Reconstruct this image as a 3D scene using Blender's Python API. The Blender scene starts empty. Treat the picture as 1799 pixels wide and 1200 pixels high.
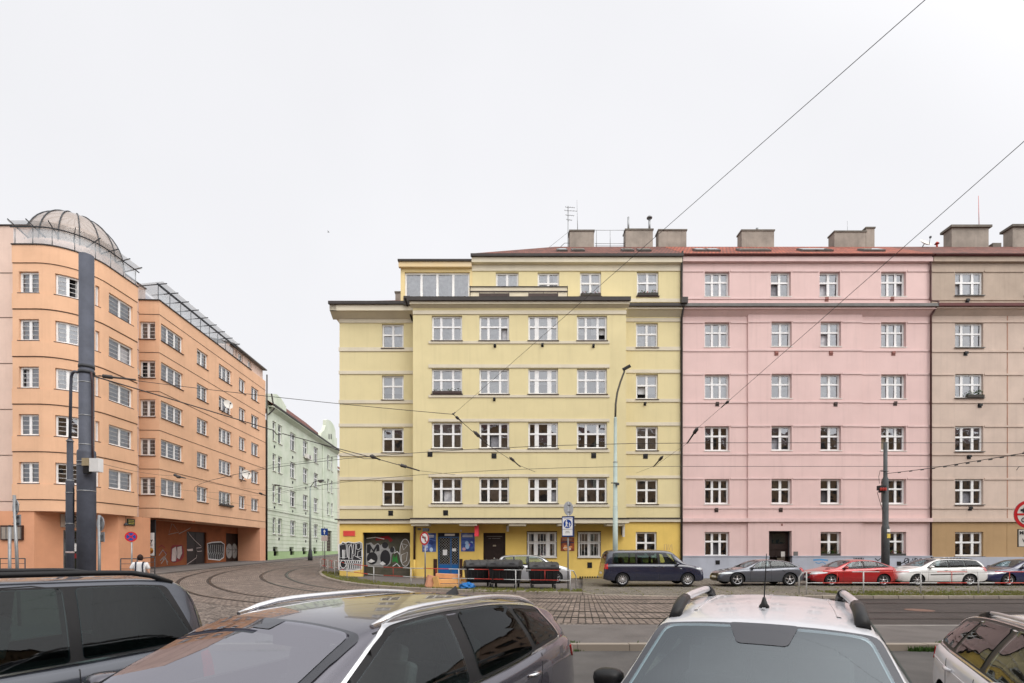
import bpy, bmesh, math, random
from mathutils import Vector, Matrix
from mathutils.bvhtree import BVHTree
R = math.radians
sc = bpy.context.scene
C = sc.collection

# ------------------------------------------------------------------ camera, sky, sun, exposure
F = 899.5; CX = 899.5; HY = 968.0; CH = 2.02          # focal length, principal column, horizon row (photo pixels), eye height
cam_d = bpy.data.cameras.new('camera'); cam = bpy.data.objects.new('camera', cam_d); C.objects.link(cam)
cam.location = (0, 0, CH); cam.rotation_euler = (R(90), 0, 0)
cam_d.sensor_width = 36; cam_d.lens = 18.0; cam_d.shift_y = (HY - 600) / 1799.0
cam_d.clip_start = 0.05; cam_d.clip_end = 3000
sc.camera = cam

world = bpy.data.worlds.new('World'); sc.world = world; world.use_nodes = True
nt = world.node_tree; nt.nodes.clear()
def wn(t, **k):
    n = nt.nodes.new(t)
    for a, b in k.items(): setattr(n, a, b)
    return n
SUN_EL, SUN_AZ = 50, 142
sky = wn('ShaderNodeTexSky', sky_type='NISHITA'); sky.sun_disc = False
sky.sun_elevation = R(SUN_EL); sky.sun_rotation = R(SUN_AZ)
skys = wn('ShaderNodeMixRGB', blend_type='MULTIPLY'); skys.inputs[0].default_value = 1; skys.inputs[2].default_value = (.10, .10, .10, 1)
nt.links.new(sky.outputs[0], skys.inputs[1])
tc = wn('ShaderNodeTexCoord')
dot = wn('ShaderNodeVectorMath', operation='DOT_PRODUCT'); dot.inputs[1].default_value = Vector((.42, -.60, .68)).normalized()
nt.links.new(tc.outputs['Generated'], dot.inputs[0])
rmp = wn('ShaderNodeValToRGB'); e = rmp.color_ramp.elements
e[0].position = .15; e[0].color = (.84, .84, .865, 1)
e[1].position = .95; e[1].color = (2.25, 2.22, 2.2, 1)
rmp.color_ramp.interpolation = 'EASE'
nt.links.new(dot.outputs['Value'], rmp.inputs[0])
cn = wn('ShaderNodeTexNoise'); cn.inputs['Scale'].default_value = 1.6; cn.inputs['Detail'].default_value = 4
nt.links.new(tc.outputs['Generated'], cn.inputs['Vector'])
cmr = wn('ShaderNodeMapRange'); cmr.inputs[1].default_value = .3; cmr.inputs[2].default_value = .7; cmr.inputs[3].default_value = .955; cmr.inputs[4].default_value = 1.03
nt.links.new(cn.outputs['Fac'], cmr.inputs[0])
cm = wn('ShaderNodeMixRGB', blend_type='MULTIPLY'); cm.inputs[0].default_value = 1
nt.links.new(rmp.outputs[0], cm.inputs[1]); nt.links.new(cmr.outputs[0], cm.inputs[2])
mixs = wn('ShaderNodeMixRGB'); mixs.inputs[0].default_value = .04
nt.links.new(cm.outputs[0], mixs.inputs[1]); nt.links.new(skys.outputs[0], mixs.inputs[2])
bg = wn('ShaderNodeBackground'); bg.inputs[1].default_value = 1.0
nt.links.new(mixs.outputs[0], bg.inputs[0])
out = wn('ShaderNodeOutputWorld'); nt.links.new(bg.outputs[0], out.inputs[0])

sun_d = bpy.data.lights.new('sun', 'SUN'); sun = bpy.data.objects.new('sun', sun_d); C.objects.link(sun)
sun_d.energy = 1.1; sun_d.angle = R(35); sun_d.color = (1, .965, .92)
sun.location = (0, 0, 60)
az = R(SUN_AZ); el = R(SUN_EL)
sdir = Vector((math.sin(az) * math.cos(el), math.cos(az) * math.cos(el), math.sin(el)))
sun.rotation_euler = sdir.to_track_quat('Z', 'Y').to_euler()
sc.view_settings.view_transform = 'Standard'; sc.view_settings.look = 'None'
sc.view_settings.gamma = 1; sc.view_settings.exposure = 0.15
sc.view_settings.use_curve_mapping = False
sc.cycles.max_bounces = 8; sc.cycles.transparent_max_bounces = 12
sc.cycles.use_denoising = True

# ------------------------------------------------------------------ materials
def lin(c):
    return tuple(((v / 255) / 12.92 if v / 255 <= .04045 else ((v / 255 + .055) / 1.055) ** 2.4) for v in c)
class NT:
    def __init__(s, name):
        s.m = bpy.data.materials.new(name); s.m.use_nodes = True
        s.t = s.m.node_tree; s.b = s.t.nodes['Principled BSDF']
    def n(s, t, ins=None, **k):
        n = s.t.nodes.new(t)
        for a, b in k.items(): setattr(n, a, b)
        for a, b in (ins or {}).items():
            if hasattr(b, 'links') or isinstance(b, bpy.types.NodeSocket): s.t.links.new(b, n.inputs[a])
            else: n.inputs[a].default_value = b
        return n
    def l(s, a, b): s.t.links.new(a, b)
def c4(c): return (c[0], c[1], c[2], 1)
def pr(name, col, rough=.5, metal=0, spec=.5, coat=0, emit=None):
    k = NT(name); b = k.b
    b.inputs['Base Color'].default_value = c4(col); b.inputs['Roughness'].default_value = rough
    b.inputs['Metallic'].default_value = metal; b.inputs['Specular IOR Level'].default_value = spec
    b.inputs['Coat Weight'].default_value = coat; b.inputs['Coat Roughness'].default_value = .03
    return k.m
def noisy(name, col, var=.12, scale=3, rough=.8, bump=.0, bscale=60, streak=0, spec=.3, col2=None, metal=0, detail=6):
    """base colour with blotches (wear), optional rain streaks and a fine bump"""
    k = NT(name); b = k.b
    tcn = k.n('ShaderNodeTexCoord')
    no = k.n('ShaderNodeTexNoise', {'Vector': tcn.outputs['Object'], 'Scale': scale, 'Detail': detail, 'Roughness': .6})
    c2 = col2 or tuple(v * (1 - var) for v in col)
    mr = k.n('ShaderNodeMapRange', {0: no.outputs['Fac'], 1: .35, 2: .68})
    mx = k.n('ShaderNodeMixRGB', {0: mr.outputs[0], 1: c4(col), 2: c4(c2)})
    nb = k.n('ShaderNodeTexNoise', {'Vector': tcn.outputs['Object'], 'Scale': scale * .23, 'Detail': 3})
    mb_ = k.n('ShaderNodeMapRange', {0: nb.outputs['Fac'], 1: .3, 2: .7, 3: 1 - var * .6, 4: 1 + var * .3})
    last = k.n('ShaderNodeMixRGB', {0: 1, 1: mx.outputs[0], 2: mb_.outputs[0]}, blend_type='MULTIPLY').outputs[0]
    if streak:
        mp = k.n('ShaderNodeMapping', {'Vector': tcn.outputs['Object'], 'Scale': (2.2, 2.2, .12)})
        n2 = k.n('ShaderNodeTexNoise', {'Vector': mp.outputs[0], 'Scale': 1.6, 'Detail': 5, 'Roughness': .65})
        m2 = k.n('ShaderNodeMapRange', {0: n2.outputs['Fac'], 1: .52, 2: .8, 3: 0, 4: streak})
        d = k.n('ShaderNodeMixRGB', {0: m2.outputs[0], 1: last, 2: c4(tuple(v * .55 for v in col))})
        last = d.outputs[0]
    k.l(last, b.inputs['Base Color'])
    b.inputs['Roughness'].default_value = rough; b.inputs['Specular IOR Level'].default_value = spec; b.inputs['Metallic'].default_value = metal
    if bump:
        n3 = k.n('ShaderNodeTexNoise', {'Vector': tcn.outputs['Object'], 'Scale': bscale, 'Detail': 3})
        bp = k.n('ShaderNodeBump', {'Height': n3.outputs['Fac'], 'Strength': bump, 'Distance': .02})
        k.l(bp.outputs[0], b.inputs['Normal'])
    return k.m
def glass_pane(name, tint=(.9, .95, .95), ior=2.45):
    k = NT(name); t = k.t; t.nodes.remove(k.b)
    tr = k.n('ShaderNodeBsdfTransparent', {0: c4(tint)})
    gl = k.n('ShaderNodeBsdfGlossy', {'Color': (.93, .95, 1, 1), 'Roughness': .015})
    tcn = k.n('ShaderNodeTexCoord'); nz = k.n('ShaderNodeTexNoise', {'Vector': tcn.outputs['Object'], 'Scale': 1.7, 'Detail': 1}); bp = k.n('ShaderNodeBump', {'Height': nz.outputs['Fac'], 'Strength': .25, 'Distance': .05}); k.l(bp.outputs[0], gl.inputs['Normal'])
    fr = k.n('ShaderNodeFresnel', {'IOR': ior})
    mx = k.n('ShaderNodeMixShader', {0: fr.outputs[0], 1: tr.outputs[0], 2: gl.outputs[0]})
    t.links.new(mx.outputs[0], t.nodes['Material Output'].inputs[0]); return k.m
def brickmat(name, c1, c2, cm_, bw, bh, mortar, uv=True, rough=.75, bump=.5, noise=.3, offset=.5, moss=None, squash=.008):
    k = NT(name); b = k.b
    tcn = k.n('ShaderNodeTexCoord'); vec = tcn.outputs['UV' if uv else 'Object']
    nz = k.n('ShaderNodeTexNoise', {'Vector': vec, 'Scale': 2.2, 'Detail': 3})
    ad = k.n('ShaderNodeMixRGB', {0: squash * 8, 1: vec, 2: nz.outputs['Color']}, blend_type='ADD')
    br = k.n('ShaderNodeTexBrick', {'Vector': ad.outputs[0], 'Color1': c4(c1), 'Color2': c4(c2), 'Mortar': c4(cm_), 'Scale': 1.0,
        'Mortar Size': mortar, 'Mortar Smooth': .35, 'Bias': 0, 'Brick Width': bw, 'Row Height': bh}, offset=offset)
    n2 = k.n('ShaderNodeTexNoise', {'Vector': vec, 'Scale': .6, 'Detail': 6, 'Roughness': .7})
    m2 = k.n('ShaderNodeMapRange', {0: n2.outputs['Fac'], 1: .3, 2: .75, 3: 1 - noise, 4: 1 + noise * .6})
    mu = k.n('ShaderNodeMixRGB', {0: 1, 1: br.outputs['Color'], 2: m2.outputs[0]}, blend_type='MULTIPLY')
    last = mu.outputs[0]
    if moss:
        n3 = k.n('ShaderNodeTexNoise', {'Vector': vec, 'Scale': 1.1, 'Detail': 6, 'Roughness': .75})
        m3 = k.n('ShaderNodeMapRange', {0: n3.outputs['Fac'], 1: .42, 2: .6, 3: 0, 4: 1})
        mm = k.n('ShaderNodeMath', {0: m3.outputs[0], 1: br.outputs['Fac']}, operation='MULTIPLY')
        last = k.n('ShaderNodeMixRGB', {0: mm.outputs[0], 1: last, 2: c4(moss)}).outputs[0]
    k.l(last, b.inputs['Base Color']); b.inputs['Roughness'].default_value = rough
    inv = k.n('ShaderNodeMath', {0: 1.0, 1: br.outputs['Fac']}, operation='SUBTRACT')
    n4 = k.n('ShaderNodeTexNoise', {'Vector': vec, 'Scale': 14, 'Detail': 3})
    ah = k.n('ShaderNodeMath', {0: n4.outputs['Fac'], 1: .5, 2: inv.outputs[0]}, operation='MULTIPLY_ADD')
    bp = k.n('ShaderNodeBump', {'Height': ah.outputs[0], 'Strength': bump, 'Distance': .03}); k.l(bp.outputs[0], b.inputs['Normal'])
    return k.m
def vormat(name, cols, gap, scale, rough=.75, bump=.5, moss=None):
    """irregular small setts"""
    k = NT(name); b = k.b
    tcn = k.n('ShaderNodeTexCoord'); vec = tcn.outputs['Object']
    vo = k.n('ShaderNodeTexVoronoi', {'Vector': vec, 'Scale': scale, 'Randomness': .75})
    ve = k.n('ShaderNodeTexVoronoi', {'Vector': vec, 'Scale': scale, 'Randomness': .75}, feature='DISTANCE_TO_EDGE')
    rp = k.n('ShaderNodeValToRGB'); k.l(k.n('ShaderNodeSeparateColor', {0: vo.outputs['Color']}).outputs[0], rp.inputs[0])
    el = rp.color_ramp.elements; el[0].color = c4(cols[0]); el[1].color = c4(cols[1])
    n2 = k.n('ShaderNodeTexNoise', {'Vector': vec, 'Scale': .35, 'Detail': 6, 'Roughness': .7})
    m2 = k.n('ShaderNodeMapRange', {0: n2.outputs['Fac'], 1: .3, 2: .72, 3: .72, 4: 1.15})
    mu = k.n('ShaderNodeMixRGB', {0: 1, 1: rp.outputs[0], 2: m2.outputs[0]}, blend_type='MULTIPLY')
    ed = k.n('ShaderNodeMapRange', {0: ve.outputs['Distance'], 1: .03, 2: .14})
    g = c4(gap)
    if moss:
        n3 = k.n('ShaderNodeTexNoise', {'Vector': vec, 'Scale': .9, 'Detail': 7, 'Roughness': .75})
        m3 = k.n('ShaderNodeMapRange', {0: n3.outputs['Fac'], 1: .47, 2: .66})
        g = k.n('ShaderNodeMixRGB', {0: m3.outputs[0], 1: g, 2: c4(moss)}).outputs[0]
    mx = k.n('ShaderNodeMixRGB', {0: ed.outputs[0], 1: g, 2: mu.outputs[0]})
    k.l(mx.outputs[0], b.inputs['Base Color']); b.inputs['Roughness'].default_value = rough
    bp = k.n('ShaderNodeBump', {'Height': ed.outputs[0], 'Strength': bump, 'Distance': .03}); k.l(bp.outputs[0], b.inputs['Normal'])
    return k.m
def paint(name, col, rough=.25, metal=0.0, coat=1.0, flake=0):
    k = NT(name); b = k.b
    tcn = k.n('ShaderNodeTexCoord')
    no = k.n('ShaderNodeTexNoise', {'Vector': tcn.outputs['Object'], 'Scale': 2.2, 'Detail': 7, 'Roughness': .7})
    mr = k.n('ShaderNodeMapRange', {0: no.outputs['Fac'], 1: .35, 2: .75, 3: rough, 4: rough + .12})
    b.inputs['Roughness'].default_value = rough
    c2 = tuple(v * .9 + .012 for v in col)
    mx = k.n('ShaderNodeMixRGB', {0: no.outputs['Fac'], 1: c4(col), 2: c4(c2)}); k.l(mx.outputs[0], b.inputs['Base Color'])
    b.inputs['Metallic'].default_value = metal; b.inputs['Coat Weight'].default_value = coat; b.inputs['Coat Roughness'].default_value = .03
    return k.m

M = {}
M['railwhite'] = noisy('dull_white_rail_paint', (.56, .56, .55), .25, 4, .5)
M['white'] = noisy('white_frame_paint', (.80, .80, .80), .10, 5, .45)
M['offwhite'] = noisy('off_white_paint', (.68, .66, .62), .15, 5, .5)
M['pane'] = glass_pane('window_glass')
M['net'] = noisy('net_curtain', (.62, .62, .64), .45, 4, .9, col2=(.36, .36, .40))
M['lace'] = noisy('lace_curtain', (.72, .72, .72), .3, 9, .9)
M['greyc'] = noisy('grey_curtain', (.30, .30, .33), .4, 5, .9)
M['beigec'] = noisy('beige_curtain', (.42, .36, .27), .3, 5, .9)
M['unlitroom'] = noisy('painted_unlit_room', (.10, .095, .10), .5, 2, .9)  # flat dark colour painted in for the shade of an uncurtained room
M['blind'] = noisy('roller_blind', (.55, .56, .58), .08, 3, .8)
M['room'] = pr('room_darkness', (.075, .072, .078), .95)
M['sill'] = noisy('brown_sheet_metal', (.07, .045, .04), .3, 5, .55)
M['gutter'] = noisy('dark_brown_gutter_metal', (.045, .037, .034), .3, 4, .5)
M['zinc'] = noisy('grey_gutter_metal', (.16, .155, .15), .25, 4, .5)
YEL = lin((216, 203, 159)); PNK = lin((219, 190, 186)); TAN = lin((203, 184, 171))
M['yellow'] = noisy('pale_yellow_plaster', YEL, .07, .7, .9, .25, 90, .20)
M['cream'] = noisy('cream_trim_plaster', lin((212, 203, 182)), .10, 1.2, .9, .15, 90, .12)
M['ochre'] = noisy('deep_yellow_plaster', lin((224, 192, 106)), .12, 1.0, .85, .2, 90, .18)
M['pink'] = noisy('pink_plaster', PNK, .08, .6, .9, .25, 90, .24)
M['pinkband'] = noisy('pink_trim_plaster', lin((219, 192, 189)), .10, 1.1, .9, .15, 90, .16)
M['plinth'] = noisy('grey_blue_plinth_plaster', lin((174, 178, 190)), .16, 1.0, .85, .2, 70, .25)
M['tan'] = noisy('weathered_beige_plaster', TAN, .14, .8, .92, .3, 80, .30)
M['tantop'] = noisy('grey_beige_plaster', lin((184, 167, 152)), .16, 1.0, .92, .3, 80, .35)
M['tanbase'] = noisy('ochre_brown_plaster', lin((172, 143, 106)), .12, 1.0, .9, .25, 80, .2)
M['orange'] = noisy('orange_plaster', lin((225, 181, 148)), .12, .55, .9, .25, 80, .22)
M['peach'] = noisy('pinkish_recess_plaster', lin((222, 196, 182)), .12, .6, .9, .25, 80, .25)
M['rust'] = noisy('rust_orange_passage_plaster', lin((150, 88, 56)), .25, 1.0, .9, .2, 60, .2)
M['groove'] = pr('dark_facade_joint', (.10, .06, .045), .9)
M['green'] = noisy('pale_green_plaster', lin((210, 216, 201)), .14, .5, .92, .25, 60, .35, col2=lin((188, 199, 178)))
M['greenbase'] = noisy('bright_green_plinth_plaster', lin((164, 188, 140)), .14, .7, .9, .2, 60, .2)
M['tile'] = brickmat('red_brown_roof_tile', lin((134, 76, 60)), lin((96, 52, 42)), lin((56, 36, 32)), .24, .3, .03, uv=False, rough=.8, bump=.6)
M['tile2'] = brickmat('orange_red_roof_tile', lin((172, 88, 60)), lin((130, 62, 46)), lin((80, 42, 34)), .24, .3, .03, uv=False, rough=.8, bump=.6)
M['chimney'] = noisy('grey_chimney_render', lin((158, 148, 138)), .3, 1.2, .95, .4, 30, .65)
M['chimcap'] = noisy('chimney_cap_concrete', lin((118, 112, 104)), .3, 2, .95, .3, 30)
M['steel'] = noisy('galvanised_steel', (.34, .35, .36), .25, 6, .45, metal=.6)
M['darksteel'] = noisy('dark_grey_painted_steel', (.055, .06, .068), .3, 4, .55)
M['polegrey'] = noisy('blue_grey_pole_paint', lin((88, 92, 104)), .28, 3.5, .6, .15, 25, .25)
M['polegreen'] = noisy('pale_grey_green_pole_paint', lin((164, 178, 172)), .15, 3, .5)
M['black'] = noisy('black_plastic', (.018, .018, .02), .3, 5, .45)
M['rubber'] = noisy('tyre_rubber', (.02, .02, .021), .25, 8, .85)
M['wire'] = pr('wire_metal', (.05, .045, .045), .6)
M['red'] = noisy('red_enamel', lin((196, 40, 44)), .15, 6, .4)
M['barred'] = noisy('weathered_red_paint', lin((196, 70, 60)), .25, 6, .5)
M['blue'] = noisy('blue_enamel', lin((30, 70, 150)), .12, 6, .35)
M['signback'] = noisy('grey_sign_back', lin((150, 152, 156)), .12, 5, .5, metal=.3)
M['doorblue'] = noisy('blue_door_paint', lin((62, 96, 138)), .15, 3, .45)
M['doorbright'] = noisy('bright_blue_panel', lin((30, 96, 160)), .12, 3, .4)
M['brown'] = noisy('dark_brown_wood', lin((62, 38, 30)), .3, 5, .5)
M['darkdoor'] = noisy('near_black_brown_door', lin((44, 30, 27)), .3, 5, .5)
M['asphalt'] = noisy('worn_asphalt', (.088, .082, .079), .3, 1.3, .85, .6, 120, col2=(.118, .110, .105))
M['asphalt2'] = noisy('darker_road_asphalt', (.050, .041, .038), .35, .8, .8, .5, 120, col2=(.070, .058, .053))
M['walk'] = noisy('light_footway_asphalt', (.165, .148, .140), .4, .9, .88, .5, 110, col2=(.118, .105, .099))
M['setts'] = brickmat('large_granite_setts', lin((144, 128, 118)), lin((102, 90, 82)), lin((44, 37, 33)), .21, .17, .017, uv=True, bump=.8, noise=.3)
M['cobble'] = vormat('small_granite_setts', (lin((110, 99, 92)), lin((148, 134, 124))), lin((60, 52, 47)), 7.0)
M['mosscobble'] = vormat('mossy_small_setts', (lin((108, 101, 93)), lin((138, 129, 118))), lin((64, 59, 50)), 7.5, moss=lin((86, 88, 58)))
M['kerb'] = brickmat('granite_kerb', lin((152, 142, 130)), lin((134, 124, 114)), lin((70, 62, 54)), 1.0, 10, .02, uv=True, rough=.85, bump=.4, noise=.35)
M['rail'] = noisy('worn_rail_steel', (.10, .085, .08), .3, 4, .35, metal=.8)
M['groovedark'] = pr('rail_groove_dark', (.025, .022, .02), .9)  # flat near-black strip laid where the rail groove runs
M['grass'] = noisy('verge_grass', lin((98, 112, 48)), .4, 3, .8, col2=lin((128, 118, 66)))
M['leaf'] = noisy('plant_leaf', lin((70, 100, 40)), .4, 8, .7)
M['flower'] = noisy('red_flower', lin((190, 40, 50)), .3, 12, .7, col2=lin((220, 110, 120)))
M['soil'] = pr('dark_planter', (.04, .035, .03), .8)
M['paintblack'] = noisy('black_spray_paint', (.022, .022, .026), .3, 4, .55)
M['paintwhite'] = noisy('white_spray_paint', (.72, .72, .72), .2, 4, .6)
M['paintgrey'] = noisy('silver_spray_paint', (.34, .34, .34), .3, 4, .5)
M['paintred'] = noisy('dark_red_spray_paint', lin((140, 36, 40)), .2, 4, .6)
M['paintpink'] = noisy('pale_pink_spray_paint', lin((206, 188, 186)), .25, 4, .6)
M['paintgreen'] = noisy('green_spray_paint', lin((50, 130, 60)), .25, 4, .6)
M['paintblue'] = noisy('blue_spray_paint', lin((90, 150, 200)), .25, 4, .6)
M['paintpurple'] = noisy('purple_spray_paint', lin((90, 60, 110)), .25, 4, .6)
M['paintyellow'] = noisy('dull_yellow_spray_paint', lin((180, 160, 60)), .25, 4, .6)
M['polycarb'] = None
def coated(name, base, ior, tint):
    k = NT(name); t = k.t; k.b.inputs['Base Color'].default_value = c4(base); k.b.inputs['Roughness'].default_value = .9; k.b.inputs['Specular IOR Level'].default_value = 0
    gl = k.n('ShaderNodeBsdfGlossy', {'Color': c4(tint), 'Roughness': .01}); fr = k.n('ShaderNodeFresnel', {'IOR': ior})
    tcn = k.n('ShaderNodeTexCoord'); nz = k.n('ShaderNodeTexNoise', {'Vector': tcn.outputs['Object'], 'Scale': 3.0, 'Detail': 1}); bp = k.n('ShaderNodeBump', {'Height': nz.outputs['Fac'], 'Strength': .12, 'Distance': .03}); k.l(bp.outputs[0], gl.inputs['Normal'])
    mx = k.n('ShaderNodeMixShader', {0: fr.outputs[0], 1: k.b.outputs[0], 2: gl.outputs[0]}); t.links.new(mx.outputs[0], t.nodes['Material Output'].inputs[0]); return k.m
M['carglass'] = coated('dark_car_glass', (.008, .012, .013), 1.6, (.95, .98, 1))
M['athermic'] = coated('lilac_coated_windscreen', (.012, .012, .016), 4.4, (.94, .92, 1))
def tinted(name, tint, ior, gt):
    k = NT(name); t = k.t; t.nodes.remove(k.b)
    tr = k.n('ShaderNodeBsdfTransparent', {0: c4(tint)}); gl = k.n('ShaderNodeBsdfGlossy', {'Color': c4(gt), 'Roughness': .01})
    ge = k.n('ShaderNodeNewGeometry'); lw = k.n('ShaderNodeFresnel', {'IOR': ior}); sb = k.n('ShaderNodeMath', {0: 1.0, 1: ge.outputs['Backfacing']}, operation='SUBTRACT'); f = k.n('ShaderNodeMath', {0: lw.outputs[0], 1: sb.outputs[0]}, operation='MULTIPLY')
    tcn = k.n('ShaderNodeTexCoord'); nz = k.n('ShaderNodeTexNoise', {'Vector': tcn.outputs['Object'], 'Scale': 2.5, 'Detail': 1}); bp = k.n('ShaderNodeBump', {'Height': nz.outputs['Fac'], 'Strength': .1, 'Distance': .03}); k.l(bp.outputs[0], gl.inputs['Normal'])
    mx = k.n('ShaderNodeMixShader', {0: f.outputs[0], 1: tr.outputs[0], 2: gl.outputs[0]}); t.links.new(mx.outputs[0], t.nodes['Material Output'].inputs[0]); return k.m
M['tintdark'] = tinted('privacy_glass', (.20, .30, .29), 1.40, (.95, .98, 1)); M['tintclear'] = tinted('green_tinted_glass', (.62, .74, .71), 1.5, (.95, .98, 1))
M['tintscreen'] = tinted('laminated_windscreen', (.56, .70, .72), 2.2, (.86, .94, 1)); M['tintlilac'] = tinted('lilac_laminated_windscreen', (.40, .42, .44), 4.0, (.94, .92, 1))
M['cabin'] = noisy('grey_cabin_lining', (.10, .10, .105), .3, 5, .9); M['seatcloth'] = noisy('charcoal_seat_cloth', (.15, .15, .16), .3, 6, .95); M['headlining'] = pr('pale_headlining', (.3, .3, .29), .95)
M['frit'] = coated('glossy_frit_glass', (.05, .052, .06), 1.6, (.95, .96, 1))
M['ventpink'] = noisy('pinkish_brown_vent', lin((150, 100, 92)), .3, 6, .7)
M['plum'] = noisy('plum_brown_conduit', lin((72, 52, 54)), .2, 5, .5)
M['carglassl'] = pr('clear_car_glass', (.10, .125, .12), .03, 0, .7, .6)
M['chrome'] = pr('chrome_trim', (.75, .75, .76), .12, 1)
M['railchrome'] = noisy('satin_rail_metal', (.80, .80, .82), .08, 5, .22, metal=.8)
M['alloy'] = noisy('silver_alloy', (.62, .62, .64), .15, 5, .3, metal=.7)
M['seam'] = pr('panel_gap', (.012, .012, .014), .8)
M['lamp'] = pr('headlamp_glass', (.62, .66, .68), .08, .2, .8, 1)
M['tail'] = pr('tail_lamp_red', lin((178, 20, 24)), .12, 0, .6, 1)
M['amber'] = pr('amber_lamp', lin((230, 120, 30)), .2, 0, .6, .5)
M['plate'] = pr('licence_plate_white', (.72, .72, .70), .4)
M['skin'] = pr('skin', lin((205, 160, 135)), .6)
M['hair'] = noisy('dark_brown_hair', lin((46, 28, 24)), .3, 20, .7)
M['shirt'] = noisy('white_shirt', (.72, .72, .73), .12, 6, .9)
M['navy'] = noisy('navy_cloth', (.03, .035, .06), .3, 6, .9)
def gl_tint(name, col, alpha):
    k = NT(name); t = k.t
    k.b.inputs['Base Color'].default_value = c4(col); k.b.inputs['Roughness'].default_value = .08
    tr = k.n('ShaderNodeBsdfTransparent', {0: (1, 1, 1, 1)})
    mx = k.n('ShaderNodeMixShader', {0: alpha, 1: tr.outputs[0], 2: k.b.outputs[0]})
    t.links.new(mx.outputs[0], t.nodes['Material Output'].inputs[0]); return k.m
M['polycarb'] = gl_tint('bronze_polycarbonate', lin((176, 164, 156)), .66)
M['balglass'] = gl_tint('balustrade_glass', lin((205, 212, 218)), .42)

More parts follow.
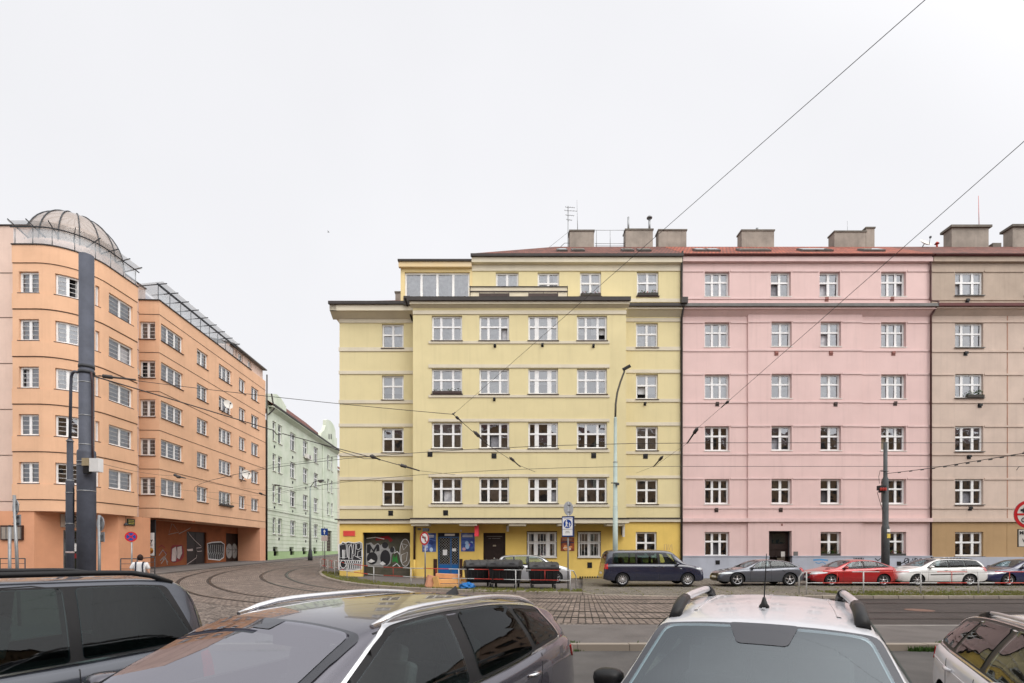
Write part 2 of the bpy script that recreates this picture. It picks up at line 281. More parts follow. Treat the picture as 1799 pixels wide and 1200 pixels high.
# ------------------------------------------------------------------ mesh helpers
def wloc(o):
    v = Vector((0, 0, 0))
    while o: v += o.location; o = o.parent
    return v
class MB:
    def __init__(s): s.v = []; s.f = []; s.m = []; s.uv = {}; s.sm = []
    def vert(s, p): s.v.append(tuple(p)); return len(s.v) - 1
    def face(s, ps, mi=0, uv=None, smooth=False):
        ids = [s.vert(p) for p in ps]; s.f.append(ids); s.m.append(mi); s.sm.append(smooth)
        if uv: s.uv[len(s.f) - 1] = uv
    def idx(s, ids, mi=0, smooth=False): s.f.append(list(ids)); s.m.append(mi); s.sm.append(smooth)
    def box(s, a, b, mi=0):
        x0, y0, z0 = a; x1, y1, z1 = b
        q = [s.vert(p) for p in ((x0,y0,z0),(x1,y0,z0),(x1,y1,z0),(x0,y1,z0),(x0,y0,z1),(x1,y0,z1),(x1,y1,z1),(x0,y1,z1))]
        for f in ((3,2,1,0),(4,5,6,7),(0,1,5,4),(1,2,6,5),(2,3,7,6),(3,0,4,7)): s.idx([q[i] for i in f], mi)
    def obox(s, c, ax, ay, az_, mi=0):
        """oriented box: centre and three half-axis vectors"""
        c = Vector(c); ax = Vector(ax); ay = Vector(ay); az_ = Vector(az_)
        q = [s.vert(c + ax*i + ay*j + az_*k) for k in (-1, 1) for i, j in ((-1,-1),(1,-1),(1,1),(-1,1))]
        for f in ((3,2,1,0),(4,5,6,7),(0,1,5,4),(1,2,6,5),(2,3,7,6),(3,0,4,7)): s.idx([q[i] for i in f], mi)
    def bar(s, a, b, w, h=None, mi=0):
        a = Vector(a); b = Vector(b); d = (b - a); L = d.length; d.normalize(); h = h or w
        up = Vector((0, 0, 1)) if abs(d.z) < .95 else Vector((0, 1, 0))
        x = d.cross(up).normalized(); y = x.cross(d).normalized()
        s.obox((a + b) / 2, d * L / 2, x * w / 2, y * h / 2, mi)
    def tube(s, pts, r, n=8, mi=0, cap=True):
        pts = [Vector(p) for p in pts]; rr = r if isinstance(r, (list, tuple)) else [r] * len(pts)
        rings = []; prevx = None
        for i, p in enumerate(pts):
            d = (pts[min(i + 1, len(pts) - 1)] - pts[max(i - 1, 0)]).normalized()
            if prevx is None:
                up = Vector((0, 0, 1)) if abs(d.z) < .9 else Vector((0, 1, 0))
                x = d.cross(up).normalized()
            else: x = (prevx - d * prevx.dot(d)).normalized()
            prevx = x; y = d.cross(x)
            rings.append([s.vert(p + (x * math.cos(2*math.pi*k/n) + y * math.sin(2*math.pi*k/n)) * rr[i]) for k in range(n)])
        for a, b in zip(rings, rings[1:]):
            for k in range(n): s.idx([a[k], a[(k+1) % n], b[(k+1) % n], b[k]], mi, True)
        if cap: s.idx(rings[0][::-1], mi); s.idx(rings[-1], mi)
    def lathe(s, prof, c, n=24, mi=0, axis='z', smooth=True, close=True):
        """profile of (radius, height)"""
        c = Vector(c); rings = []
        for r, h in prof:
            ring = []
            for k in range(n):
                a = 2 * math.pi * k / n; x, y = r * math.cos(a), r * math.sin(a)
                p = Vector((x, y, h)) if axis == 'z' else (Vector((x, -h, y)) if axis == 'y' else Vector((h, x, y)))
                ring.append(s.vert(c + p))
            rings.append(ring)
        for a, b in zip(rings, rings[1:]):
            for k in range(n): s.idx([a[k], a[(k+1) % n], b[(k+1) % n], b[k]], mi, smooth)
        if close: s.idx(rings[0][::-1], mi); s.idx(rings[-1], mi)
    def grid(s, fn, us, vs, mi=0, uvfn=None, smooth=True):
        ids = [[s.vert(fn(u, v)) for v in vs] for u in us]
        for i in range(len(us) - 1):
            for j in range(len(vs) - 1):
                s.idx([ids[i][j], ids[i+1][j], ids[i+1][j+1], ids[i][j+1]], mi, smooth)
                if uvfn: s.uv[len(s.f) - 1] = [uvfn(us[a], vs[b]) for a, b in ((i, j), (i+1, j), (i+1, j+1), (i, j+1))]
    def prism(s, poly, z0, z1, mi=0):
        n = len(poly); a = [s.vert((p[0], p[1], z0)) for p in poly]; b = [s.vert((p[0], p[1], z1)) for p in poly]
        s.idx(a[::-1], mi); s.idx(b, mi)
        for i in range(n): s.idx([a[i], a[(i+1) % n], b[(i+1) % n], b[i]], mi)
    def build(s, name, mats, parent=None, fix=True, angle=None, local=False):
        me = bpy.data.meshes.new(name)
        off = wloc(parent) if (parent and not local) else Vector((0, 0, 0))
        me.from_pydata([tuple(Vector(p) - off) for p in s.v], [], s.f)
        mats = mats if isinstance(mats, (list, tuple)) else [mats]
        for m in mats: me.materials.append(M[m] if isinstance(m, str) else m)
        me.polygons.foreach_set('material_index', [min(i, len(mats) - 1) for i in s.m])
        me.polygons.foreach_set('use_smooth', s.sm)
        if s.uv:
            L = me.uv_layers.new(name='UVMap')
            for fi, uvs in s.uv.items():
                for k, li in enumerate(me.polygons[fi].loop_indices): L.data[li].uv = uvs[k]
        if fix:
            bm = bmesh.new(); bm.from_mesh(me); bmesh.ops.remove_doubles(bm, verts=bm.verts, dist=1e-5)
            bmesh.ops.recalc_face_normals(bm, faces=bm.faces); bm.to_mesh(me); bm.free()
        if angle:
            me.polygons.foreach_set('use_smooth', [True] * len(me.polygons)); me.set_sharp_from_angle(angle=R(angle))
        me.update()
        o = bpy.data.objects.new(name, me); C.objects.link(o)
        if parent: o.parent = parent
        return o
def tag(o, label=None, cat=None, group=None, kind=None):
    if label: o['label'] = label
    if cat: o['category'] = cat
    if group: o['group'] = group
    if kind: o['kind'] = kind
    return o
def empty(name, loc=(0, 0, 0), label=None, cat=None, group=None, rz=0):
    o = bpy.data.objects.new(name, None); C.objects.link(o); o.location = loc; o.rotation_euler = (0, 0, rz)
    o.empty_display_size = .2
    return tag(o, label, cat, group)
def kids(o): return [c for c in C.objects if c.parent == o]
def copy_tree(o, parent=None):
    c = o.copy(); C.objects.link(c)
    if parent: c.parent = parent
    for ch in kids(o): copy_tree(ch, c)
    return c
def ux(px, Y): return (px - CX) / F * Y
def zy(py, Y): return CH + (HY - py) / F * Y
class Fr:
    """a straight facade plane: u along it, z up, d outwards"""
    def __init__(s, O, U, N): s.O = Vector(O); s.U = Vector(U).normalized(); s.N = Vector(N).normalized()
    def P(s, u, z, d=0): return s.O + s.U * u + s.N * d + Vector((0, 0, z))
    def step(s, u0, u1): return [u0, u1]
class PathFr:
    """a facade following a plan path (list of points), u = arc length"""
    def __init__(s, pts):
        s.p = [Vector((a, b, 0)) for a, b in pts]; s.s = [0]
        for a, b in zip(s.p, s.p[1:]): s.s.append(s.s[-1] + (b - a).length)
        s.n = []
        for i in range(len(s.p)):
            d = (s.p[min(i + 1, len(s.p) - 1)] - s.p[max(i - 1, 0)]).normalized(); s.n.append(Vector((d.y, -d.x, 0)))
    def P(s, u, z, d=0):
        i = 0
        while i < len(s.s) - 2 and u > s.s[i + 1]: i += 1
        t = (u - s.s[i]) / (s.s[i + 1] - s.s[i])
        n = (s.n[i] * (1 - t) + s.n[i + 1] * t).normalized() if 0 <= t <= 1 else s.n[i if t < 0 else i + 1]
        return s.p[i].lerp(s.p[i + 1], t) + n * d + Vector((0, 0, z))
    def step(s, u0, u1): return [u0] + [q for q in s.s if u0 + 1e-4 < q < u1 - 1e-4] + [u1]
def fbox(mb, fr, u0, u1, z0, z1, d0, d1, mi=0):
    us = fr.step(u0, u1)
    r = [[mb.vert(fr.P(u, z, d)) for z, d in ((z0, d0), (z0, d1), (z1, d1), (z1, d0))] for u in us]
    for a, b in zip(r, r[1:]):
        for k in range(4): mb.idx([a[k], b[k], b[(k+1) % 4], a[(k+1) % 4]], mi)
    mb.idx(r[0], mi); mb.idx(r[-1][::-1], mi)
def fquad(mb, fr, u0, u1, z0, z1, d, mi=0):
    us = fr.step(u0, u1)
    for a, b in zip(us, us[1:]): mb.face([fr.P(a, z0, d), fr.P(b, z0, d), fr.P(b, z1, d), fr.P(a, z1, d)], mi)
def fwall(mb, fr, u0, u1, z0, z1, holes, d=0, deep=.55, mi=0, mr=0, md=1):
    """wall face with real openings: reveals and a dark closed room behind each"""
    us = sorted(set([u0, u1] + [q for h in holes for q in h[:2]])); zs = sorted(set([z0, z1] + [q for h in holes for q in h[2:4]]))
    us = sorted(set(q for a, b in zip(us, us[1:]) for q in fr.step(a, b)))
    for a, b in zip(us, us[1:]):
        for c, e_ in zip(zs, zs[1:]):
            um, zm = (a + b) / 2, (c + e_) / 2
            if any(h[0] < um < h[1] and h[2] < zm < h[3] for h in holes): continue
            mb.face([fr.P(a, c, d), fr.P(b, c, d), fr.P(b, e_, d), fr.P(a, e_, d)], mi)
    for h in holes:
        a, b, c, e_ = h[:4]; rv = .26
        for p, q, m in ((d, d - rv, mr), (d - rv, d - deep, md)):
            ss = fr.step(a, b)
            for x, y in zip(ss, ss[1:]):
                mb.face([fr.P(x, c, p), fr.P(y, c, p), fr.P(y, c, q), fr.P(x, c, q)], m)
                mb.face([fr.P(x, e_, p), fr.P(x, e_, q), fr.P(y, e_, q), fr.P(y, e_, p)], m)
            mb.face([fr.P(a, c, p), fr.P(a, c, q), fr.P(a, e_, q), fr.P(a, e_, p)], m)
            mb.face([fr.P(b, c, p), fr.P(b, e_, p), fr.P(b, e_, q), fr.P(b, c, q)], m)
        fquad(mb, fr, a, b, c, e_, d - deep, md)
rng = random.Random(7)
STY = {  # column weights, transom fraction from the top (None: no transom), mullion width, glazing bars
    'x3': ((1, 1.5, 1), .40, .085, 0), 'x3w': ((.62, 1.1, .62), .40, .20, 0), 'x3e': ((1, 1, 1), .36, .085, 0),
    'x2': ((1, 1), .40, .085, 0), 'x2p': ((1, 1), .38, .10, 0), 'x3t': ((.8, 1.35, 1), .40, .10, 0),
    'o1': ((1,), None, .08, 3), 'o2': ((1, 1), None, .10, 3), 'o3': ((1, 1, 1), None, .10, 3), 'g2': ((1, 1), .34, .07, 0), 'g1': ((1,), .34, .07, 0),
    'w4': ((1, 1, 1, 1), None, .09, 0), 'o2n': ((1, 1), None, .10, 0), 'o3n': ((1, 1, 1), None, .10, 0)}
def window(fr, u0, u1, z0, z1, parent, style='x3', curtain=None, d=0, fm='white', sill='sill', opened=None, barmat=None, sillo=.09, rec=.13):
    """window part: the frame mesh; children pane, sill and curtain"""
    cols, tr, mw, bars = STY[style]; ow = .105
    D0, D1 = d - rec - .07, d - rec
    if opened is None and len(cols) > 1 and rng.random() < .10: opened = (rng.randrange(len(cols)), True)
    f = MB(); g = 2e-3; mw += .055
    a, b, c, e_ = u0 + g, u1 - g, z0 + g, z1 - g
    fbox(f, fr, a, b, c, c + ow, D0, D1); fbox(f, fr, a, b, e_ - ow, e_, D0, D1)
    fbox(f, fr, a, a + ow, c + ow, e_ - ow, D0, D1); fbox(f, fr, b - ow, b, c + ow, e_ - ow, D0, D1)
    n = len(cols); inner = (b - a) - 2 * ow - mw * (n - 1); tot = sum(cols); x = a + ow; spans = []
    zt = e_ - ow - (e_ - c) * tr if tr else None
    for i, w in enumerate(cols):
        ww = inner * w / tot; spans.append((x, x + ww)); x += ww
        if i < n - 1:
            if zt: fbox(f, fr, x, x + mw, c + ow, zt, D0, D1); fbox(f, fr, x, x + mw, zt + .11, e_ - ow, D0, D1)
            else: fbox(f, fr, x, x + mw, c + ow, e_ - ow, D0, D1)
            x += mw
    if zt: fbox(f, fr, a + ow, b - ow, zt, zt + .11, D0, D1 + .012)
    if bars:
        for s0, s1 in spans:
            for k in range(1, bars + 1):
                zz = c + ow + (e_ - c - 2 * ow) * k / (bars + 1); fbox(f, fr, s0, s1, zz - .009, zz + .009, D0 + .02, D1 - .01)
    w = f.build('window', fm, parent)
    p = MB()
    for i, (s0, s1) in enumerate(spans):
        for q0, q1 in (((c + ow, zt), (zt + .11, e_ - ow)) if zt else ((c + ow, e_ - ow),)):
            dd = D0 + .025; t1, t2, t3 = (rng.uniform(-.008, .008) for _ in range(3))
            if opened == (i, q0 == c + ow):
                p.face([fr.P(s0, q0, dd), fr.P(s0 + (s1 - s0) * .35, q0, dd - .28), fr.P(s0 + (s1 - s0) * .35, q1, dd - .28), fr.P(s0, q1, dd)]); continue
            p.face([fr.P(s0, q0, dd + t1), fr.P(s1, q0, dd + t2), fr.P(s1, q1, dd + t3), fr.P(s0, q1, dd + t1 + t3 - t2)])
    p.build('pane', 'pane', w, fix=False)
    if sill:
        s = MB(); fbox(s, fr, u0 - .05, u1 + .05, z0 - .045, z0 - .002, d - rec, d + sillo); s.build('sill', sill, w)
    cu = curtain if curtain is not None else rng.choice(['net', 'net', 'lace', 'greyc', 'greyc', 'unlitroom', 'beigec', 'blind'])
    if cu != 'none':
        m = MB(); dd = d - rec - .17; k = max(6, int((u1 - u0) / .09)); A = .02
        lo = z0 + .02; hi = z1 - .02; gap = None
        if cu == 'blind': lo = z0 + (z1 - z0) * rng.uniform(.15, .6); A = 0
        if cu in ('beigec', 'lace') and rng.random() < .6: gap = rng.uniform(.3, .7)
        if cu == 'greyc' and rng.random() < .35: hi = z0 + (z1 - z0) * .6
        if cu == 'lace': lo = z0 + (z1 - z0) * rng.choice([0, 0, .3])
        us = [u0 + .02 + (u1 - u0 - .04) * i / k for i in range(k + 1)]
        for i in range(k):
            if gap and abs((i + .5) / k - gap) < .14: continue
            m.face([fr.P(us[i], lo, dd - A * (i % 2)), fr.P(us[i+1], lo, dd - A * ((i+1) % 2)), fr.P(us[i+1], hi, dd - A * ((i+1) % 2)), fr.P(us[i], hi, dd - A * (i % 2))], smooth=True)
        if m.f: m.build('blind' if cu == 'blind' else 'curtain', cu, w)  # the dark kind is no cloth but a sheet painted as room shade
    return w
def text_mb(mb, s, size, fr, u, z, d, mi=0, shear=0, bold=0, align='LEFT', thick=.004, sx=1.0):
    cu = bpy.data.curves.new('lettering', 'FONT'); cu.body = s; cu.size = size; cu.shear = shear; cu.offset = bold; cu.align_x = align; cu.resolution_u = 3
    o = bpy.data.objects.new('lettering', cu); C.objects.link(o); bpy.context.view_layer.update()
    ev = o.evaluated_get(bpy.context.evaluated_depsgraph_get()); me = ev.to_mesh()
    base = len(mb.v)
    for v in me.vertices: mb.v.append(tuple(fr.P(u + v.co.x * sx, z + v.co.y, d + thick)))
    for p in me.polygons: mb.idx([base + i for i in p.vertices], mi)
    ev.to_mesh_clear(); bpy.data.objects.remove(o); bpy.data.curves.remove(cu)
def ribbon(mb, fr, pts, w, d, mi=0, closed=False):
    """flat brush stroke on a facade"""
    P = [Vector((a, b)) for a, b in pts]; n = len(P); L = []; Rr = []
    for i in range(n):
        a = P[(i - 1) % n] if (closed or i) else P[0]; b = P[(i + 1) % n] if (closed or i < n - 1) else P[-1]
        t = (b - a); t = t.normalized() if t.length > 1e-6 else Vector((1, 0)); q = Vector((-t.y, t.x)) * w / 2
        L.append(P[i] + q); Rr.append(P[i] - q)
    for i in range(n if closed else n - 1):
        j = (i + 1) % n
        mb.face([fr.P(L[i].x, L[i].y, d), fr.P(Rr[i].x, Rr[i].y, d), fr.P(Rr[j].x, Rr[j].y, d), fr.P(L[j].x, L[j].y, d)], mi)
def blob(mb, fr, pts, d, mi=0): mb.face([fr.P(a, b, d) for a, b in pts], mi)
def ell(cx, cz, rx, rz, n=20, a0=0, a1=360): return [(cx + rx * math.cos(R(a0 + (a1 - a0) * k / n)), cz + rz * math.sin(R(a0 + (a1 - a0) * k / n))) for k in range(n + (0 if a1 - a0 == 360 else 1))]
# ------------------------------------------------------------------ ground, roads, tracks, kerbs
TX, TY = 5.9, 42.5                      # centre of the tram curve
def lerp_pts(x, pts):
    if x <= pts[0][0]: return pts[0][1]
    for (a, b), (c, d) in zip(pts, pts[1:]):
        if x <= c: return b + (d - b) * (x - a) / (c - a)
    (a, b), (c, d) = pts[-2:]; return d + (x - c) * (d - b) / (c - a)
def sstep(t): t = max(0, min(1, t)); return t * t * (3 - 2 * t)
def ramp(y): return lerp_pts(y, [(22, 0), (38.5, .50), (57, .83), (84, 1.38), (140, 2.4)]) if y > 22 else 0
def g(x, y): return .12 + sstep((-6 - x) / 10) * ramp(y)
def frange(a, b, st):
    n = max(1, int(round((b - a) / st))); return [a + (b - a) * i / n for i in range(n + 1)]
KY = 10.36
b_ = MB()
ys = [-120, -40, -15, 0, 5, KY - .004, KY + .004] + frange(12, 60, 2) + frange(66, 200, 10)
xs = [-200, -120, -80, -60, -45] + frange(-40, 30, 2) + [40, 60, 100, 200]
b_.grid(lambda x, y: (x, y, 0 if y < KY else g(x, y) - .012), xs, ys, smooth=False)
tag(b_.build('ground', 'asphalt'), 'grey worn asphalt ground of the parking bays', kind='structure')

# light footway strip between the parking bays and the tramway
b_ = MB(); b_.grid(lambda x, y: (x, y, g(x, y) + .004), frange(-60, 60, 4), [KY + .15, 11.5, 13.2])
tag(b_.build('footway', 'walk'), kind='structure')
# near kerb
b_ = MB(); random.seed(3)
x = -40.0
while x < 40:
    L = random.uniform(.9, 1.15); dz = random.uniform(-.008, .008); dy = random.uniform(-.008, .008)
    b_.box((x + .006, KY - .02 + dy, -.05), (x + L - .006, KY + .17 + dy, .132 + dz)); x += L
tag(b_.build('kerb', 'kerb'), kind='structure')

# cobbled junction, asphalt carriageway, sett tram bed
ASX = 9.0
b_ = MB(); b_.grid(lambda x, y: (x, y, g(x, y) - .004), frange(-70, ASX, 1.5), frange(13.2, 60, 1.2) + frange(64, 150, 6))
tag(b_.build('cobbled_road', 'cobble'), kind='structure')
b_ = MB(); b_.grid(lambda x, y: (x, y, g(x, y) + .002), frange(ASX, 90, 3), frange(13.2, 20.6, 1.5))
tag(b_.build('road', 'asphalt2'), kind='structure')
def path_pt(s, rad):
    """point on a rail of radius rad; s<0: straight main street, 0..1: curve, >1: side street (s-1 in metres)"""
    if s < 0: return (TX - s, TY - rad)
    if s <= 1: a = s * math.pi / 2; return (TX - rad * math.sin(a), TY - rad * math.cos(a))
    return (TX - rad - .05 * (s - 1), TY + (s - 1))
def path_len(s): return s if s < 0 else (s * 39 if s <= 1 else 39 + s - 1)
SS = frange(-3.1, 0, 1) + frange(0, 1, 1 / 48)[1:] + frange(1, 60, 2)[1:]
RB = frange(20.75, 29.3, .5)
b_ = MB(); b_.grid(lambda s, r: (*path_pt(s, r), g(*path_pt(s, r)) + .004), SS, RB, uvfn=lambda s, r: (r, path_len(s)))
tag(b_.build('tram_bed', 'setts'), kind='structure')
SR = frange(-60, 0, 2) + frange(0, 1, 1 / 60)[1:] + frange(1, 70, 2)[1:]
for radii, lab in (((28.2, 26.75), 'sunken tram track sweeping round the bend, outer of the two'), ((24.0, 22.55), 'sunken tram track round the bend nearest the yellow house, inner of the two')):
    t = empty('tram_track', (TX, TY, 0), lab, 'tram track', 'tram tracks in the paving')
    for rad in radii:
        m = MB()
        for w0, w1, h, mi in ((-.10, .10, .0075, 1), (-.075, -.01, .013, 0), (.035, .06, .012, 0)):
            m.grid(lambda s, r: (*path_pt(s, r), g(*path_pt(s, r)) + h), SR, [rad + w0, rad + w1], mi=mi)
        m.build('rail', ['rail', 'groovedark'], t)

# far pavement behind its kerb
def kpt(q):
    """kerb line parameter: q<0 side street (metres), 0..90 corner angle, >90 main street x"""
    if q < 0: return (TX - 20.5 - .05 * (-q), TY - q), (TX - 13, TY - q)
    if q <= 82: a = R(90 - q); return (TX - 20.5 * math.sin(a), TY - 20.5 * math.cos(a)), (TX - 8 * math.sin(a), TY - 8 * math.cos(a))
    x = q - 90 + TX; return (x, lerp_pts(x, [(3.05, 22.2), (6, 21.4), (12, 20.45), (14, 20.4), (100, 20.4)])), (x, 34.5)
def kh(q):  # kerb upstand
    if q <= 82: return .11
    x = q - 90 + TX; return lerp_pts(x, [(3.0, .11), (3.4, .02), (11.2, .02), (11.8, .11), (100, .11)])
def pave(q, t):
    (a, b), (c, d) = kpt(q); x, y = a + (c - a) * t, b + (d - b) * t
    z0 = g(a, b) + kh(q); zb = .30 + sstep((-6 - c) / 10) * .9 * ramp(d)
    return (x, y, z0 + (max(zb, z0) - z0) * t)
QA = frange(-50, 0, 2) + frange(0, 82, 2)[1:] + [87.2]
QB = frange(87.2, 96, .4) + frange(96, 160, 1.6)[1:]
b_ = MB(); b_.grid(lambda q, t: pave(q, t), QA, [.02, .1, .2, .35, .5, .7, 1])
tag(b_.build('pavement', 'walk'), kind='structure')
b_ = MB(); b_.grid(lambda q, t: pave(q, t), QB, [.0, .1, .2, .35, .5, .7, 1])
tag(b_.build('cobbled_pavement', 'mosscobble'), kind='structure')
def kerb_strip(name, Q, h=.0):
    m = MB()
    def ring(q):
        (a, b), (c, d) = kpt(q); v = Vector((c - a, d - b)).normalized(); z = g(a, b) + kh(q) + .006
        return [(a - v.x * .02, b - v.y * .02, g(a, b) - .05), (a - v.x * .01, b - v.y * .01, z - .015), (a + v.x * .015, b + v.y * .015, z), (a + v.x * .24, b + v.y * .24, z), (a + v.x * .24, b + v.y * .24, z - .1)]
    acc = 0; pq = None; rings = []
    for q in Q:
        r = ring(q)
        if pq: acc += (Vector(r[0]) - Vector(pq)).length
        pq = r[0]; rings.append((r, acc))
    for (a, sa), (c, sb) in zip(rings, rings[1:]):
        for k in range(4): m.face([a[k], c[k], c[k+1], a[k+1]], 0, [(sa, k * .1), (sb, k * .1), (sb, k * .1 + .1), (sa, k * .1 + .1)])
    return tag(m.build(name, 'kerb'), kind='structure')
kerb_strip('kerb', [q for q in QA if q <= 88]); kerb_strip('kerb', QB)

# footway along the orange building
def opath(q):
    pts = [(-60, 27.4), (-30, 27.4), (-26.5, 27.7), (-24.4, 29.0), (-23.3, 31.5), (-23.2, 36), (-24.6, 60), (-26.6, 100)]
    i = min(int(q), len(pts) - 2); t = q - i; return (pts[i][0] + (pts[i+1][0] - pts[i][0]) * t, pts[i][1] + (pts[i+1][1] - pts[i][1]) * t)
def obk(q):
    pts = [(-60, 34), (-32, 36), (-29, 37), (-28.6, 38), (-28.6, 39), (-28.6, 41), (-29.2, 61), (-31, 101)]
    i = min(int(q), len(pts) - 2); t = q - i; return (pts[i][0] + (pts[i+1][0] - pts[i][0]) * t, pts[i][1] + (pts[i+1][1] - pts[i][1]) * t)
b_ = MB()
def ow(q, t):
    a = opath(q); c = obk(q); x, y = a[0] + (c[0] - a[0]) * max(t, 0), a[1] + (c[1] - a[1]) * max(t, 0)
    return (x, y, g(x, y) + (.08 if t >= 0 else -.03))
b_.grid(ow, frange(0, 7, .25), [-.01, 0, .1, .3, .6, 1], smooth=False)
tag(b_.build('pavement', 'walk'), kind='structure')

# road paint and manhole
b_ = MB(); b_.grid(lambda x, y: (x, y, g(x, y) + .007), frange(ASX + .2, 60, 4), [12.98, 13.1])
tag(b_.build('road_line', noisy('worn_road_paint', (.30, .28, .26), .35, 2, .8)), kind='structure')
b_ = MB(); b_.lathe([(.40, 0), (.40, .006), (.34, .009), (.01, .009)], (ux(1615, 16.4), 16.4, g(10, 16) + .003), 24)
tag(b_.build('manhole_cover', noisy('rusty_iron', lin((122, 92, 80)), .3, 8, .6)), 'rust brown round manhole cover in the asphalt road', 'manhole cover')

# weeds along the kerbs (nobody could count the blades)
def tufts(name, fn, n, h, mat, seed, lab):
    r = random.Random(seed); m = MB()
    for _ in range(n):
        p = fn(r)
        if p is None: continue
        x, y, z, k = p
        for _ in range(4):
            a = r.uniform(0, 6.28); w = r.uniform(.008, .018); hh = h * k * r.uniform(.4, 1.0); lx, ly = r.uniform(-.6, .6) * hh, r.uniform(-.6, .6) * hh
            dx, dy = math.cos(a) * w, math.sin(a) * w; bx, by = x + r.uniform(-.04, .04), y + r.uniform(-.04, .04)
            m.face([(bx - dx, by - dy, z - .01), (bx + dx, by + dy, z - .01), (bx + lx, by + ly, z + hh)])
    return tag(m.build(name, mat, fix=False), lab, kind='stuff')
def along(q0, q1, t0, t1, patch):
    def fn(r):
        q = r.uniform(q0, q1); t = t0 + (t1 - t0) * r.random() ** 1.6
        if math.sin(q * 3.1) + math.sin(q * 7.7 + 1) + r.uniform(-1.6, 1.6) < patch: return None
        x, y, z = pave(q, t); return x, y, z + .004, 1
    return fn
tufts('verge_grass', along(20, 87, .015, .13, -.3), 5200, .09, 'grass', 1, 'weeds growing along the kerb under the railing')
tufts('verge_grass', along(97.5, 125, .01, .16, -1.6), 6500, .08, 'grass', 2, 'grass strip along the far kerb')
tufts('verge_grass', along(97.5, 125, .1, .55, .7), 2600, .06, 'grass', 5, 'thin grass between the parked cars')
tufts('verge_grass', along(87, 97, .01, .4, 1.2), 1000, .05, 'grass', 6, 'sparse weeds in the cobbles')
def nearweeds(r):
    x = r.uniform(-12, 16); c = math.sin(x * 2.3) + math.sin(x * 5.1 + 2) + r.uniform(-1, 1)
    dense = 8.0 < x < 8.75
    if c < .9 and not dense: return None
    y = KY + (-.045 if (r.random() < .5 or dense) else .19) + r.uniform(-.02, .02)
    return x, y, (0 if y < KY else .13), (1.5 if dense else .7)
tufts('kerb_weeds', nearweeds, 3400, .09, 'leaf', 3, 'weeds growing out of the joints of the near kerb')
# ------------------------------------------------------------------ yellow apartment house
YW, YB = 32.6, 31.4
FW = Fr((0, YW, 0), (1, 0, 0), (0, -1, 0)); FB = Fr((0, YB, 0), (1, 0, 0), (0, -1, 0))
def X(px): return ux(px, YW)
def Z(py): return zy(py, YW)
def XB(px): return ux(px, YB)
def ZB(py): return zy(py, YB)
def strip(root, fr, u0, u1, z0, z1, d, mat, name='string_course', d0=0):
    m = MB(); fbox(m, fr, u0, u1, z0, z1, d0, d); return m.build(name, mat, root)
yh = empty('apartment_house', (X(860), YW, .3), 'pale yellow corner apartment house with deep yellow ground floor and graffiti', 'building', 'apartment houses along the street')
XL, XR = X(596.5), X(1195)
# upper walls of the wings (left and right of the bay) and the bay itself
wl = [(X(671), X(709), Z(b), Z(t)) for t, b in ((569, 612), (659.5, 702.5), (752, 795), (845, 888))]
wr = [(X(1117.5), X(1156), Z(b), Z(t)) for t, b in ((567.5, 611), (657.5, 701.5), (749, 791.5), (842, 885.5))]
cols = ((758.5, 812), (842, 894.5), (928, 980.5), (1013.5, 1066.5)); rowsB = ((554.5, 598.5), (647.7, 692.5), (742, 788), (839, 884))
wb_ = [(XB(a), XB(b), ZB(q), ZB(p)) for p, q in rowsB for a, b in cols]
m = MB(); fwall(m, FW, X(1090), XR, Z(914), Z(545), wr); m.build('wall', ['yellow', 'room'], yh)
m = MB(); fwall(m, FW, XL, X(735), Z(914), Z(548), wl)
m.face([(XL, YW, .0), (XL, YW, Z(548)), (XL - 1.2, YW + 14, Z(548)), (XL - 1.2, YW + 14, 0)])
m.build('wall', ['yellow', 'room'], yh)
m = MB(); u0, u1 = XB(725.5), XB(1100); fwall(m, FB, u0, u1, ZB(913), ZB(527), wb_)
for u in (u0, u1): m.face([(u, YB, ZB(913)), (u, YW, ZB(913)), (u, YW, ZB(527)), (u, YB, ZB(527))])
m.face([(u0, YB, ZB(913)), (u1, YB, ZB(913)), (u1, YW, ZB(913)), (u0, YW, ZB(913))])
m.face([(u0, YB, ZB(522)), (u1, YB, ZB(522)), (u1, YW, ZB(522)), (u0, YW, ZB(522))])
m.build('bay_wall', ['yellow', 'room'], yh)
upper = ['net', 'lace', 'blind', 'greyc', 'net']; lower = ['greyc', 'net', 'lace', 'greyc', 'unlitroom', 'greyc', 'lace']
for i, w in enumerate(wl): window(FW, *w, yh, 'x2', curtain=['net', 'blind', 'greyc', 'greyc'][i])
for i, w in enumerate(wr): window(FW, *w, yh, 'x2', curtain=['lace', 'blind', 'lace', 'greyc'][i], opened=(0, True) if i == 1 else None)
for i, w in enumerate(wb_):
    r_, c_ = divmod(i, 4)
    st = 'x3w' if (c_ == 2 and r_ != 0) or (c_ == 2) else 'x3'
    window(FB, *w, yh, st, curtain=rng.choice(upper if r_ < 2 else lower), opened=(1, True) if i in (9, 12) else ((2, True) if i in (1, 3) else None))
# string courses
for a, b in ((561.5, 567.5), (610.6, 617.5), (651.7, 657.5), (703, 709), (744.5, 750), (796, 801.5), (838, 843.5), (888.5, 894.5)):
    strip(yh, FW, XL - .04, X(733), Z(b), Z(a), .05, 'cream')
for a, b in ((559.5, 565.5), (609.5, 616), (649.5, 655.5), (701, 706.5), (742, 748), (793, 798), (835.5, 840.5), (885.5, 890.5)):
    strip(yh, FW, X(1090), XR, Z(b), Z(a), .05, 'cream')
for a, b in ((640.5, 646.5), (694, 698.5), (736, 741), (789.5, 794.5), (833, 838), (886, 890.5), (599.5, 604)):
    strip(yh, FB, XB(753), XB(1071), ZB(b), ZB(a), .05, 'cream')
strip(yh, FB, XB(725.5), XB(1100.5), ZB(552.5), ZB(546), .05, 'cream')
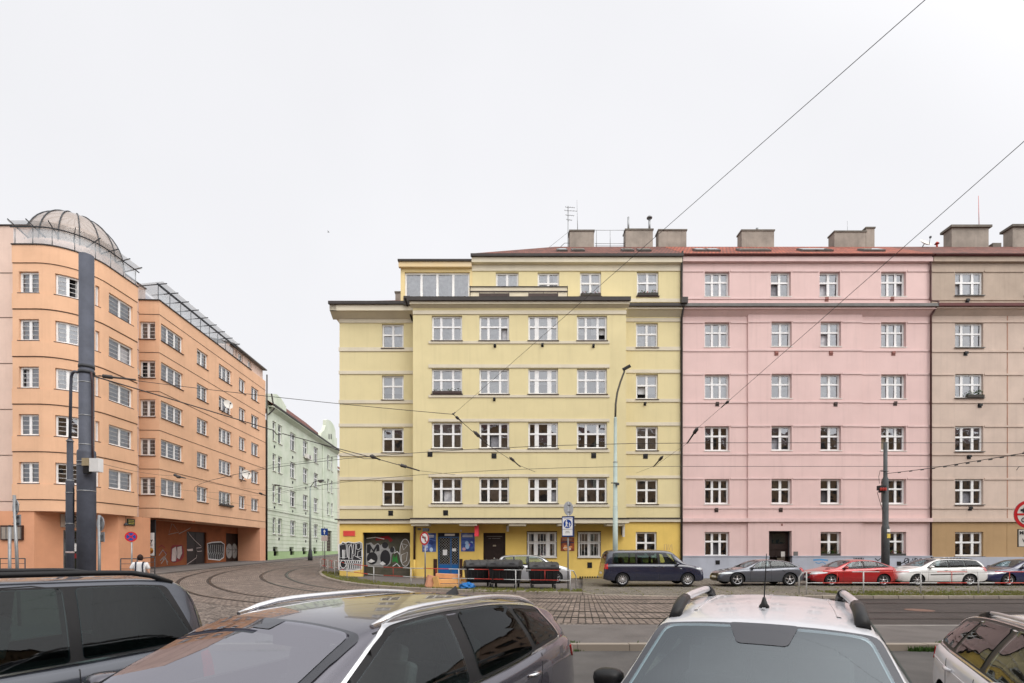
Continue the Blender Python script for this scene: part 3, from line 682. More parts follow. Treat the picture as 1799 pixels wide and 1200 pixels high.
# cornices, gutters, eaves
def eave(root, fr, u0, u1, zt, over, mat, gmat, fas=.35, gut=.16, sof=.5, name='cornice'):
    m = MB(); fbox(m, fr, u0, u1, zt - fas, zt, -.2, over)
    us = fr.step(u0, u1)
    for a, b in zip(us, us[1:]): m.face([fr.P(a, zt - fas, over - .08), fr.P(b, zt - fas, over - .08), fr.P(b, zt - fas - sof * .6, .002), fr.P(a, zt - fas - sof * .6, .002)])
    o = m.build(name, mat, root)
    q = MB(); fbox(q, fr, u0 - .05, u1 + .05, zt - .02, zt + gut, over - .02, over + .13); q.build('gutter', gmat, root)
    return o
eave(yh, FW, X(585), X(733), zy(533.5, YW - .7), .62, 'cream', 'gutter', fas=.38)
m = MB(); zq = zy(533.5, YW - .7); m.box((X(585) , YW - .62, zq - .38), (XL, YW + 9, zq - .002))
m.face([(X(585) + .08, YW + 9, zq - .38), (X(585) + .08, YW - .5, zq - .38), (XL - .002, YW, zq - .68), (XL - .002, YW + 9, zq - .68)]); m.build('cornice', 'cream', yh)
eave(yh, FW, X(1100), X(1197), zy(537.5, YW - .5), .45, 'cream', 'gutter', fas=.16)
eave(yh, FB, XB(721), XB(1104.5), zy(527.5, YB - .35), .28, 'cream', 'gutter', fas=.18, gut=.21, sof=.2)
# ground floor cornice and brackets
strip(yh, FB, XB(721.5), XB(1104.5), ZB(919.3), ZB(912), .14, 'cream', 'cornice', -1.1)
strip(yh, FB, XB(721), XB(1105), ZB(911.8), ZB(910), .20, 'gutter', 'cornice_flashing', -.2)
strip(yh, FW, XL - .08, X(724), Z(920), Z(914), .12, 'cream', 'cornice'); strip(yh, FW, XL - .25, X(722), Z(913.7), Z(912), .2, 'gutter', 'cornice_flashing')
strip(yh, FW, X(1102), XR, Z(917), Z(911.5), .12, 'cream', 'cornice'); strip(yh, FW, X(1100), XR, Z(911.2), Z(909.6), .18, 'gutter', 'cornice_flashing')
for a, b in ((722.5, 753), (807, 838), (894, 924.5), (980, 1011), (1066, 1098)): strip(yh, FB, XB(a), XB(b), ZB(923.5), ZB(919.5), .02, 'cream', 'bracket', -1.05)
# ground floor
gh = [(X(637), X(720.5), .0, Z(935.5)), (X(768.7), X(807), .0, Z(936)), (X(849), X(888), .0, Z(936)),
      (X(927), X(977), Z(979), Z(935)), (X(1016), X(1054), Z(979), Z(935)), (X(1117), X(1154), Z(979), Z(934.5))]
m = MB(); fwall(m, FW, XL, XR, .0, Z(914), gh, mr=0, deep=.9); m.build('ground_floor_wall', ['ochre', 'room'], yh)
window(FW, *gh[3], yh, 'x3w', 'greyc', sill='offwhite', rec=.05); window(FW, *gh[4], yh, 'x2', 'greyc', sill='offwhite', rec=.05); window(FW, *gh[5], yh, 'x2', 'unlitroom', sill='offwhite')
for h, n in ((gh[3], 9), (gh[4], 7)):
    m = MB()
    for k in range(n + 1):
        u = h[0] + (h[1] - h[0]) * k / n; fbox(m, FW, u - .012, u + .012, h[2], h[3], .015, .035)
    for z in (h[2] + .02, (h[2] + h[3]) / 2 + .2, h[3] - .02): fbox(m, FW, h[0] - .04, h[1] + .04, z - .018, z + .018, .036, .055)
    m.build('window_grille', 'offwhite', yh)
    q = MB()
    for a in ((h[0] - .06, h[0] - .005, h[2] - .06, h[3] + .06), (h[1] + .005, h[1] + .06, h[2] - .06, h[3] + .06), (h[0] - .005, h[1] + .005, h[3] + .005, h[3] + .06), (h[0] - .005, h[1] + .005, h[2] - .06, h[2] - .005)): fbox(q, FW, *a, 0, .02)
    q.build('window_surround', 'brown', yh)
# garage recess with painted shutter
h = gh[0]; m = MB(); fbox(m, FW, h[0] + .02, h[1] - .02, .35, h[3] - .03, -.66, -.6)
for k in range(14): fbox(m, FW, h[0] + .02, h[1] - .02, .55 + k * .2, .56 + k * .2, -.6, -.585)
gd = m.build('garage_door', noisy('grey_shutter_paint', lin((86, 80, 70)), .4, 1.6, .7, col2=lin((60, 62, 48))), yh)
# blue double shop door
h = gh[1]; m = MB(); a, b, z1 = h[0] + .01, h[1] - .01, h[3] - .01; mid = a + (b - a) * .60; zt = z1 - .32
for q in ((a, a + .09, .3, zt), (mid - .05, mid + .05, .3, zt), (b - .09, b, .3, zt), (a, b, zt, zt + .08)): fbox(m, FW, *q, -.22, -.14)
for q in ((a + .09, mid - .05), (mid + .05, b - .09)): fbox(m, FW, q[0], q[1], .3, 1.12, -.21, -.16, 1); fbox(m, FW, q[0], q[1], 1.12, 1.2, -.21, -.15)
fbox(m, FW, a, b, zt + .08, z1, -.21, -.17, 2)
dr = m.build('shop_door', ['doorblue', 'doorbright', 'navy'], yh)
m = MB()
for q in ((a + .09, mid - .05), (mid + .05, b - .09)): fquad(m, FW, q[0], q[1], 1.2, zt, -.19)
m.build('pane', 'carglass', dr, fix=False)
m = MB()
for q in ((a + .09, mid - .05), (mid + .05, b - .09)):
    s_ = .17; z = 1.2; u = q[0]
    n = int((zt - 1.2) / s_)
    for k in range(-6, n + 1):
        for sg in (1, -1):
            p0 = [(q[0] if sg > 0 else q[1]), 1.2 + k * s_]; w = q[1] - q[0]; p1 = [(q[1] if sg > 0 else q[0]), p0[1] + w]
            if p0[1] < 1.2: t = (1.2 - p0[1]) / w; p0 = [p0[0] + (p1[0] - p0[0]) * t, 1.2]
            if p1[1] > zt: t = (zt - p0[1]) / max(1e-6, p1[1] - p0[1]); p1 = [p0[0] + (p1[0] - p0[0]) * t, zt]
            if p1[1] > p0[1] + .02: ribbon(m, FW, [p0, p1], .018, -.182)
m.build('grille', 'steel', dr)
m = MB(); fbox(m, FW, mid - .09, mid - .06, 1.25, 1.6, -.14, -.08); m.build('handle', 'chrome', dr)
m = MB(); fbox(m, FW, a + .3, a + .58, 1.75, 2.1, -.178, -.172); fbox(m, FW, mid + .08, mid + .33, 2.0, 2.18, -.178, -.172); fbox(m, FW, a + .42, b - .3, zt + .14, zt + .27, -.168, -.165); m.build('notice', 'white', dr)
# dark passage door
h = gh[2]; m = MB(); a, b, z1 = h[0] + .01, h[1] - .01, h[3] - .01; mid = (a + b) / 2
fbox(m, FW, a, b, .3, z1, -.30, -.25)
for q in ((a + .06, mid - .04), (mid + .04, b - .06)):
    fbox(m, FW, q[0], q[1], .45, 1.1, -.25, -.235); fbox(m, FW, q[0], q[1], 1.2, z1 - .75, -.25, -.24)
fbox(m, FW, a, b, z1 - .62, z1 - .56, -.25, -.22); dr2 = m.build('front_door', ['darkdoor'], yh)
m = MB(); fbox(m, FW, mid - .5, mid + .5, z1 - .24, z1 - .19, -.249, -.246); fbox(m, FW, mid - .38, mid - .22, z1 - .37, z1 - .32, -.249, -.246); fbox(m, FW, mid - .16, mid + .36, z1 - .37, z1 - .32, -.249, -.246); m.build('faded_lettering', 'zinc', dr2)
m = MB(); fbox(m, FW, mid - .1, mid + .1, z1 - .86, z1 - .76, -.24, -.232); fbox(m, FW, a + .2, a + .46, 1.02, 1.2, -.236, -.228); m.build('notice', 'beigec', dr2)
m = MB(); m.lathe([(.05, 0), (.05, .03), (.0, .05)], FW.P(mid - .02, 1.55, -.235), 12, axis='y'); m.build('handle', 'chrome', dr2)
# brown base panels beside the shop door, low and small wall vents
for a, b in ((761.5, 768), (807.5, 812.5)): strip(yh, FW, X(a), X(b), .3, Z(982), .03, 'brown', 'base_panel')
def vent(root, fr, u, z, w=.2, h=.27, deep=.12, mat='black'):
    m = MB(); fbox(m, fr, u - w / 2, u + w / 2, z - h / 2, z + h / 2, 0, .02)
    fbox(m, fr, u - w * .42, u + w * .42, z - h * .1, z + h * .45, .02, deep); m.build('vent', mat, root)
for px, py in ((755.5, 798), (868, 801), (1043, 800.5), (783, 901)): vent(yh, FB, XB(px), ZB(py), .30, .32, .05)
for px, py in ((869.5, 608), (953, 607), (1042.5, 608.5), (868.5, 702)): vent(yh, FB, XB(px), ZB(py), .15, .2, .16)
for px, py in ((1134, 801.5), (686.5, 901.5)): vent(yh, FW, X(px), Z(py), .30, .32, .05)
vent(yh, FW, X(1133), Z(710), .15, .2, .16); vent(yh, FW, X(1036), Z(993), .30, .36, .03)
m = MB()
for k in range(9): fbox(m, FW, X(1018) + k * .155, X(1018) + k * .155 + .1, .30, .40, 0, .02)
m.build('vent', 'black', yh)
# drain pipes
def pipe(root, pts, r, mat): m = MB(); m.tube(pts, r, 8); return m.build('downpipe', mat, root)
xp = X(1196.5)
pipe(yh, [(xp, YW - .30, Z(446)), (xp, YW - .16, Z(456)), (xp, YW - .14, Z(530)), (xp, YW - .55, Z(534)), (xp, YW - .55, Z(541)), (xp, YW - .14, Z(560)), (xp, YW - .14, Z(860)), (xp, YW - .14, .3)], .065, 'gutter')
m = MB(); m.box((xp - .2, YW - .72, Z(541)), (xp + .2, YW - .45, Z(531))); m.build('rainwater_head', 'gutter', yh)
pipe(yh, [(X(721), YB - .5, ZB(529)), (X(719), YW - .45, Z(545)), (X(726), YW - .14, Z(566))], .07, 'gutter')
m = MB(); m.box((X(713), YW - .75, Z(545)), (X(724), YW - .45, Z(530))); m.build('rainwater_head', 'gutter', yh)
pipe(yh, [(X(728.5), YW - .08, Z(922)), (X(728.5), YW - .08, Z(983))], .07, 'brown'); pipe(yh, [(X(728.5), YW - .08, Z(983)), (X(728.5), YW - .08, .3)], .07, 'ochre')
# top storey
wt = [(X(871), X(911), Z(521), Z(478.5)), (X(944.5), X(982.5), Z(521), Z(478.5)), (X(1019), X(1056), Z(521), Z(478)), (X(1119), X(1157), Z(520.5), Z(477.5))]
m = MB(); fwall(m, FW, X(829), XR, Z(545), Z(447), wt); fwall(m, FW, X(725), X(829), Z(545), Z(522), [])
m.face([(X(829), YW, Z(545)), (X(829), YW, Z(447)), (X(829), YW + 6, Z(447)), (X(829), YW + 6, Z(545))]); m.build('attic_wall', ['yellow', 'room'], yh)
window(FW, *wt[0], yh, 'o2n', 'lace'); window(FW, *wt[1], yh, 'x2', 'lace'); window(FW, *wt[2], yh, 'x2', 'net'); window(FW, *wt[3], yh, 'x2', 'net')
strip(yh, FW, X(829), XR, Z(476.5), Z(460), .05, 'cream'); strip(yh, FW, X(997), XR, Z(531), Z(525), .04, 'cream')
eave(yh, FW, X(829), X(1196), zy(449.5, YW - .38), .30, 'cream', 'gutter', fas=.34, gut=.14, sof=.1)
# glazed attic room
gz = (X(711), X(825), Z(522.5), Z(478)); FG = Fr((0, YW - .02, 0), (1, 0, 0), (0, -1, 0))
m = MB(); fwall(m, FG, X(704), X(830), Z(545), Z(462), [gz], deep=.8)
m.face([(X(704), YW - .02, Z(545)), (X(704), YW - .02, Z(462)), (X(704), YW + 5, Z(462)), (X(704), YW + 5, Z(545))])
m.build('glazed_attic_wall', [noisy('warm_cream_plaster', lin((222, 202, 152)), .1, 1, .9), 'room'], yh)
window(FG, *gz, yh, 'w4', 'net', sill='offwhite')
strip(yh, FG, X(701.5), X(829), Z(472), Z(463), .22, noisy('patchy_orange_cream_plaster', lin((220, 192, 142)), .1, .25, .9, col2=lin((216, 200, 172))), 'cornice'); strip(yh, FG, X(700.5), X(829), Z(463), Z(460), .32, 'gutter', 'gutter', -3)
# terrace parapet on the bay roof
FT = Fr((0, YB + .25, 0), (1, 0, 0), (0, -1, 0)); xt = lambda p: ux(p, YB + .25); zt_ = lambda p: zy(p, YB + .25)
m = MB(); fbox(m, FT, xt(826), xt(996), zt_(527), zt_(504.5), -.15, 0); m.build('terrace_parapet', 'cream', yh)
m = MB(); fbox(m, FT, xt(825), xt(997), zt_(513), zt_(511.6), 0, .05); fbox(m, FT, xt(825), xt(997), zt_(504.5), zt_(503.4), -.2, .05)
for p in (826, 997): m.tube([FT.P(xt(p), zt_(524), .02), FT.P(xt(p), zt_(502.5), .02)], .02, 6)
m.build('terrace_rail', 'gutter', yh)
for a, b, lab in ((842, 895, 'brown trough planter on the bay roof edge, left of the pair'), (928, 980, 'brown trough planter on the bay roof edge, right of the pair')):
    t = MB(); fbox(t, FT, xt(a), xt(b), zt_(524), zt_(519), .03, .26); o = t.build('trough_planter', 'sill'); tag(o, lab, 'planter', 'trough planters on the bay roof')
    t = MB(); fbox(t, FT, xt(a), xt(b), zt_(516.5), zt_(515.3), .24, .27)
    for q in (a + 1, (a + b) / 2, b - 1): fbox(t, FT, xt(q) - .015, xt(q) + .015, zt_(519), zt_(516.5), .24, .27)
    t.build('rail', 'sill', o)
# roofs
RY = 36.6; RZ = zy(433.5, RY)
ze = zy(445.3, YW - .4)
m = MB(); m.face([(X(829), YW - .4, ze), (X(1197), YW - .4, ze), (X(1197), RY, RZ), (ux(975, RY), RY, RZ)]); m.face([(X(829), YW - .4, ze), (ux(975, RY), RY, RZ), (X(829), RY + 4.4, ze)])
m.face([(ux(975, RY), RY, RZ), (X(1197), RY, RZ), (X(1197), RY + 5, ze), (X(829), RY + 4.4, ze)])
rf = m.build('roof', 'tile', yh)
def chimney(root, p0, p1, top, bot=440, y=RY - .2, dep=.7, cap=.10, over=.05):
    m = MB(); x0, x1 = ux(p0, y), ux(p1, y); z0, z1 = zy(bot, y) - 1.2, zy(top, y)
    m.box((x0, y, z0), (x1, y + dep, z1 - cap)); m.box((x0 - over, y - over, z1 - cap), (x1 + over, y + dep + over, z1), 1)
    return m.build('chimney', ['chimney', 'chimcap'], root)
ch1 = chimney(rf, 1001, 1043.5, 404); ch2 = chimney(rf, 1099, 1147, 402); chimney(rf, 1157, 1206, 403, y=RY + .1)
zc = zy(402, RY)
for px, top, r, cp in ((1104, 380, .07, 0), (1141, 382, .08, 1)):
    m = MB(); x = ux(px, RY + .1); m.tube([(x, RY + .1, zc - .05), (x, RY + .1, zy(top, RY))], r, 10)
    if cp: m.lathe([(.2, 0), (.2, .06), (.1, .16), (.0, .2)], (x, RY + .1, zy(top, RY)), 14)
    m.build('flue_pipe', 'steel', ch2)
m = MB()
for px in (1048, 1072, 1096): m.tube([(ux(px, RY), RY, RZ - .1), (ux(px, RY), RY, zy(404, RY))], .02, 6)
for py in (404.5, 428, 432): m.tube([(ux(1045, RY), RY, zy(py, RY)), (ux(1098, RY), RY, zy(py, RY))], .015, 6)
m.tube([(ux(985, RY), RY, RZ), (ux(992, RY), RY, zy(427, RY)), (ux(1000, RY), RY, zy(427, RY))], .02, 6)
m.build('roof_walkway_rail', 'steel', rf)
def skylight(root, p0, p1, py, y0=YW - .4, z0=ze, mat='zinc'):
    t = .55; sl = (RZ - z0) / (RY - y0); yy = y0 + t * (RY - y0) * .6; zz = z0 + (yy - y0) * sl; n = Vector((0, -sl, 1)).normalized()
    m = MB(); c = Vector(((ux(p0, yy) + ux(p1, yy)) / 2, yy, zz)) + n * .06
    m.obox(c, ((ux(p1, yy) - ux(p0, yy)) / 2, 0, 0), Vector((0, 1, sl)).normalized() * .45, n * .06)
    w = m.build('skylight', mat, root)
    m = MB(); m.obox(c + n * .065, ((ux(p1, yy) - ux(p0, yy)) / 2 - .08, 0, 0), Vector((0, 1, sl)).normalized() * .37, n * .006); m.build('pane', 'carglassl', w)
for a, b in ((978, 996), (1004, 1026), (1092, 1112), (1120, 1142)): skylight(rf, a, b, 440)
# low roof over the left wing
m = MB(); zl = zy(530, YW - .6); m.face([(X(584), YW - .6, zl), (X(730), YW - .6, zl), (X(730), YW + 4.2, zl + 2.45), (X(680), YW + 4.2, zl + 2.45)]); m.face([(X(584), YW - .6, zl), (X(680), YW + 4.2, zl + 2.45), (X(584), YW + 9, zl)])
rf2 = m.build('roof', 'tile', yh)
chimney(rf2, 694.5, 704, 512, 527, y=YW + 3.5, dep=.5)
m = MB(); m.box((XL + .3, YW + 1.2, 0), (XR - .02, YW + 11, Z(545) - .3)); m.box((X(835), YW + 1.2, Z(545) - .3), (XR - .02, YW + 8.5, Z(455))); m.build('rear_wall', 'yellow', yh)
# graffiti
def px_poly(pts): return [(X(a), Z(b)) for a, b in pts]
gm = MB(); w0 = [(595.5, 1001), (595, 957), (600, 955), (602, 952), (607, 954), (612, 952), (622, 954), (632, 952), (636, 954), (637, 975), (635.5, 1000), (628, 1001), (620, 1002), (600, 1002)]
blob(gm, FW, px_poly(w0), .004, 0); ribbon(gm, FW, px_poly(w0), .06, .008, 1, True)
ins = [[(597, 980), (596, 958), (608, 955), (610, 979)], [(611, 979), (611, 957), (617, 955), (619, 968), (618, 982)], [(620, 972), (621, 957), (625, 955), (624, 975)], [(627, 965), (626, 956), (633, 954), (634, 962), (630, 966)], [(628, 978), (629, 969), (635.5, 967), (635.5, 978)], [(619, 984), (621, 975), (626, 978), (634.5, 982), (634.5, 986)],
       [(597, 999), (596, 984), (634.5, 985), (635, 999), (615, 1000)]]
for q in ins: ribbon(gm, FW, px_poly(q), .032, .007, 1, True)
for k in range(7): ribbon(gm, FW, px_poly([(609 + k * 3.6, 984), (612 + k * 3.4, 990), (612.5 + k * 3.3, 999)]), .045, .010, 1)
ribbon(gm, FW, [(X(603) + .19 * math.cos(R(t)), Z(991) + .25 * math.sin(R(t))) for t in range(0, 360, 20)], .04, .010, 1, True)
for q in ([(602, 981), (602, 966), (603.2, 966), (603.5, 981)], [(605.5, 981), (606, 966)], [(613, 983), (613.5, 962), (616, 957)]): ribbon(gm, FW, px_poly(q), .045, .010, 1)
gm.build('graffiti', ['paintblack', 'paintwhite'], yh)
FGd = Fr((0, YW + .585, 0), (1, 0, 0), (0, -1, 0)); yg = YW + .585
def pg(pts): return [(ux(a, yg), zy(b, yg)) for a, b in pts]
gm = MB()
blob(gm, FGd, pg([(643, 993), (643, 955), (652, 953), (657, 958), (664, 954), (668, 958), (676, 953), (682, 957), (683, 965), (692, 960), (695, 968), (688, 974), (686, 990), (680, 995), (660, 994)]), .004, 1)
for q in ([(644.5, 972), (645, 957), (650, 956), (656, 966), (662, 956), (666, 957), (667, 968), (661, 969), (661.5, 963), (657, 972), (652, 964), (650, 972)],): blob(gm, FGd, pg(q), .007, 0)
for cx, cy, rx, ry in ((654, 981, 9.5, 11), (677, 980, 9, 14), (676.5, 958, 5.5, 5.5), (689, 966, 4, 5)): blob(gm, FGd, pg(ell(cx, cy, rx, ry)), .008, 0)
blob(gm, FGd, pg([(646, 987), (652, 982), (659, 986), (652, 989)]), .011, 2); blob(gm, FGd, pg([(667, 990), (672, 986), (678, 991), (672, 993)]), .011, 2)
blob(gm, FGd, pg(ell(712, 971, 9.5, 24, 26)), .004, 3)
for q in (ell(712, 971, 9.5, 24, 26), [(706, 955), (716, 958), (709, 966)], [(705, 975), (716, 970), (714, 985), (706, 990)]): ribbon(gm, FGd, pg(q), .035, .008, 2, True)
blob(gm, FGd, pg([(689, 988), (691, 974), (694, 981), (697, 975), (700, 990), (694, 986)]), .006, 4)
for q in ([(690, 995), (697, 990), (703, 996)], [(692, 972), (698, 969), (702, 974)], [(644, 946), (660, 944), (675, 947)]): ribbon(gm, FGd, pg(q), .05, .007, 2)
for q in ([(660, 947), (682, 944), (688, 951)], ): ribbon(gm, FGd, pg(q), .22, .003, 5)
gm.build('graffiti', ['paintblack', 'paintgrey', 'paintwhite', noisy('faded_grey_spray', lin((120, 112, 100)), .3, 3, .7), 'paintgreen', 'paintred'], gd)
gm = MB()
for q in ([(1167, 967), (1167, 957), (1171, 956), (1171, 967)], [(1173, 966), (1174, 957), (1178, 958), (1176, 966)], [(1180, 956), (1181, 968)]): ribbon(gm, FW, px_poly(q), .03, .004)
gm.build('graffiti', [noisy('faded_mauve_spray', lin((180, 150, 120)), .2, 3, .8)], yh)

# wall-mounted things of the yellow house
def boxthing(name, lab, cat, fr, a, mat, group=None):
    m = MB(); fbox(m, fr, *a); o = m.build(name, mat); return tag(o, lab, cat, group)
o = boxthing('street_name_plate', 'small red street plate above the black graffiti', 'plate', FW, (X(603), X(624), Z(942), Z(932.5), 0, .03), noisy('faded_red_enamel', lin((206, 96, 84)), .1, 5, .4))
m = MB(); fbox(m, FW, X(604.2), X(622.8), Z(941), Z(933.5), .03, .034); m.build('inner_field', noisy('red_enamel_field', lin((210, 72, 66)), .1, 3, .4), o)
PB = noisy('navy_printed_poster', lin((40, 58, 120)), .5, 2.2, .5, col2=lin((90, 120, 180)), detail=3)
def poster(lab, a, b, t, bt, seed, mats):
    r = random.Random(seed); m = MB(); fbox(m, FW, X(a), X(b), Z(bt), Z(t), 0, .025); o = m.build('poster', mats[0]); tag(o, lab, 'poster', 'posters by the shop door')
    m = MB(); w, h_ = X(b) - X(a), Z(t) - Z(bt)
    for k in range(7): blob(m, FW, ell(X(a) + w * r.uniform(.2, .8), Z(bt) + h_ * r.uniform(.12, .5), w * r.uniform(.08, .18), h_ * r.uniform(.06, .14), 14), .027 + k * .001, k % 3)
    for z0 in (.86, .78): fbox(m, FW, X(a) + w * .1, X(a) + w * .85, Z(bt) + h_ * z0, Z(bt) + h_ * (z0 + .035), .025, .029, 3)
    ribbon(m, FW, [(X(a) + .02, Z(bt) + h_ * .62), (X(a) + w * .5, Z(bt) + h_ * .68), (X(b) - .02, Z(bt) + h_ * .6)], .06, .037, 1)
    m.build('picture', mats[1:], o); return o
poster('blue shop poster partly behind the no left turn sign', 742, 766, 936.7, 969.5, 1, [PB, pr('poster_pale', lin((180, 200, 225)), .5), pr('poster_mid', lin((80, 110, 180)), .5), pr('poster_lilac', lin((140, 140, 190)), .5), 'white'])
poster('blue shop poster right of the blue shop door', 810, 834, 936.3, 968.8, 2, [PB, pr('poster_pale', lin((150, 180, 215)), .5), pr('poster_deep', lin((36, 60, 150)), .5), pr('poster_pinkish', lin((190, 150, 160)), .5), 'white'])
poster('orange brown picture poster between the barred windows', 985, 1009, 944, 968, 3, [noisy('orange_printed_poster', lin((176, 92, 60)), .5, 3, .5, col2=lin((90, 50, 50))), pr('poster_orange', lin((220, 150, 90)), .5), pr('poster_navy', lin((40, 50, 80)), .5), pr('poster_cream', lin((225, 195, 170)), .5), 'beigec'])
o = empty('projecting_sign', FW.P(X(840), Z(933), .3), 'red projecting box sign under the bay cornice', 'sign')
m = MB(); fbox(m, FW, X(835.5), X(842.5), Z(943), Z(923.5), .35, .95); m.build('sign_box', noisy('pinkish_red_sign_face', lin((224, 70, 80)), .1, 3, .4), o)
m = MB(); fbox(m, FW, X(839), X(841), Z(930), Z(926), 0, .35); m.build('bracket', 'darksteel', o)
for px, lab in ((892, 'white wall lamp right of the dark passage door'), (1093.5, 'white tall wall lamp box under the right end of the bay')):
    o = empty('wall_lamp', FW.P(X(px), Z(930), 0), lab, 'lamp'); hh = 10 if px < 1000 else 20; t0 = 924 if px < 1000 else 923.5
    m = MB(); fbox(m, FW, X(px - 1.8), X(px + 2.2), Z(t0 + hh), Z(t0), .12, .34); m.build('housing', 'offwhite', o)
    m = MB(); fbox(m, FW, X(px - 2.4), X(px - .6), Z(t0 + hh * .8), Z(t0 - 1), 0, .12); m.build('bracket', 'black', o)
boxthing('security_camera', 'small white security box above the blue shop poster', 'camera', FW, (X(808.5), X(811.5), Z(934), Z(931), 0, .12), 'offwhite')
boxthing('house_number_plate', 'small grey house number plate beside the brown drainpipe', 'plate', FW, (X(733.5), X(739.5), Z(931.5), Z(928), 0, .02), 'zinc')
boxthing('house_number_plate', 'small blue house number plate above the no left turn sign', 'plate', FW, (X(746), X(754), Z(933), Z(928.5), 0, .02), 'blue')
def flowerbox(fr, u0, u1, z, lab, d=.0, flowers=True, h=.18, seed=0, boxm='soil', n=60):
    r = random.Random(seed); o = empty('window_box', fr.P((u0 + u1) / 2, z, d), lab, 'window box', 'planted window boxes')
    m = MB(); fbox(m, fr, u0, u1, z, z + .16, d - .1, d + .1); m.build('trough', boxm, o)
    m = MB(); q = MB()
    for _ in range(n):
        c = fr.P(r.uniform(u0 + .03, u1 - .03), z + .16 + r.uniform(-.02, h), d + r.uniform(-.11, .12)); s_ = r.uniform(.03, .06)
        a = Vector((r.uniform(-1, 1), r.uniform(-1, 1), r.uniform(-1, 1))).normalized(); b = a.cross(Vector((r.random(), r.random(), r.random() + .1))).normalized()
        (q if flowers and r.random() < .4 else m).face([c - a * s_, c + b * s_ * .6, c + a * s_, c - b * s_ * .6])
    m.build('foliage', 'leaf', o, fix=False)
    if q.f: q.build('flowers', 'flower', o, fix=False)
flowerbox(FW, X(1120), X(1156), Z(520), 'red flowers in a box at the yellow top-storey window nearest the pink house', .02, seed=1)
flowerbox(FW, X(1020), X(1055), Z(521), 'sparse red flowers in a box at the yellow attic window above the bay roof', .02, seed=2, n=36)
flowerbox(FB, XB(760), XB(811), ZB(692.5), 'dried brown heather in a box at the third-floor bay window', .02, flowers=False, seed=3, boxm='sill')
# aerials on the roof
o = empty('aerial_mast', (ux(998, RY), RY, RZ - .2), 'television aerial mast with many rods beside the left chimney', 'aerial')
m = MB(); x = ux(998, RY); m.tube([(x, RY, RZ - .3), (x, RY, zy(362, RY))], .03, 6); m.build('mast', 'steel', o)
m = MB()
for py, L in ((364, .45), (370, .6), (378, .4), (386, .25)):
    z = zy(py, RY); m.tube([(x - L * .4, RY, z), (x + L, RY - .1, z - .1)], .015, 5)
    for k in range(5): q = x - L * .4 + L * 1.4 * k / 4; m.tube([(q, RY - .3, z - .02 * k - .13), (q, RY + .2, z - .02 * k + .13)], .012, 5)
m.build('antenna_rods', 'steel', o)
m = MB(); m.tube([(x, RY, zy(408, RY)), (ux(958, RY), RY + .3, zy(436, RY))], .012, 5); m.build('guy_wire', 'steel', o)
m = MB(); x = ux(1015.5, RY); m.tube([(x, RY + .2, zy(405, RY)), (x - .05, RY + .2, zy(348, RY))], [.025, .012], 6); tag(m.build('lightning_rod', 'steel'), 'tall thin lightning rod on the left grey chimney', 'lightning rod')
# ------------------------------------------------------------------ pink apartment house
ph = empty('apartment_house', (X(1415), YW, .3), 'pink apartment house with grey blue plinth between the yellow and beige ones', 'building', 'apartment houses along the street')
PX0, PX1 = X(1198), X(1634.5)
FM = Fr((0, YW - .10, 0), (1, 0, 0), (0, -1, 0))                     # slightly advanced middle
rowsP = ((477, 520.5), (566, 609.5), (657.5, 700.5), (748.5, 792), (841.5, 885.5), (934.5, 977.5))
pc = ((1238, 1281.5, 'x3e'), (1354, 1389.5, 'x2p'), (1440, 1476, 'x2p'), (1548, 1592, 'x3e'))
wp = [(X(a), X(b), Z(q), Z(p), st, i, j) for i, (p, q) in enumerate(rowsP) for j, (a, b, st) in enumerate(pc) if not (i == 5 and j == 1)]
door = (X(1349.5), X(1389.5), 0, Z(933))
m = MB()
for u0, u1 in ((PX0, X(1313)), (X(1513), PX1)): fwall(m, FW, u0, u1, Z(978), Z(447), [w for w in wp if u0 < w[0] < u1])
fwall(m, FM, X(1313), X(1513), Z(978), Z(541), [w for w in wp if X(1313) < w[0] < X(1513) and w[5] > 0] + [(door[0], door[1], Z(978), door[3])])
fwall(m, FW, X(1313), X(1513), Z(541), Z(447), [w for w in wp if X(1313) < w[0] < X(1513) and w[5] == 0])
for u in (X(1313), X(1513)): m.face([(u, YW - .1, Z(978)), (u, YW, Z(978)), (u, YW, Z(541)), (u, YW - .1, Z(541))])
m.build('wall', ['pink', 'room'], ph)
FP = Fr((0, YW - .16, 0), (1, 0, 0), (0, -1, 0))
m = MB(); fwall(m, FP, PX0, PX1, 0, Z(978), [(door[0], door[1], 0, Z(978))], deep=.8); fbox(m, FP, PX0, door[0], Z(978), Z(976.4), -.3, .03); fbox(m, FP, door[1], PX1, Z(978), Z(976.4), -.3, .03)
m.build('plinth', ['plinth', 'room'], ph)
crt = [['net', 'greyc', 'net', 'net'], ['net', 'net', 'net', 'net'], ['net', 'greyc', 'net', 'greyc'], ['unlitroom', 'greyc', 'greyc', 'beigec'], ['greyc', 'greyc', 'unlitroom', 'greyc'], ['unlitroom', 'unlitroom', 'unlitroom', 'unlitroom']]
for w in wp:
    op = (0, True) if (w[5], w[6]) in ((0, 1), (0, 2), (1, 2), (4, 2), (3, 1)) else ((2, True) if (w[5], w[6]) == (0, 3) else None)
    fr = FM if (w[6] in (1, 2) and w[5] > 0) else FW
    window(fr, *w[:4], ph, w[4], crt[w[5]][w[6]], sill='offwhite', opened=op, rec=.2, sillo=.03)
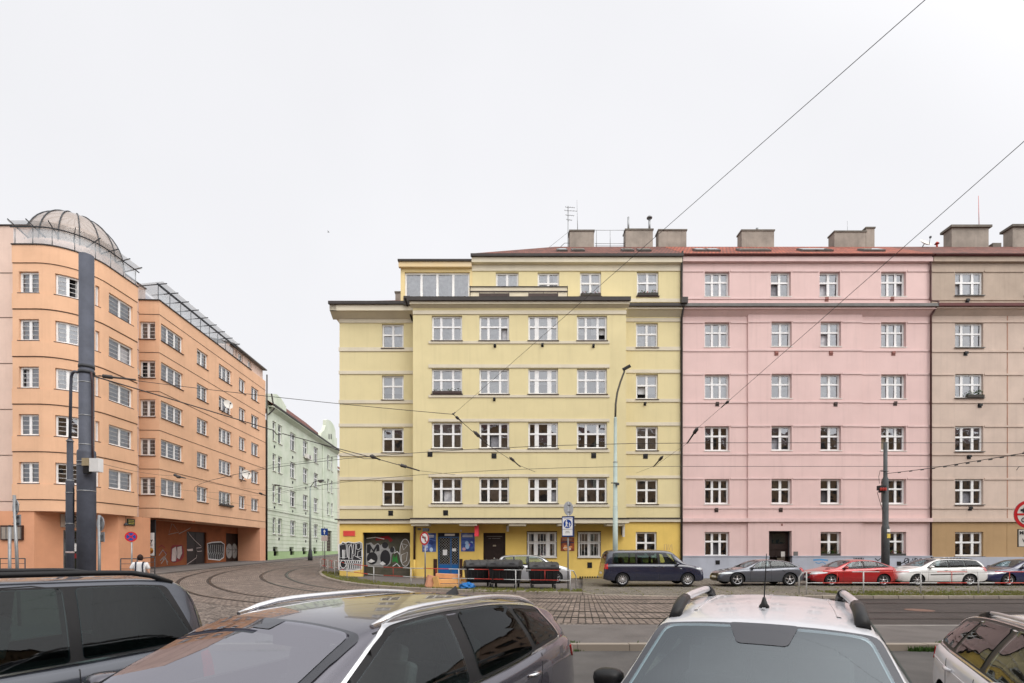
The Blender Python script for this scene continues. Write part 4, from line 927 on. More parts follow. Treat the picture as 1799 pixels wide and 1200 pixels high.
for a, b in ((462, 458.5), (478, 475.2), (526, 523.5), (568.5, 564.8), (618, 614.8), (659, 655), (708.5, 705.5), (750.5, 746.8), (799.5, 796.6), (842.5, 838.5), (894, 891)):
    for fr, u0, u1 in ((FW, PX0, X(1313)), (FM, X(1313), X(1513)), (FW, X(1513), PX1)):
        if a < 530 and fr is FM: fr = FW
        for x0, x1 in [(u0, u1)]:
            hs = [w for w in wp if u0 < w[0] < u1 and w[2] < Z(a - 1) < w[3] + .02 and a < 900]
            cuts = [u0] + [q for w in sorted(hs) for q in (w[0] - .06, w[1] + .06)] + [u1]
            for c0, c1 in zip(cuts[::2], cuts[1::2]): strip(ph, fr, c0, c1, Z(a - .2), Z(a - 3.2), .045, 'pinkband')
strip(ph, FM, PX0, PX1, Z(917), Z(910.5), .1, 'pinkband', 'cornice', -.1)
eave(ph, FW, X(1198.5), X(1636), zy(537.5, YW - .5), .42, 'pink', 'zinc', fas=.14)
strip(ph, FW, PX0, PX1, zy(459, YW - .2), zy(448, YW - .2), .22, 'pinkband', 'cornice')
strip(ph, FW, PX0, PX1, zy(448, YW - .34), zy(445.3, YW - .34), .34, noisy('red_gutter_metal', lin((96, 44, 40)), .2, 3, .5), 'gutter', -.2)
m = MB(); m.face([(PX0, YW - .4, ze), (X(1636), YW - .4, ze), (X(1636), RY, RZ), (PX0, RY, RZ)]); m.face([(PX0, RY, RZ), (X(1636), RY, RZ), (X(1636), RY + 5, ze), (PX0, RY + 5, ze)])
rfp = m.build('roof', 'tile2', ph)
chimney(rfp, 1303, 1360, 403.5); ch3 = chimney(rfp, 1466, 1521, 405.5); chimney(rfp, 1521.5, 1536.5, 399)
m = MB(); x = ux(1330, RY); m.tube([(x, RY, zy(404, RY)), (x, RY, zy(401, RY))], .09, 8); m.build('flue_pipe', 'steel', rfp)
for a, b in ((1219, 1238), (1241, 1262), (1296, 1350), (1404, 1430), (1426, 1458), (1512, 1548)): skylight(rfp, a, b, 440)
m = MB(); m.tube([(ux(1489, RY + .2), RY + .2, zy(406, RY)), (ux(1488.5, RY + .2), RY + .2, zy(385, RY))], .012, 5); tag(m.build('lightning_rod', 'steel'), 'short faint lightning rod on the pink house chimney', 'lightning rod')
m = MB(); m.box((PX0, YW + 1, 0), (PX1, YW + 10, Z(460))); m.build('rear_wall', 'pink', ph)
for px, py in ((1362.5, 622), (1458, 622), (1452, 526), (1567, 525.5), (1569.5, 621), (1260, 710), (1466, 711), (1258.5, 896), (1370, 896), (1572.5, 709)): vent(ph, FM if 1313 < px < 1513 and py > 540 else FW, X(px), Z(py), .24, .28, .07, 'ventpink' if py < 700 else 'sill')
for px, py in ((1259, 988), (1472, 990), (1576, 990)): vent(ph, FP, X(px), Z(py), .26, .26, .04)
m = MB(); fbox(m, FW, door[0] + .02, door[1] - .02, .3, door[3] - .02, -.36, -.3); fbox(m, FW, door[0] + .1, door[0] + .55, .5, 2.0, -.3, -.28); fbox(m, FW, door[0] + .65, door[1] - .1, .5, 2.0, -.3, -.28)
fbox(m, FW, door[0] + .06, door[1] - .06, 2.12, 2.2, -.3, -.26); pd = m.build('front_door', 'darkdoor', ph)
m = MB(); fbox(m, FW, X(1376), X(1383), Z(985), Z(969), -.275, -.27); fbox(m, FW, X(1369), X(1376), Z(986), Z(980), -.275, -.27); m.build('notice', 'offwhite', pd)
m = MB(); fbox(m, FW, X(1360), X(1384), Z(955), Z(937), -.297, -.29); m.build('pane', 'carglass', pd)
o = boxthing('doorbell_panel', 'grey doorbell panel right of the pink house door', 'doorbell', FM, (X(1392.5), X(1400), Z(978), Z(969), 0, .03), 'zinc')
boxthing('house_number_plate', 'tiny dark number plate above the pink house door', 'plate', FM, (X(1371), X(1373.5), Z(924), Z(920), 0, .02), 'ventpink')
flowerbox(FW, X(1441), X(1475), Z(977), 'green foliage box at the pink house ground-floor window beside the door', -.05, flowers=False, seed=5)
flowerbox(FW, X(1556), X(1591), Z(977), 'dark planter with few red flowers at the pink window behind the tram pole', -.05, seed=6, n=30)
# drain between pink and beige, graffiti on the plinth
xq = X(1635.5)
pipe(ph, [(xq, YW - .26, Z(449)), (xq - .12, YW - .12, Z(458)), (xq - .12, YW - .12, Z(530)), (xq + .1, YW - .5, Z(536)), (xq, YW - .5, Z(541)), (xq - .1, YW - .12, Z(556)), (xq - .1, YW - .12, .3)], .06, noisy('brown_grey_pipe_metal', lin((92, 62, 60)), .3, 4, .5))
gm = MB()
def st(pts, w=.075, mi=0, fr=FP, d=.004): ribbon(gm, fr, px_poly(pts), w, d, mi)
st([(1580, 990), (1586, 987), (1591, 984), (1591, 981), (1587, 981), (1585, 986), (1587, 990), (1592, 988)], .06)
st([(1592.5, 992), (1593, 981), (1596.5, 988), (1600, 981), (1601.5, 992)], .07); st([(1603.5, 992), (1604, 980.5)], .075); st([(1604, 981), (1608, 982), (1608, 986), (1604, 987)], .06)
st([(1612, 982), (1609.5, 986), (1611, 991), (1616, 990), (1618, 985), (1615, 981.5), (1612, 982)], .07); st([(1611, 986), (1616, 986)], .05)
st([(1620, 991), (1621, 982), (1625, 982), (1625, 986), (1621, 987), (1626, 991)], .065); st([(1629, 980.5), (1631, 985), (1632, 980.5)], .07)
gm.build('graffiti', ['paintblack', 'paintblue'], ph); gm = MB()
for k in range(4): st([(1497 + k * 4.4, 980), (1499 + k * 4.4, 986), (1500.5 + k * 4.4, 980.5)], .07)
gm.build('graffiti', ['paintblack', 'paintblue'], ph); gm = MB()
st([(1534, 981), (1539, 985), (1544, 981), (1548, 986)], .07)
gm.build('graffiti', ['paintblack', 'paintblue'], ph); gm = MB(); st([(1477, 988), (1480, 984), (1483, 988), (1480, 991), (1477, 988)], .06)
gm.build('graffiti', ['paintblack', 'paintblue'], ph); gm = MB()
for q in ([(1585, 996), (1592, 996)], [(1588.5, 996), (1588.5, 1001)], [(1594, 1001), (1596, 997), (1598, 1001)], [(1600, 996), (1601, 1001)]): st(q, .06, 1)
gm.build('graffiti', ['paintblack', 'paintblue'], ph); gm = MB()
st([(1426, 984), (1440, 983), (1452, 984.5)], .10, 1); st([(1430, 988), (1436, 990), (1442, 987), (1448, 991)], .05, 1)
gm.build('graffiti', ['paintblack', 'paintblue'], ph)
gm = MB()
for q in ([(1650, 984), (1655, 980), (1660, 984)], [(1656, 985), (1664, 980)]): ribbon(gm, FP, px_poly(q), .12, .004, 1)
for k in range(5): ribbon(gm, FP, px_poly([(1661 + k * 5.4, 980), (1664 + k * 5.4, 985), (1665 + k * 5.4, 981)]), .07, .005)

# ------------------------------------------------------------------ beige apartment house
th = empty('apartment_house', (X(1720), YW, .3), 'weathered beige apartment house with brown ground floor at the right edge', 'building', 'apartment houses along the street')
TX0, TX1 = X(1636.5), X(2060)
tcx = ((1678, 1727.5), (1800, 1849), (1915, 1964))
rowsT = ((477.5, 519), (567.5, 610.5), (657, 699), (748.5, 793), (841.5, 886.5), (934.5, 978))
wt_ = [(X(a), X(b), Z(q), Z(p)) for p, q in rowsT for a, b in tcx]
m = MB(); fwall(m, FW, TX0, TX1, Z(916), Z(540), wt_[3:15]); m.build('wall', ['tan', 'room'], th)
m = MB(); fwall(m, FW, TX0, TX1, Z(540), Z(447), wt_[:3]); m.build('attic_wall', ['tantop', 'room'], th)
m = MB(); fwall(m, FW, TX0, TX1, Z(978.5), Z(916), [(a, b, c + .03, d) for a, b, c, d in wt_[15:]]); m.build('ground_floor_wall', ['tanbase', 'room'], th)
m = MB(); fbox(m, FP, TX0, TX1, 0, Z(978.5), -.3, 0); m.build('plinth', 'plinth', th)
for i, w in enumerate(wt_):
    q = (w[0], w[1], w[2] + (.03 if i > 14 else 0), w[3])
    window(FW, *q, th, 'x3t', ['net', 'beigec', 'net', 'greyc', 'greyc', 'greyc'][i // 3], sill='zinc', opened=(0, True) if i == 0 else ((1, True) if i == 12 else None), sillo=.1)
for a in (478.5, 528, 567, 619, 659.5, 708.5, 750.5, 800, 843, 894):
    hs = [w for w in wt_ if w[2] < Z(a - 1) < w[3] + .02]; cuts = [TX0] + [q for w in sorted(hs) for q in (w[0] - .06, w[1] + .06)] + [TX1]
    for c0, c1 in zip(cuts[::2], cuts[1::2]): strip(th, FW, c0, c1, Z(a), Z(a - 3), .05, 'tantop' if a < 530 else 'tan')
strip(th, FW, TX0, TX1, Z(917), Z(910.5), .12, 'tan', 'cornice'); strip(th, FW, TX0, TX1, zy(459, YW - .2), zy(448, YW - .2), .2, 'tantop', 'cornice')
RG = noisy('red_brown_gutter_metal', lin((92, 40, 38)), .2, 3, .5)
strip(th, FW, TX0, TX1, zy(448, YW - .34), zy(445.3, YW - .34), .34, RG, 'gutter', -.2)
eave(th, FW, X(1637.5), TX1, zy(537, YW - .5), .42, 'tan', RG, fas=.12)
strip(th, FW, X(1769), X(1770.2), Z(912), Z(545), .015, noisy('rusty_joint', lin((176, 130, 110)), .3, 2, .9), 'wall_joint'); strip(th, FW, X(1769), X(1770.5), Z(978), Z(918), .015, 'tanbase', 'wall_joint')
m = MB(); m.face([(X(1636.2), YW - .4, ze), (TX1, YW - .4, ze), (TX1, RY, RZ), (X(1636.2), RY, RZ)]); m.face([(X(1636.2), RY, RZ), (TX1, RY, RZ), (TX1, RY + 5, ze), (X(1636.2), RY + 5, ze)]); rft = m.build('roof', 'tile', th)
cht = chimney(rft, 1672, 1737, 396.5, cap=.16, over=.14); chimney(rft, 1779, 1830, 395.5, cap=.16, over=.14)
m = MB(); m.tube([(ux(1646, RY), RY, RZ - .1), (ux(1646, RY), RY, zy(428, RY))], .06, 8); m.lathe([(.16, 0), (.05, .14), (.0, .15)], (ux(1646, RY), RY, zy(428.5, RY)), 10); m.build('flue_pipe', 'barred', rft)
m = MB(); m.box((ux(1742, RY), RY - .1, RZ - .2), (ux(1757, RY), RY + .4, RZ + .22)); m.build('roof_hatch', 'chimcap', rft)
m = MB(); m.tube([(ux(1720, RY), RY, zy(397, RY)), (ux(1719, RY), RY, zy(344, RY))], [.022, .012], 6); tag(m.build('lightning_rod', 'barred'), 'tall thin lightning rod on the beige house chimney', 'lightning rod')
m = MB(); m.box((TX0, YW + 1, 0), (TX1, YW + 10, Z(460))); m.build('rear_wall', 'tan', th)
for px, py in ((1699, 529), (1696, 621.5), (1721, 713), (1702, 803), (1704, 893.5)): vent(th, FW, X(px), Z(py), .24, .26, .12)
gm.build('graffiti', ['paintblack', 'paintwhite'], th)
flowerbox(FW, X(1697), X(1726), Z(699), 'leafy green pot plants at the beige house third-floor window', .06, flowers=False, seed=8, n=80, h=.3)
def dish(lab, c, nrm, r, arm):
    c = Vector(c); n = Vector(nrm).normalized(); o = empty('satellite_dish', c, lab, 'satellite dish', 'satellite dishes')
    q = n.to_track_quat('Z', 'Y').to_matrix(); m = MB()
    for k in range(20):
        a, b = 2 * math.pi * k / 20, 2 * math.pi * (k + 1) / 20
        for i in range(4):
            r0, r1 = r * i / 4, r * (i + 1) / 4; f = lambda rr, t: c + q @ Vector((rr * math.cos(t), rr * math.sin(t), .28 * rr * rr / r))
            m.face([f(r0, a), f(r1, a), f(r1, b), f(r0, b)] if i else [c, f(r1, a), f(r1, b)], smooth=True)
    m.build('reflector', 'offwhite', o)
    m = MB(); m.tube([c + q @ Vector((0, -r * .95, .25 * r)), c + q @ Vector((0, -.15 * r, r * 1.1))], .018, 6); m.obox(c + q @ Vector((0, -.15 * r, r * 1.12)), (.05, 0, 0), (0, .05, 0), (0, 0, .06)); m.build('receiver_arm', 'darksteel', o)
    m = MB(); m.tube([c - n * .02, c - n * .12, Vector(arm)], .03, 6); m.build('bracket', 'darksteel', o)
dish('pale satellite dish on the pink house roof ridge', (ux(1620, RY), RY - .2, zy(431.5, RY)), (.2, -.75, .6), .42, (ux(1620, RY), RY, RZ - .1))

# ------------------------------------------------------------------ orange corner building
oh = empty('apartment_house', (-28, 36, .5), 'orange apartment block with rounded corner, glass dome and graffitied passage', 'building', 'apartment houses along the street')
RC = 2.4; cxo, cyo = -28.5, 33.1
arc = [(cxo + RC * math.sin(R(a)), cyo - RC * math.cos(R(a))) for a in range(0, 91, 9)]
BP = PathFr([(-29.95, 30.7)] + arc + [(-26.06, 35.6)])
FO = Fr((-29.95, 30.7, 0), (1, 0, 0), (0, -1, 0))
ub = lambda px: ux(px, 30.7) + 29.95                                    # on the flat front part
def u_of(px):   # arc length on the rounded bay seen at a photo column
    best = None
    for k in range(600):
        u = BP.s[-1] * k / 599; p = BP.P(u, 0); q = CX + F * p.x / p.y
        if best is None or abs(q - px) < best[0]: best = (abs(q - px), u)
    return best[1]
S5 = [6.08, 8.95, 11.8, 14.65, 17.5]                                   # sills
zt5 = 20.35
bw = []
for z in S5:
    bw += [(ub(33), ub(68), z, z + 1.28, 'o2'), (u_of(97), u_of(141), z, z + 1.28, 'o2'), (u_of(167.5), u_of(175), z, z + 1.28, 'o1'), (u_of(191.5), u_of(233.5), z, z + 1.28, 'o2')]
m = MB(); fwall(m, BP, 0, BP.s[-1], 4.42, zt5, bw)
us = BP.step(0, BP.s[-1])
for a, b in zip(us, us[1:]): m.face([BP.P(a, 4.42), BP.P(b, 4.42), BP.P(b, 4.42, -2.2), BP.P(a, 4.42, -2.2)]); m.face([BP.P(a, zt5), BP.P(b, zt5), BP.P(b, zt5, -.3), BP.P(a, zt5, -.3)])
m.face([BP.P(0, 4.42), BP.P(0, zt5), BP.P(0, zt5, -1.1), BP.P(0, 4.42, -1.1)]); e_ = BP.s[-1]; m.face([BP.P(e_, 4.42), BP.P(e_, zt5), BP.P(e_, zt5, -1.6), BP.P(e_, 4.42, -1.6)])
m.build('bay_wall', ['orange', 'room'], oh)
oc = ['net', 'blind', 'net', 'greyc', 'unlitroom', 'beigec']
for i, w in enumerate(bw): window(BP, *w[:4], oh, w[4], ['net', 'blind', 'net', 'net', 'greyc', 'lace'][(i * 5 + i // 4) % 6] if i > 7 else ['greyc', 'greyc', 'beigec', 'net'][i % 4], sill='barred' if False else 'sill', sillo=.06)  # pale curtains in the upper rows stand in for sky reflected in the panes
for z in S5 + [2.95]:  # spandrel panels, proud of the wall between sill and joint
    if z > 4: m = MB(); fbox(m, BP, 0, BP.s[-1], z - .95, z - .05, .002, .05); m.build('spandrel', 'orange', oh)
m = MB(); fbox(m, BP, 0, BP.s[-1], 19.3, zt5, .002, .05); m.build('spandrel', 'orange', oh)
for z in [s - 1.0 for s in S5] + [19.27]: m = MB(); fbox(m, BP, 0, BP.s[-1], z, z + .035, .003, .022); m.build('facade_joint', 'groove', oh)
m = MB(); fbox(m, BP, -.02, BP.s[-1] + .02, zt5, zt5 + .07, -.3, .1); m.build('parapet_flashing', 'gutter', oh)
# recessed wall left of the bay, recessed core between bay and wing
FL_ = Fr((0, 31.8, 0), (1, 0, 0), (0, -1, 0)); zcore = zy(397, 31.8)
m = MB(); m.face([(-40, 31.8, 0), (-29.9, 31.8, 0), (-29.9, 31.8, zcore), (-40, 31.8, zcore)])
m.face([(-29.9, 31.8, zcore), (-40, 31.8, zcore), (-40, 45, zcore), (-29.9, 45, zcore)]); m.face([(-29.9, 31.8, 4), (-29.9, 36, 4), (-29.9, 36, zcore), (-29.9, 31.8, zcore)])
m.face([(-27.35, 35.0, 4.2), (-27.35, 38.2, 4.2), (-27.35, 38.2, 21.55), (-27.35, 35.0, 21.55)]); m.face([(-27.35, 35.0, 21.55), (-27.35, 38.2, 21.55), (-31, 40, 21.55), (-31, 35.0, 21.55)])
m.face([(-27.35, 38.2, 18), (-27.35, 38.2, 21.55), (-31, 40, 21.55), (-31, 40, 18)]); m.face([(-27.35, 35.0, 18), (-27.35, 35.0, 21.55), (-31, 35.0, 21.55), (-31, 35, 18)])
m.build('recessed_wall', 'peach', oh)
FR_ = Fr((-27.35, 35, 0), (0, 1, 0), (1, 0, 0))
for z in [s - 1.0 for s in S5] + [19.27]:
    m = MB(); fbox(m, FL_, -40, -29.95, z, z + .035, .002, .02); m.build('facade_joint', 'groove', oh)
    m = MB(); fbox(m, FR_, 0, 3.1, z + .2, z + .235, .002, .02); m.build('facade_joint', 'groove', oh)
strip(oh, FL_, -40, -29.9, zcore, zcore + .06, .08, 'gutter', 'parapet_flashing', -.3)
m = MB(); fbox(m, FR_, -.05, 3.25, 21.55, 21.62, -.4, .08); m.build('parapet_flashing', 'gutter', oh)
# right wing along the side street
ang = Vector((-.044, 1, 0)).normalized(); FWg = Fr((-25.9, 37.6, 0), ang, (ang.y, -ang.x, 0))
def uw(px):  # distance along the wing from a photo column
    t = (px - CX) / F; Y = (-25.9 + .044 * 37.6) / (t + .044); return (Y - 37.6) / ang.y
WL = uw(466.5); zo = .07
ww = []
for i, z in enumerate(S5):
    z += zo
    for a, b, s_ in ((283, 321.5, 'o3'), (346, 365.5, 'o2'), (384.5, 407, 'o3'), (420, 431.5, 'o2n'), (441.5, 454.5, 'o2n')): ww.append((uw(a), uw(b), z, z + 1.28, s_))
m = MB(); fwall(m, FWg, 0, WL, 4.47, zt5 + .05, ww)
FE = Fr(FWg.P(0, 0) - FWg.N * 1.7, FWg.N, -ang)                        # end face towards the camera
ew = [(.30, 1.41, z + zo, z + zo + 1.28, 'o2') for z in S5]
fwall(m, FE, 0, 1.7, 4.47, zt5 + .05, ew)
m.face([FWg.P(0, 4.47), FWg.P(WL, 4.47), FWg.P(WL, 4.47, -3), FWg.P(0, 4.47, -3)]); m.face([FWg.P(0, zt5 + .05), FWg.P(WL, zt5 + .05), FWg.P(WL, zt5 + .05, -.3), FWg.P(0, zt5 + .05, -.3)])
m.face([FWg.P(WL, 0), FWg.P(WL, zt5), FWg.P(WL, zt5, -9), FWg.P(WL, 0, -9)])
m.build('wing_wall', ['orange', 'room'], oh)
for i, w in enumerate(ww): window(FWg, *w[:4], oh, w[4], rng.choice(['net', 'net', 'blind', 'lace'] if i > 11 else ['greyc', 'net', 'beigec', 'net', 'unlitroom']), opened=(0, True) if i in (21, 12, 17) else None, sillo=.07)  # upper rows: pale curtains imitate the bright sky reflection on the glass
for i, w in enumerate(ew): window(FE, *w[:4], oh, w[4], ['unlitroom', 'greyc', 'beigec', 'unlitroom', 'beigec'][i], sillo=.07, opened=(0, True) if i == 3 else None)
for z in [s - 1.0 + zo for s in S5] + [19.3 + zo]:
    m = MB(); fbox(m, FWg, 0, WL, z, z + .035, .002, .022); m.build('facade_joint', 'groove', oh)
    m = MB(); fbox(m, FE, 0, 1.7, z, z + .035, .002, .022); m.build('facade_joint', 'groove', oh)
for fr, a, b in ((FWg, -.04, uw(441)), (FE, 0, 1.74), ):
    m = MB(); fbox(m, fr, a, b, zt5 + .05, zt5 + .12, -.3, .08); m.build('parapet_flashing', 'gutter', oh)
# ground floor: corner shop recess, pillars, passage under the wing
FS = Fr((0, 31.6, 0), (1, 0, 0), (0, -1, 0)); s6 = lambda p: ux(p, 31.6)
m = MB()
m.face([(-40, 30.76, 0), (ux(60, 30.76), 30.76, 0), (ux(60, 30.76), 30.76, 4.42), (-40, 30.76, 4.42)])
FQ = Fr((ux(60, 30.76), 30.76, 0), (1.0, 2.1, 0), (2.1, -1.0, 0))
xa, xb = ux(60, 30.76), -26.3
m.face([(xa, 30.76, 0), (s6(92), 32.3, 0), (s6(92), 32.3, 4.42), (xa, 30.76, 4.42)])
dx0, dy0 = s6(92), 32.3; dx1, dy1 = -27.75, 33.6                        # shop front line
FD = Fr((dx0, dy0, 0), (dx1 - dx0, dy1 - dy0, 0), (dy1 - dy0, -(dx1 - dx0), 0)); DL = math.hypot(dx1 - dx0, dy1 - dy0)
fwall(m, FD, 0, DL, 0, 4.42, [(.05, DL * .62, 0, 3.35)], deep=1.2, md=1)
m.face([(dx1, dy1, 0), (-26.35, 34.3, 0), (-26.35, 34.3, 4.42), (dx1, dy1, 4.42)])
m.face([(-26.35, 34.3, 0), (-26.35, 37.3, 0), (-26.35, 37.3, 4.42), (-26.35, 34.3, 4.42)])
m.face([(-26.35, 37.3, 0), (-28.5, 37.3, 0), (-28.5, 37.3, 4.42), (-26.35, 37.3, 4.42)])
m.build('ground_floor_wall', [noisy('salmon_ground_floor_plaster', lin((214, 156, 122)), .12, .8, .9, .2, 80, .2), 'room'], oh)
m = MB(); a, b = .05, DL * .62
for q in ((a, a + .08, 0, 3.35), (a + (b - a) * .42, a + (b - a) * .42 + .1, 0, 3.35), (b - .08, b, 0, 3.35), (a, b, 3.27, 3.35)): fbox(m, FD, *q, -.15, -.05)
sf = m.build('shop_door', 'zinc', oh)
m = MB(); fquad(m, FD, a, b, 0, 3.3, -.12); m.build('pane', 'carglass', sf, fix=False)
m = MB(); fbox(m, FD, .55, .9, 2.0, 2.5, -.118, -.114); fbox(m, FD, .6, .9, 1.55, 1.85, -.118, -.114, 1); m.build('notice', ['white', 'paintred'], sf)
o = empty('shop_sign', FD.P(DL * .3, 3.9, .05), 'grey beige shop sign with black letters above the corner shop door', 'sign')
m = MB(); fbox(m, FD, -.12, DL * .86, 3.52, 4.34, .02, .12); m.build('panel', noisy('grey_beige_sign_panel', lin((172, 160, 148)), .1, 2, .5), o)
m = MB(); text_mb(m, 'POTRAVINY', .52, FD, .06, 3.90, .12, 0, bold=.012, sx=1.0); m.build('lettering', 'paintblack', o)
m = MB()
for z, w in ((3.76, 1.1), (3.62, 1.25)):
    u = .08
    r_ = random.Random(int(z * 100))
    while u < w * 1.6: L = r_.uniform(.07, .2); fbox(m, FD, u, u + L, z - .03, z + .03, .12, .123); u += L + .04
m.build('small_lettering', 'paintblack', o)
o = empty('notice_case', (ux(22, 30.7), 30.7, 2.9), 'grey barred notice case on the orange building beside the left sign posts', 'notice case')
F3 = Fr((0, 30.76, 0), (1, 0, 0), (0, -1, 0)); n3 = lambda p: ux(p, 30.76); v3 = lambda p: zy(p, 30.76)
m = MB(); fbox(m, F3, n3(3), n3(42), v3(949), v3(923), .0, .10); m.build('frame', 'brown', o)
m = MB(); fbox(m, F3, n3(5), n3(40), v3(947), v3(926), .10, .11); m.build('board', 'chimney', o)
m = MB()
for k in range(5): fbox(m, F3, n3(5 + k * 8.5), n3(6 + k * 8.5), v3(947), v3(926), .11, .14)
m.build('bars', 'zinc', o)
# passage under the wing
FI = Fr(FWg.P(0, 0) - FWg.N * 2.3, ang, FWg.N)
def ui(px): t = (px - CX) / F; O = FI.O; s_ = (O.x - t * O.y) / (t * ang.y - ang.x); return s_
def zi(px, py): p = FI.P(ui(px), 0); return zy(py, p.y)
pdoors = [(ui(328), ui(362.5), 0.5, zi(345, 934.5)), (ui(397), ui(424), 0.5, zi(410, 937.5))]
m = MB(); fwall(m, FI, -3, WL, 0, 4.47, pdoors, deep=.5); m.build('passage_wall', ['rust', 'room'], oh)
for a, b, c, d_ in pdoors:
    m = MB(); fbox(m, FI, a + .02, b - .02, .5, d_ - .02, -.2, -.14); fbox(m, FI, (a + b) / 2 - .03, (a + b) / 2 + .03, .5, d_ - .05, -.14, -.12); m.build('passage_door', 'darkdoor', oh)
m = MB(); fbox(m, FWg, uw(457), WL, .4, 4.47, -2.3, -.02); m.build('pillar', noisy('salmon_pillar_plaster', lin((216, 160, 130)), .12, .8, .9), oh)
m = MB(); m.bar(FWg.P(-.02, 4.44, -1.2), FWg.P(uw(342), 4.44, .0), .08, .12); m.build('soffit_trim', 'rust', oh)
def pi(pts): return [(ui(a), zi(a, b)) for a, b in pts]
gm = MB()
blob(gm, FI, pi([(299, 986), (300, 962), (303, 958), (320, 957), (323, 965), (323, 978), (318, 985), (306, 989)]), .004, 3)
for q in ([(301, 985), (302, 964), (309, 960), (311, 972), (309, 986), (303, 987)], [(311, 973), (311, 961), (319, 959), (320, 972), (315, 983), (311, 980)]): blob(gm, FI, pi(q), .007, 2); ribbon(gm, FI, pi(q), .05, .009, 0, True)
gm.build('graffiti', ['paintblack', 'paintwhite', 'paintpink', 'paintred', 'paintgrey', 'paintyellow', 'paintred', 'paintpurple'], oh); gm = MB(); w1 = [(364, 955), (372, 953), (388, 952), (394, 956), (393, 979), (386, 984), (366, 982)]; blob(gm, FI, pi(w1), .004, 0); ribbon(gm, FI, pi(w1), .10, .007, 1, True)
for k in range(8): ribbon(gm, FI, pi([(366 + k * 3.4, 957), (367 + k * 3.4, 966), (365.5 + k * 3.4, 972)]), .04, .010, 1); ribbon(gm, FI, pi([(367 + k * 3.2, 971), (369 + k * 3.2, 975), (369 + k * 3.2, 982)]), .04, .010, 1)
gm.build('graffiti', ['paintblack', 'paintwhite', 'paintpink', 'paintred', 'paintgrey', 'paintyellow', 'paintred', 'paintpurple'], oh); gm = MB(); blob(gm, FI, pi([(426, 960), (436, 957), (444, 958), (444, 980), (436, 984), (426, 982)]), .004, 1); blob(gm, FI, pi([(427, 961), (436, 958.5), (443, 959.5), (443, 979), (436, 982.5), (427, 981)]), .007, 0)
for q in ([(429, 962), (431, 969), (429, 978), (432, 981)], [(433, 962), (435, 968), (438, 962)], [(434, 972), (436, 980), (439, 972), (441, 979)], [(440, 960), (441, 968)], [(428, 970), (443, 969)]): ribbon(gm, FI, pi(q), .06, .010, 1)
gm.build('graffiti', ['paintblack', 'paintwhite', 'paintpink', 'paintred', 'paintgrey', 'paintyellow', 'paintred', 'paintpurple'], oh); gm = MB()
for k in range(6): ribbon(gm, FI, pi([(425 + k * 3, 950 - k * .3), (427 + k * 3, 946 - k * .3), (427.5 + k * 3, 950 - k * .3)]), .05, .005, 6)
gm.build('graffiti', ['paintblack', 'paintwhite', 'paintpink', 'paintred', 'paintgrey', 'paintyellow', 'paintred', 'paintpurple'], oh); gm = MB()
for q in ([(279, 976), (286, 966), (292, 974), (286, 984)], [(281, 985), (288, 978), (295, 988)], [(283, 990), (291, 980), (294, 992)]): ribbon(gm, FI, pi(q), .08, .005, 4)
gm.build('graffiti', ['paintblack', 'paintwhite', 'paintpink', 'paintred', 'paintgrey', 'paintyellow', 'paintred', 'paintpurple'], oh); gm = MB()
for q in ([(278, 962), (284, 958), (290, 963)], [(280, 972), (286, 968), (293, 972)]): ribbon(gm, FI, pi(q), .09, .004, 3)
gm.build('graffiti', ['paintblack', 'paintwhite', 'paintpink', 'paintred', 'paintgrey', 'paintyellow', 'paintred', 'paintpurple'], oh); gm = MB()
for q in ([(447, 963), (452, 966), (454, 971)], [(446, 970), (451, 972)]): ribbon(gm, FI, pi(q), .14, .004, 5)
gm.build('graffiti', ['paintblack', 'paintwhite', 'paintpink', 'paintred', 'paintgrey', 'paintyellow', 'paintred', 'paintpurple'], oh); gm = MB()
for k in range(4): ribbon(gm, FI, pi([(446 + k * 2.5, 983), (447 + k * 2.5, 976), (449 + k * 2.5, 982)]), .06, .006, 7)
gm.build('graffiti', ['paintblack', 'paintwhite', 'paintpink', 'paintred', 'paintgrey', 'paintyellow', 'paintred', 'paintpurple'], oh); gm = MB()
for q in ([(302, 920), (296, 939), (314, 935), (304, 921)], [(314, 938), (330, 930), (335, 927)]): ribbon(gm, FI, pi(q), .05, .006, 4)
gm.build('graffiti', ['paintblack', 'paintwhite', 'paintpink', 'paintred', 'paintgrey', 'paintyellow', 'paintred', 'paintpurple'], oh)
FI2 = Fr(FI.P(0, 0, -.14), ang, FWg.N)
gm = MB(); blob(gm, FI2, pi(ell(405, 968, 5.5, 13, 20)), .006, 1); blob(gm, FI2, pi(ell(414, 968, 5.5, 13, 20)), .007, 1)
for q in ([(402, 962), (407, 966), (403, 972)], [(409, 958), (410, 978)], [(413, 962), (418, 966), (413, 972)], [(401, 966), (418, 966)]): ribbon(gm, FI2, pi(q), .05, .011, 0)
gm.build('graffiti', ['paintblack', 'paintgrey', 'paintpink'], oh); gm = MB()
for q in ([(331, 932), (337, 941), (345, 950), (356, 960)], [(356, 962), (347, 963), (349, 969), (357, 968)], [(348, 975), (347, 980), (336, 988), (328, 993)]): ribbon(gm, FI2, pi(q), .05, .026, 2)
blob(gm, FI2, pi([(331, 965), (341, 964), (341, 968), (332, 968)]), .025, 2)
gm.build('graffiti', ['paintblack', 'paintgrey', 'paintpink'], oh)
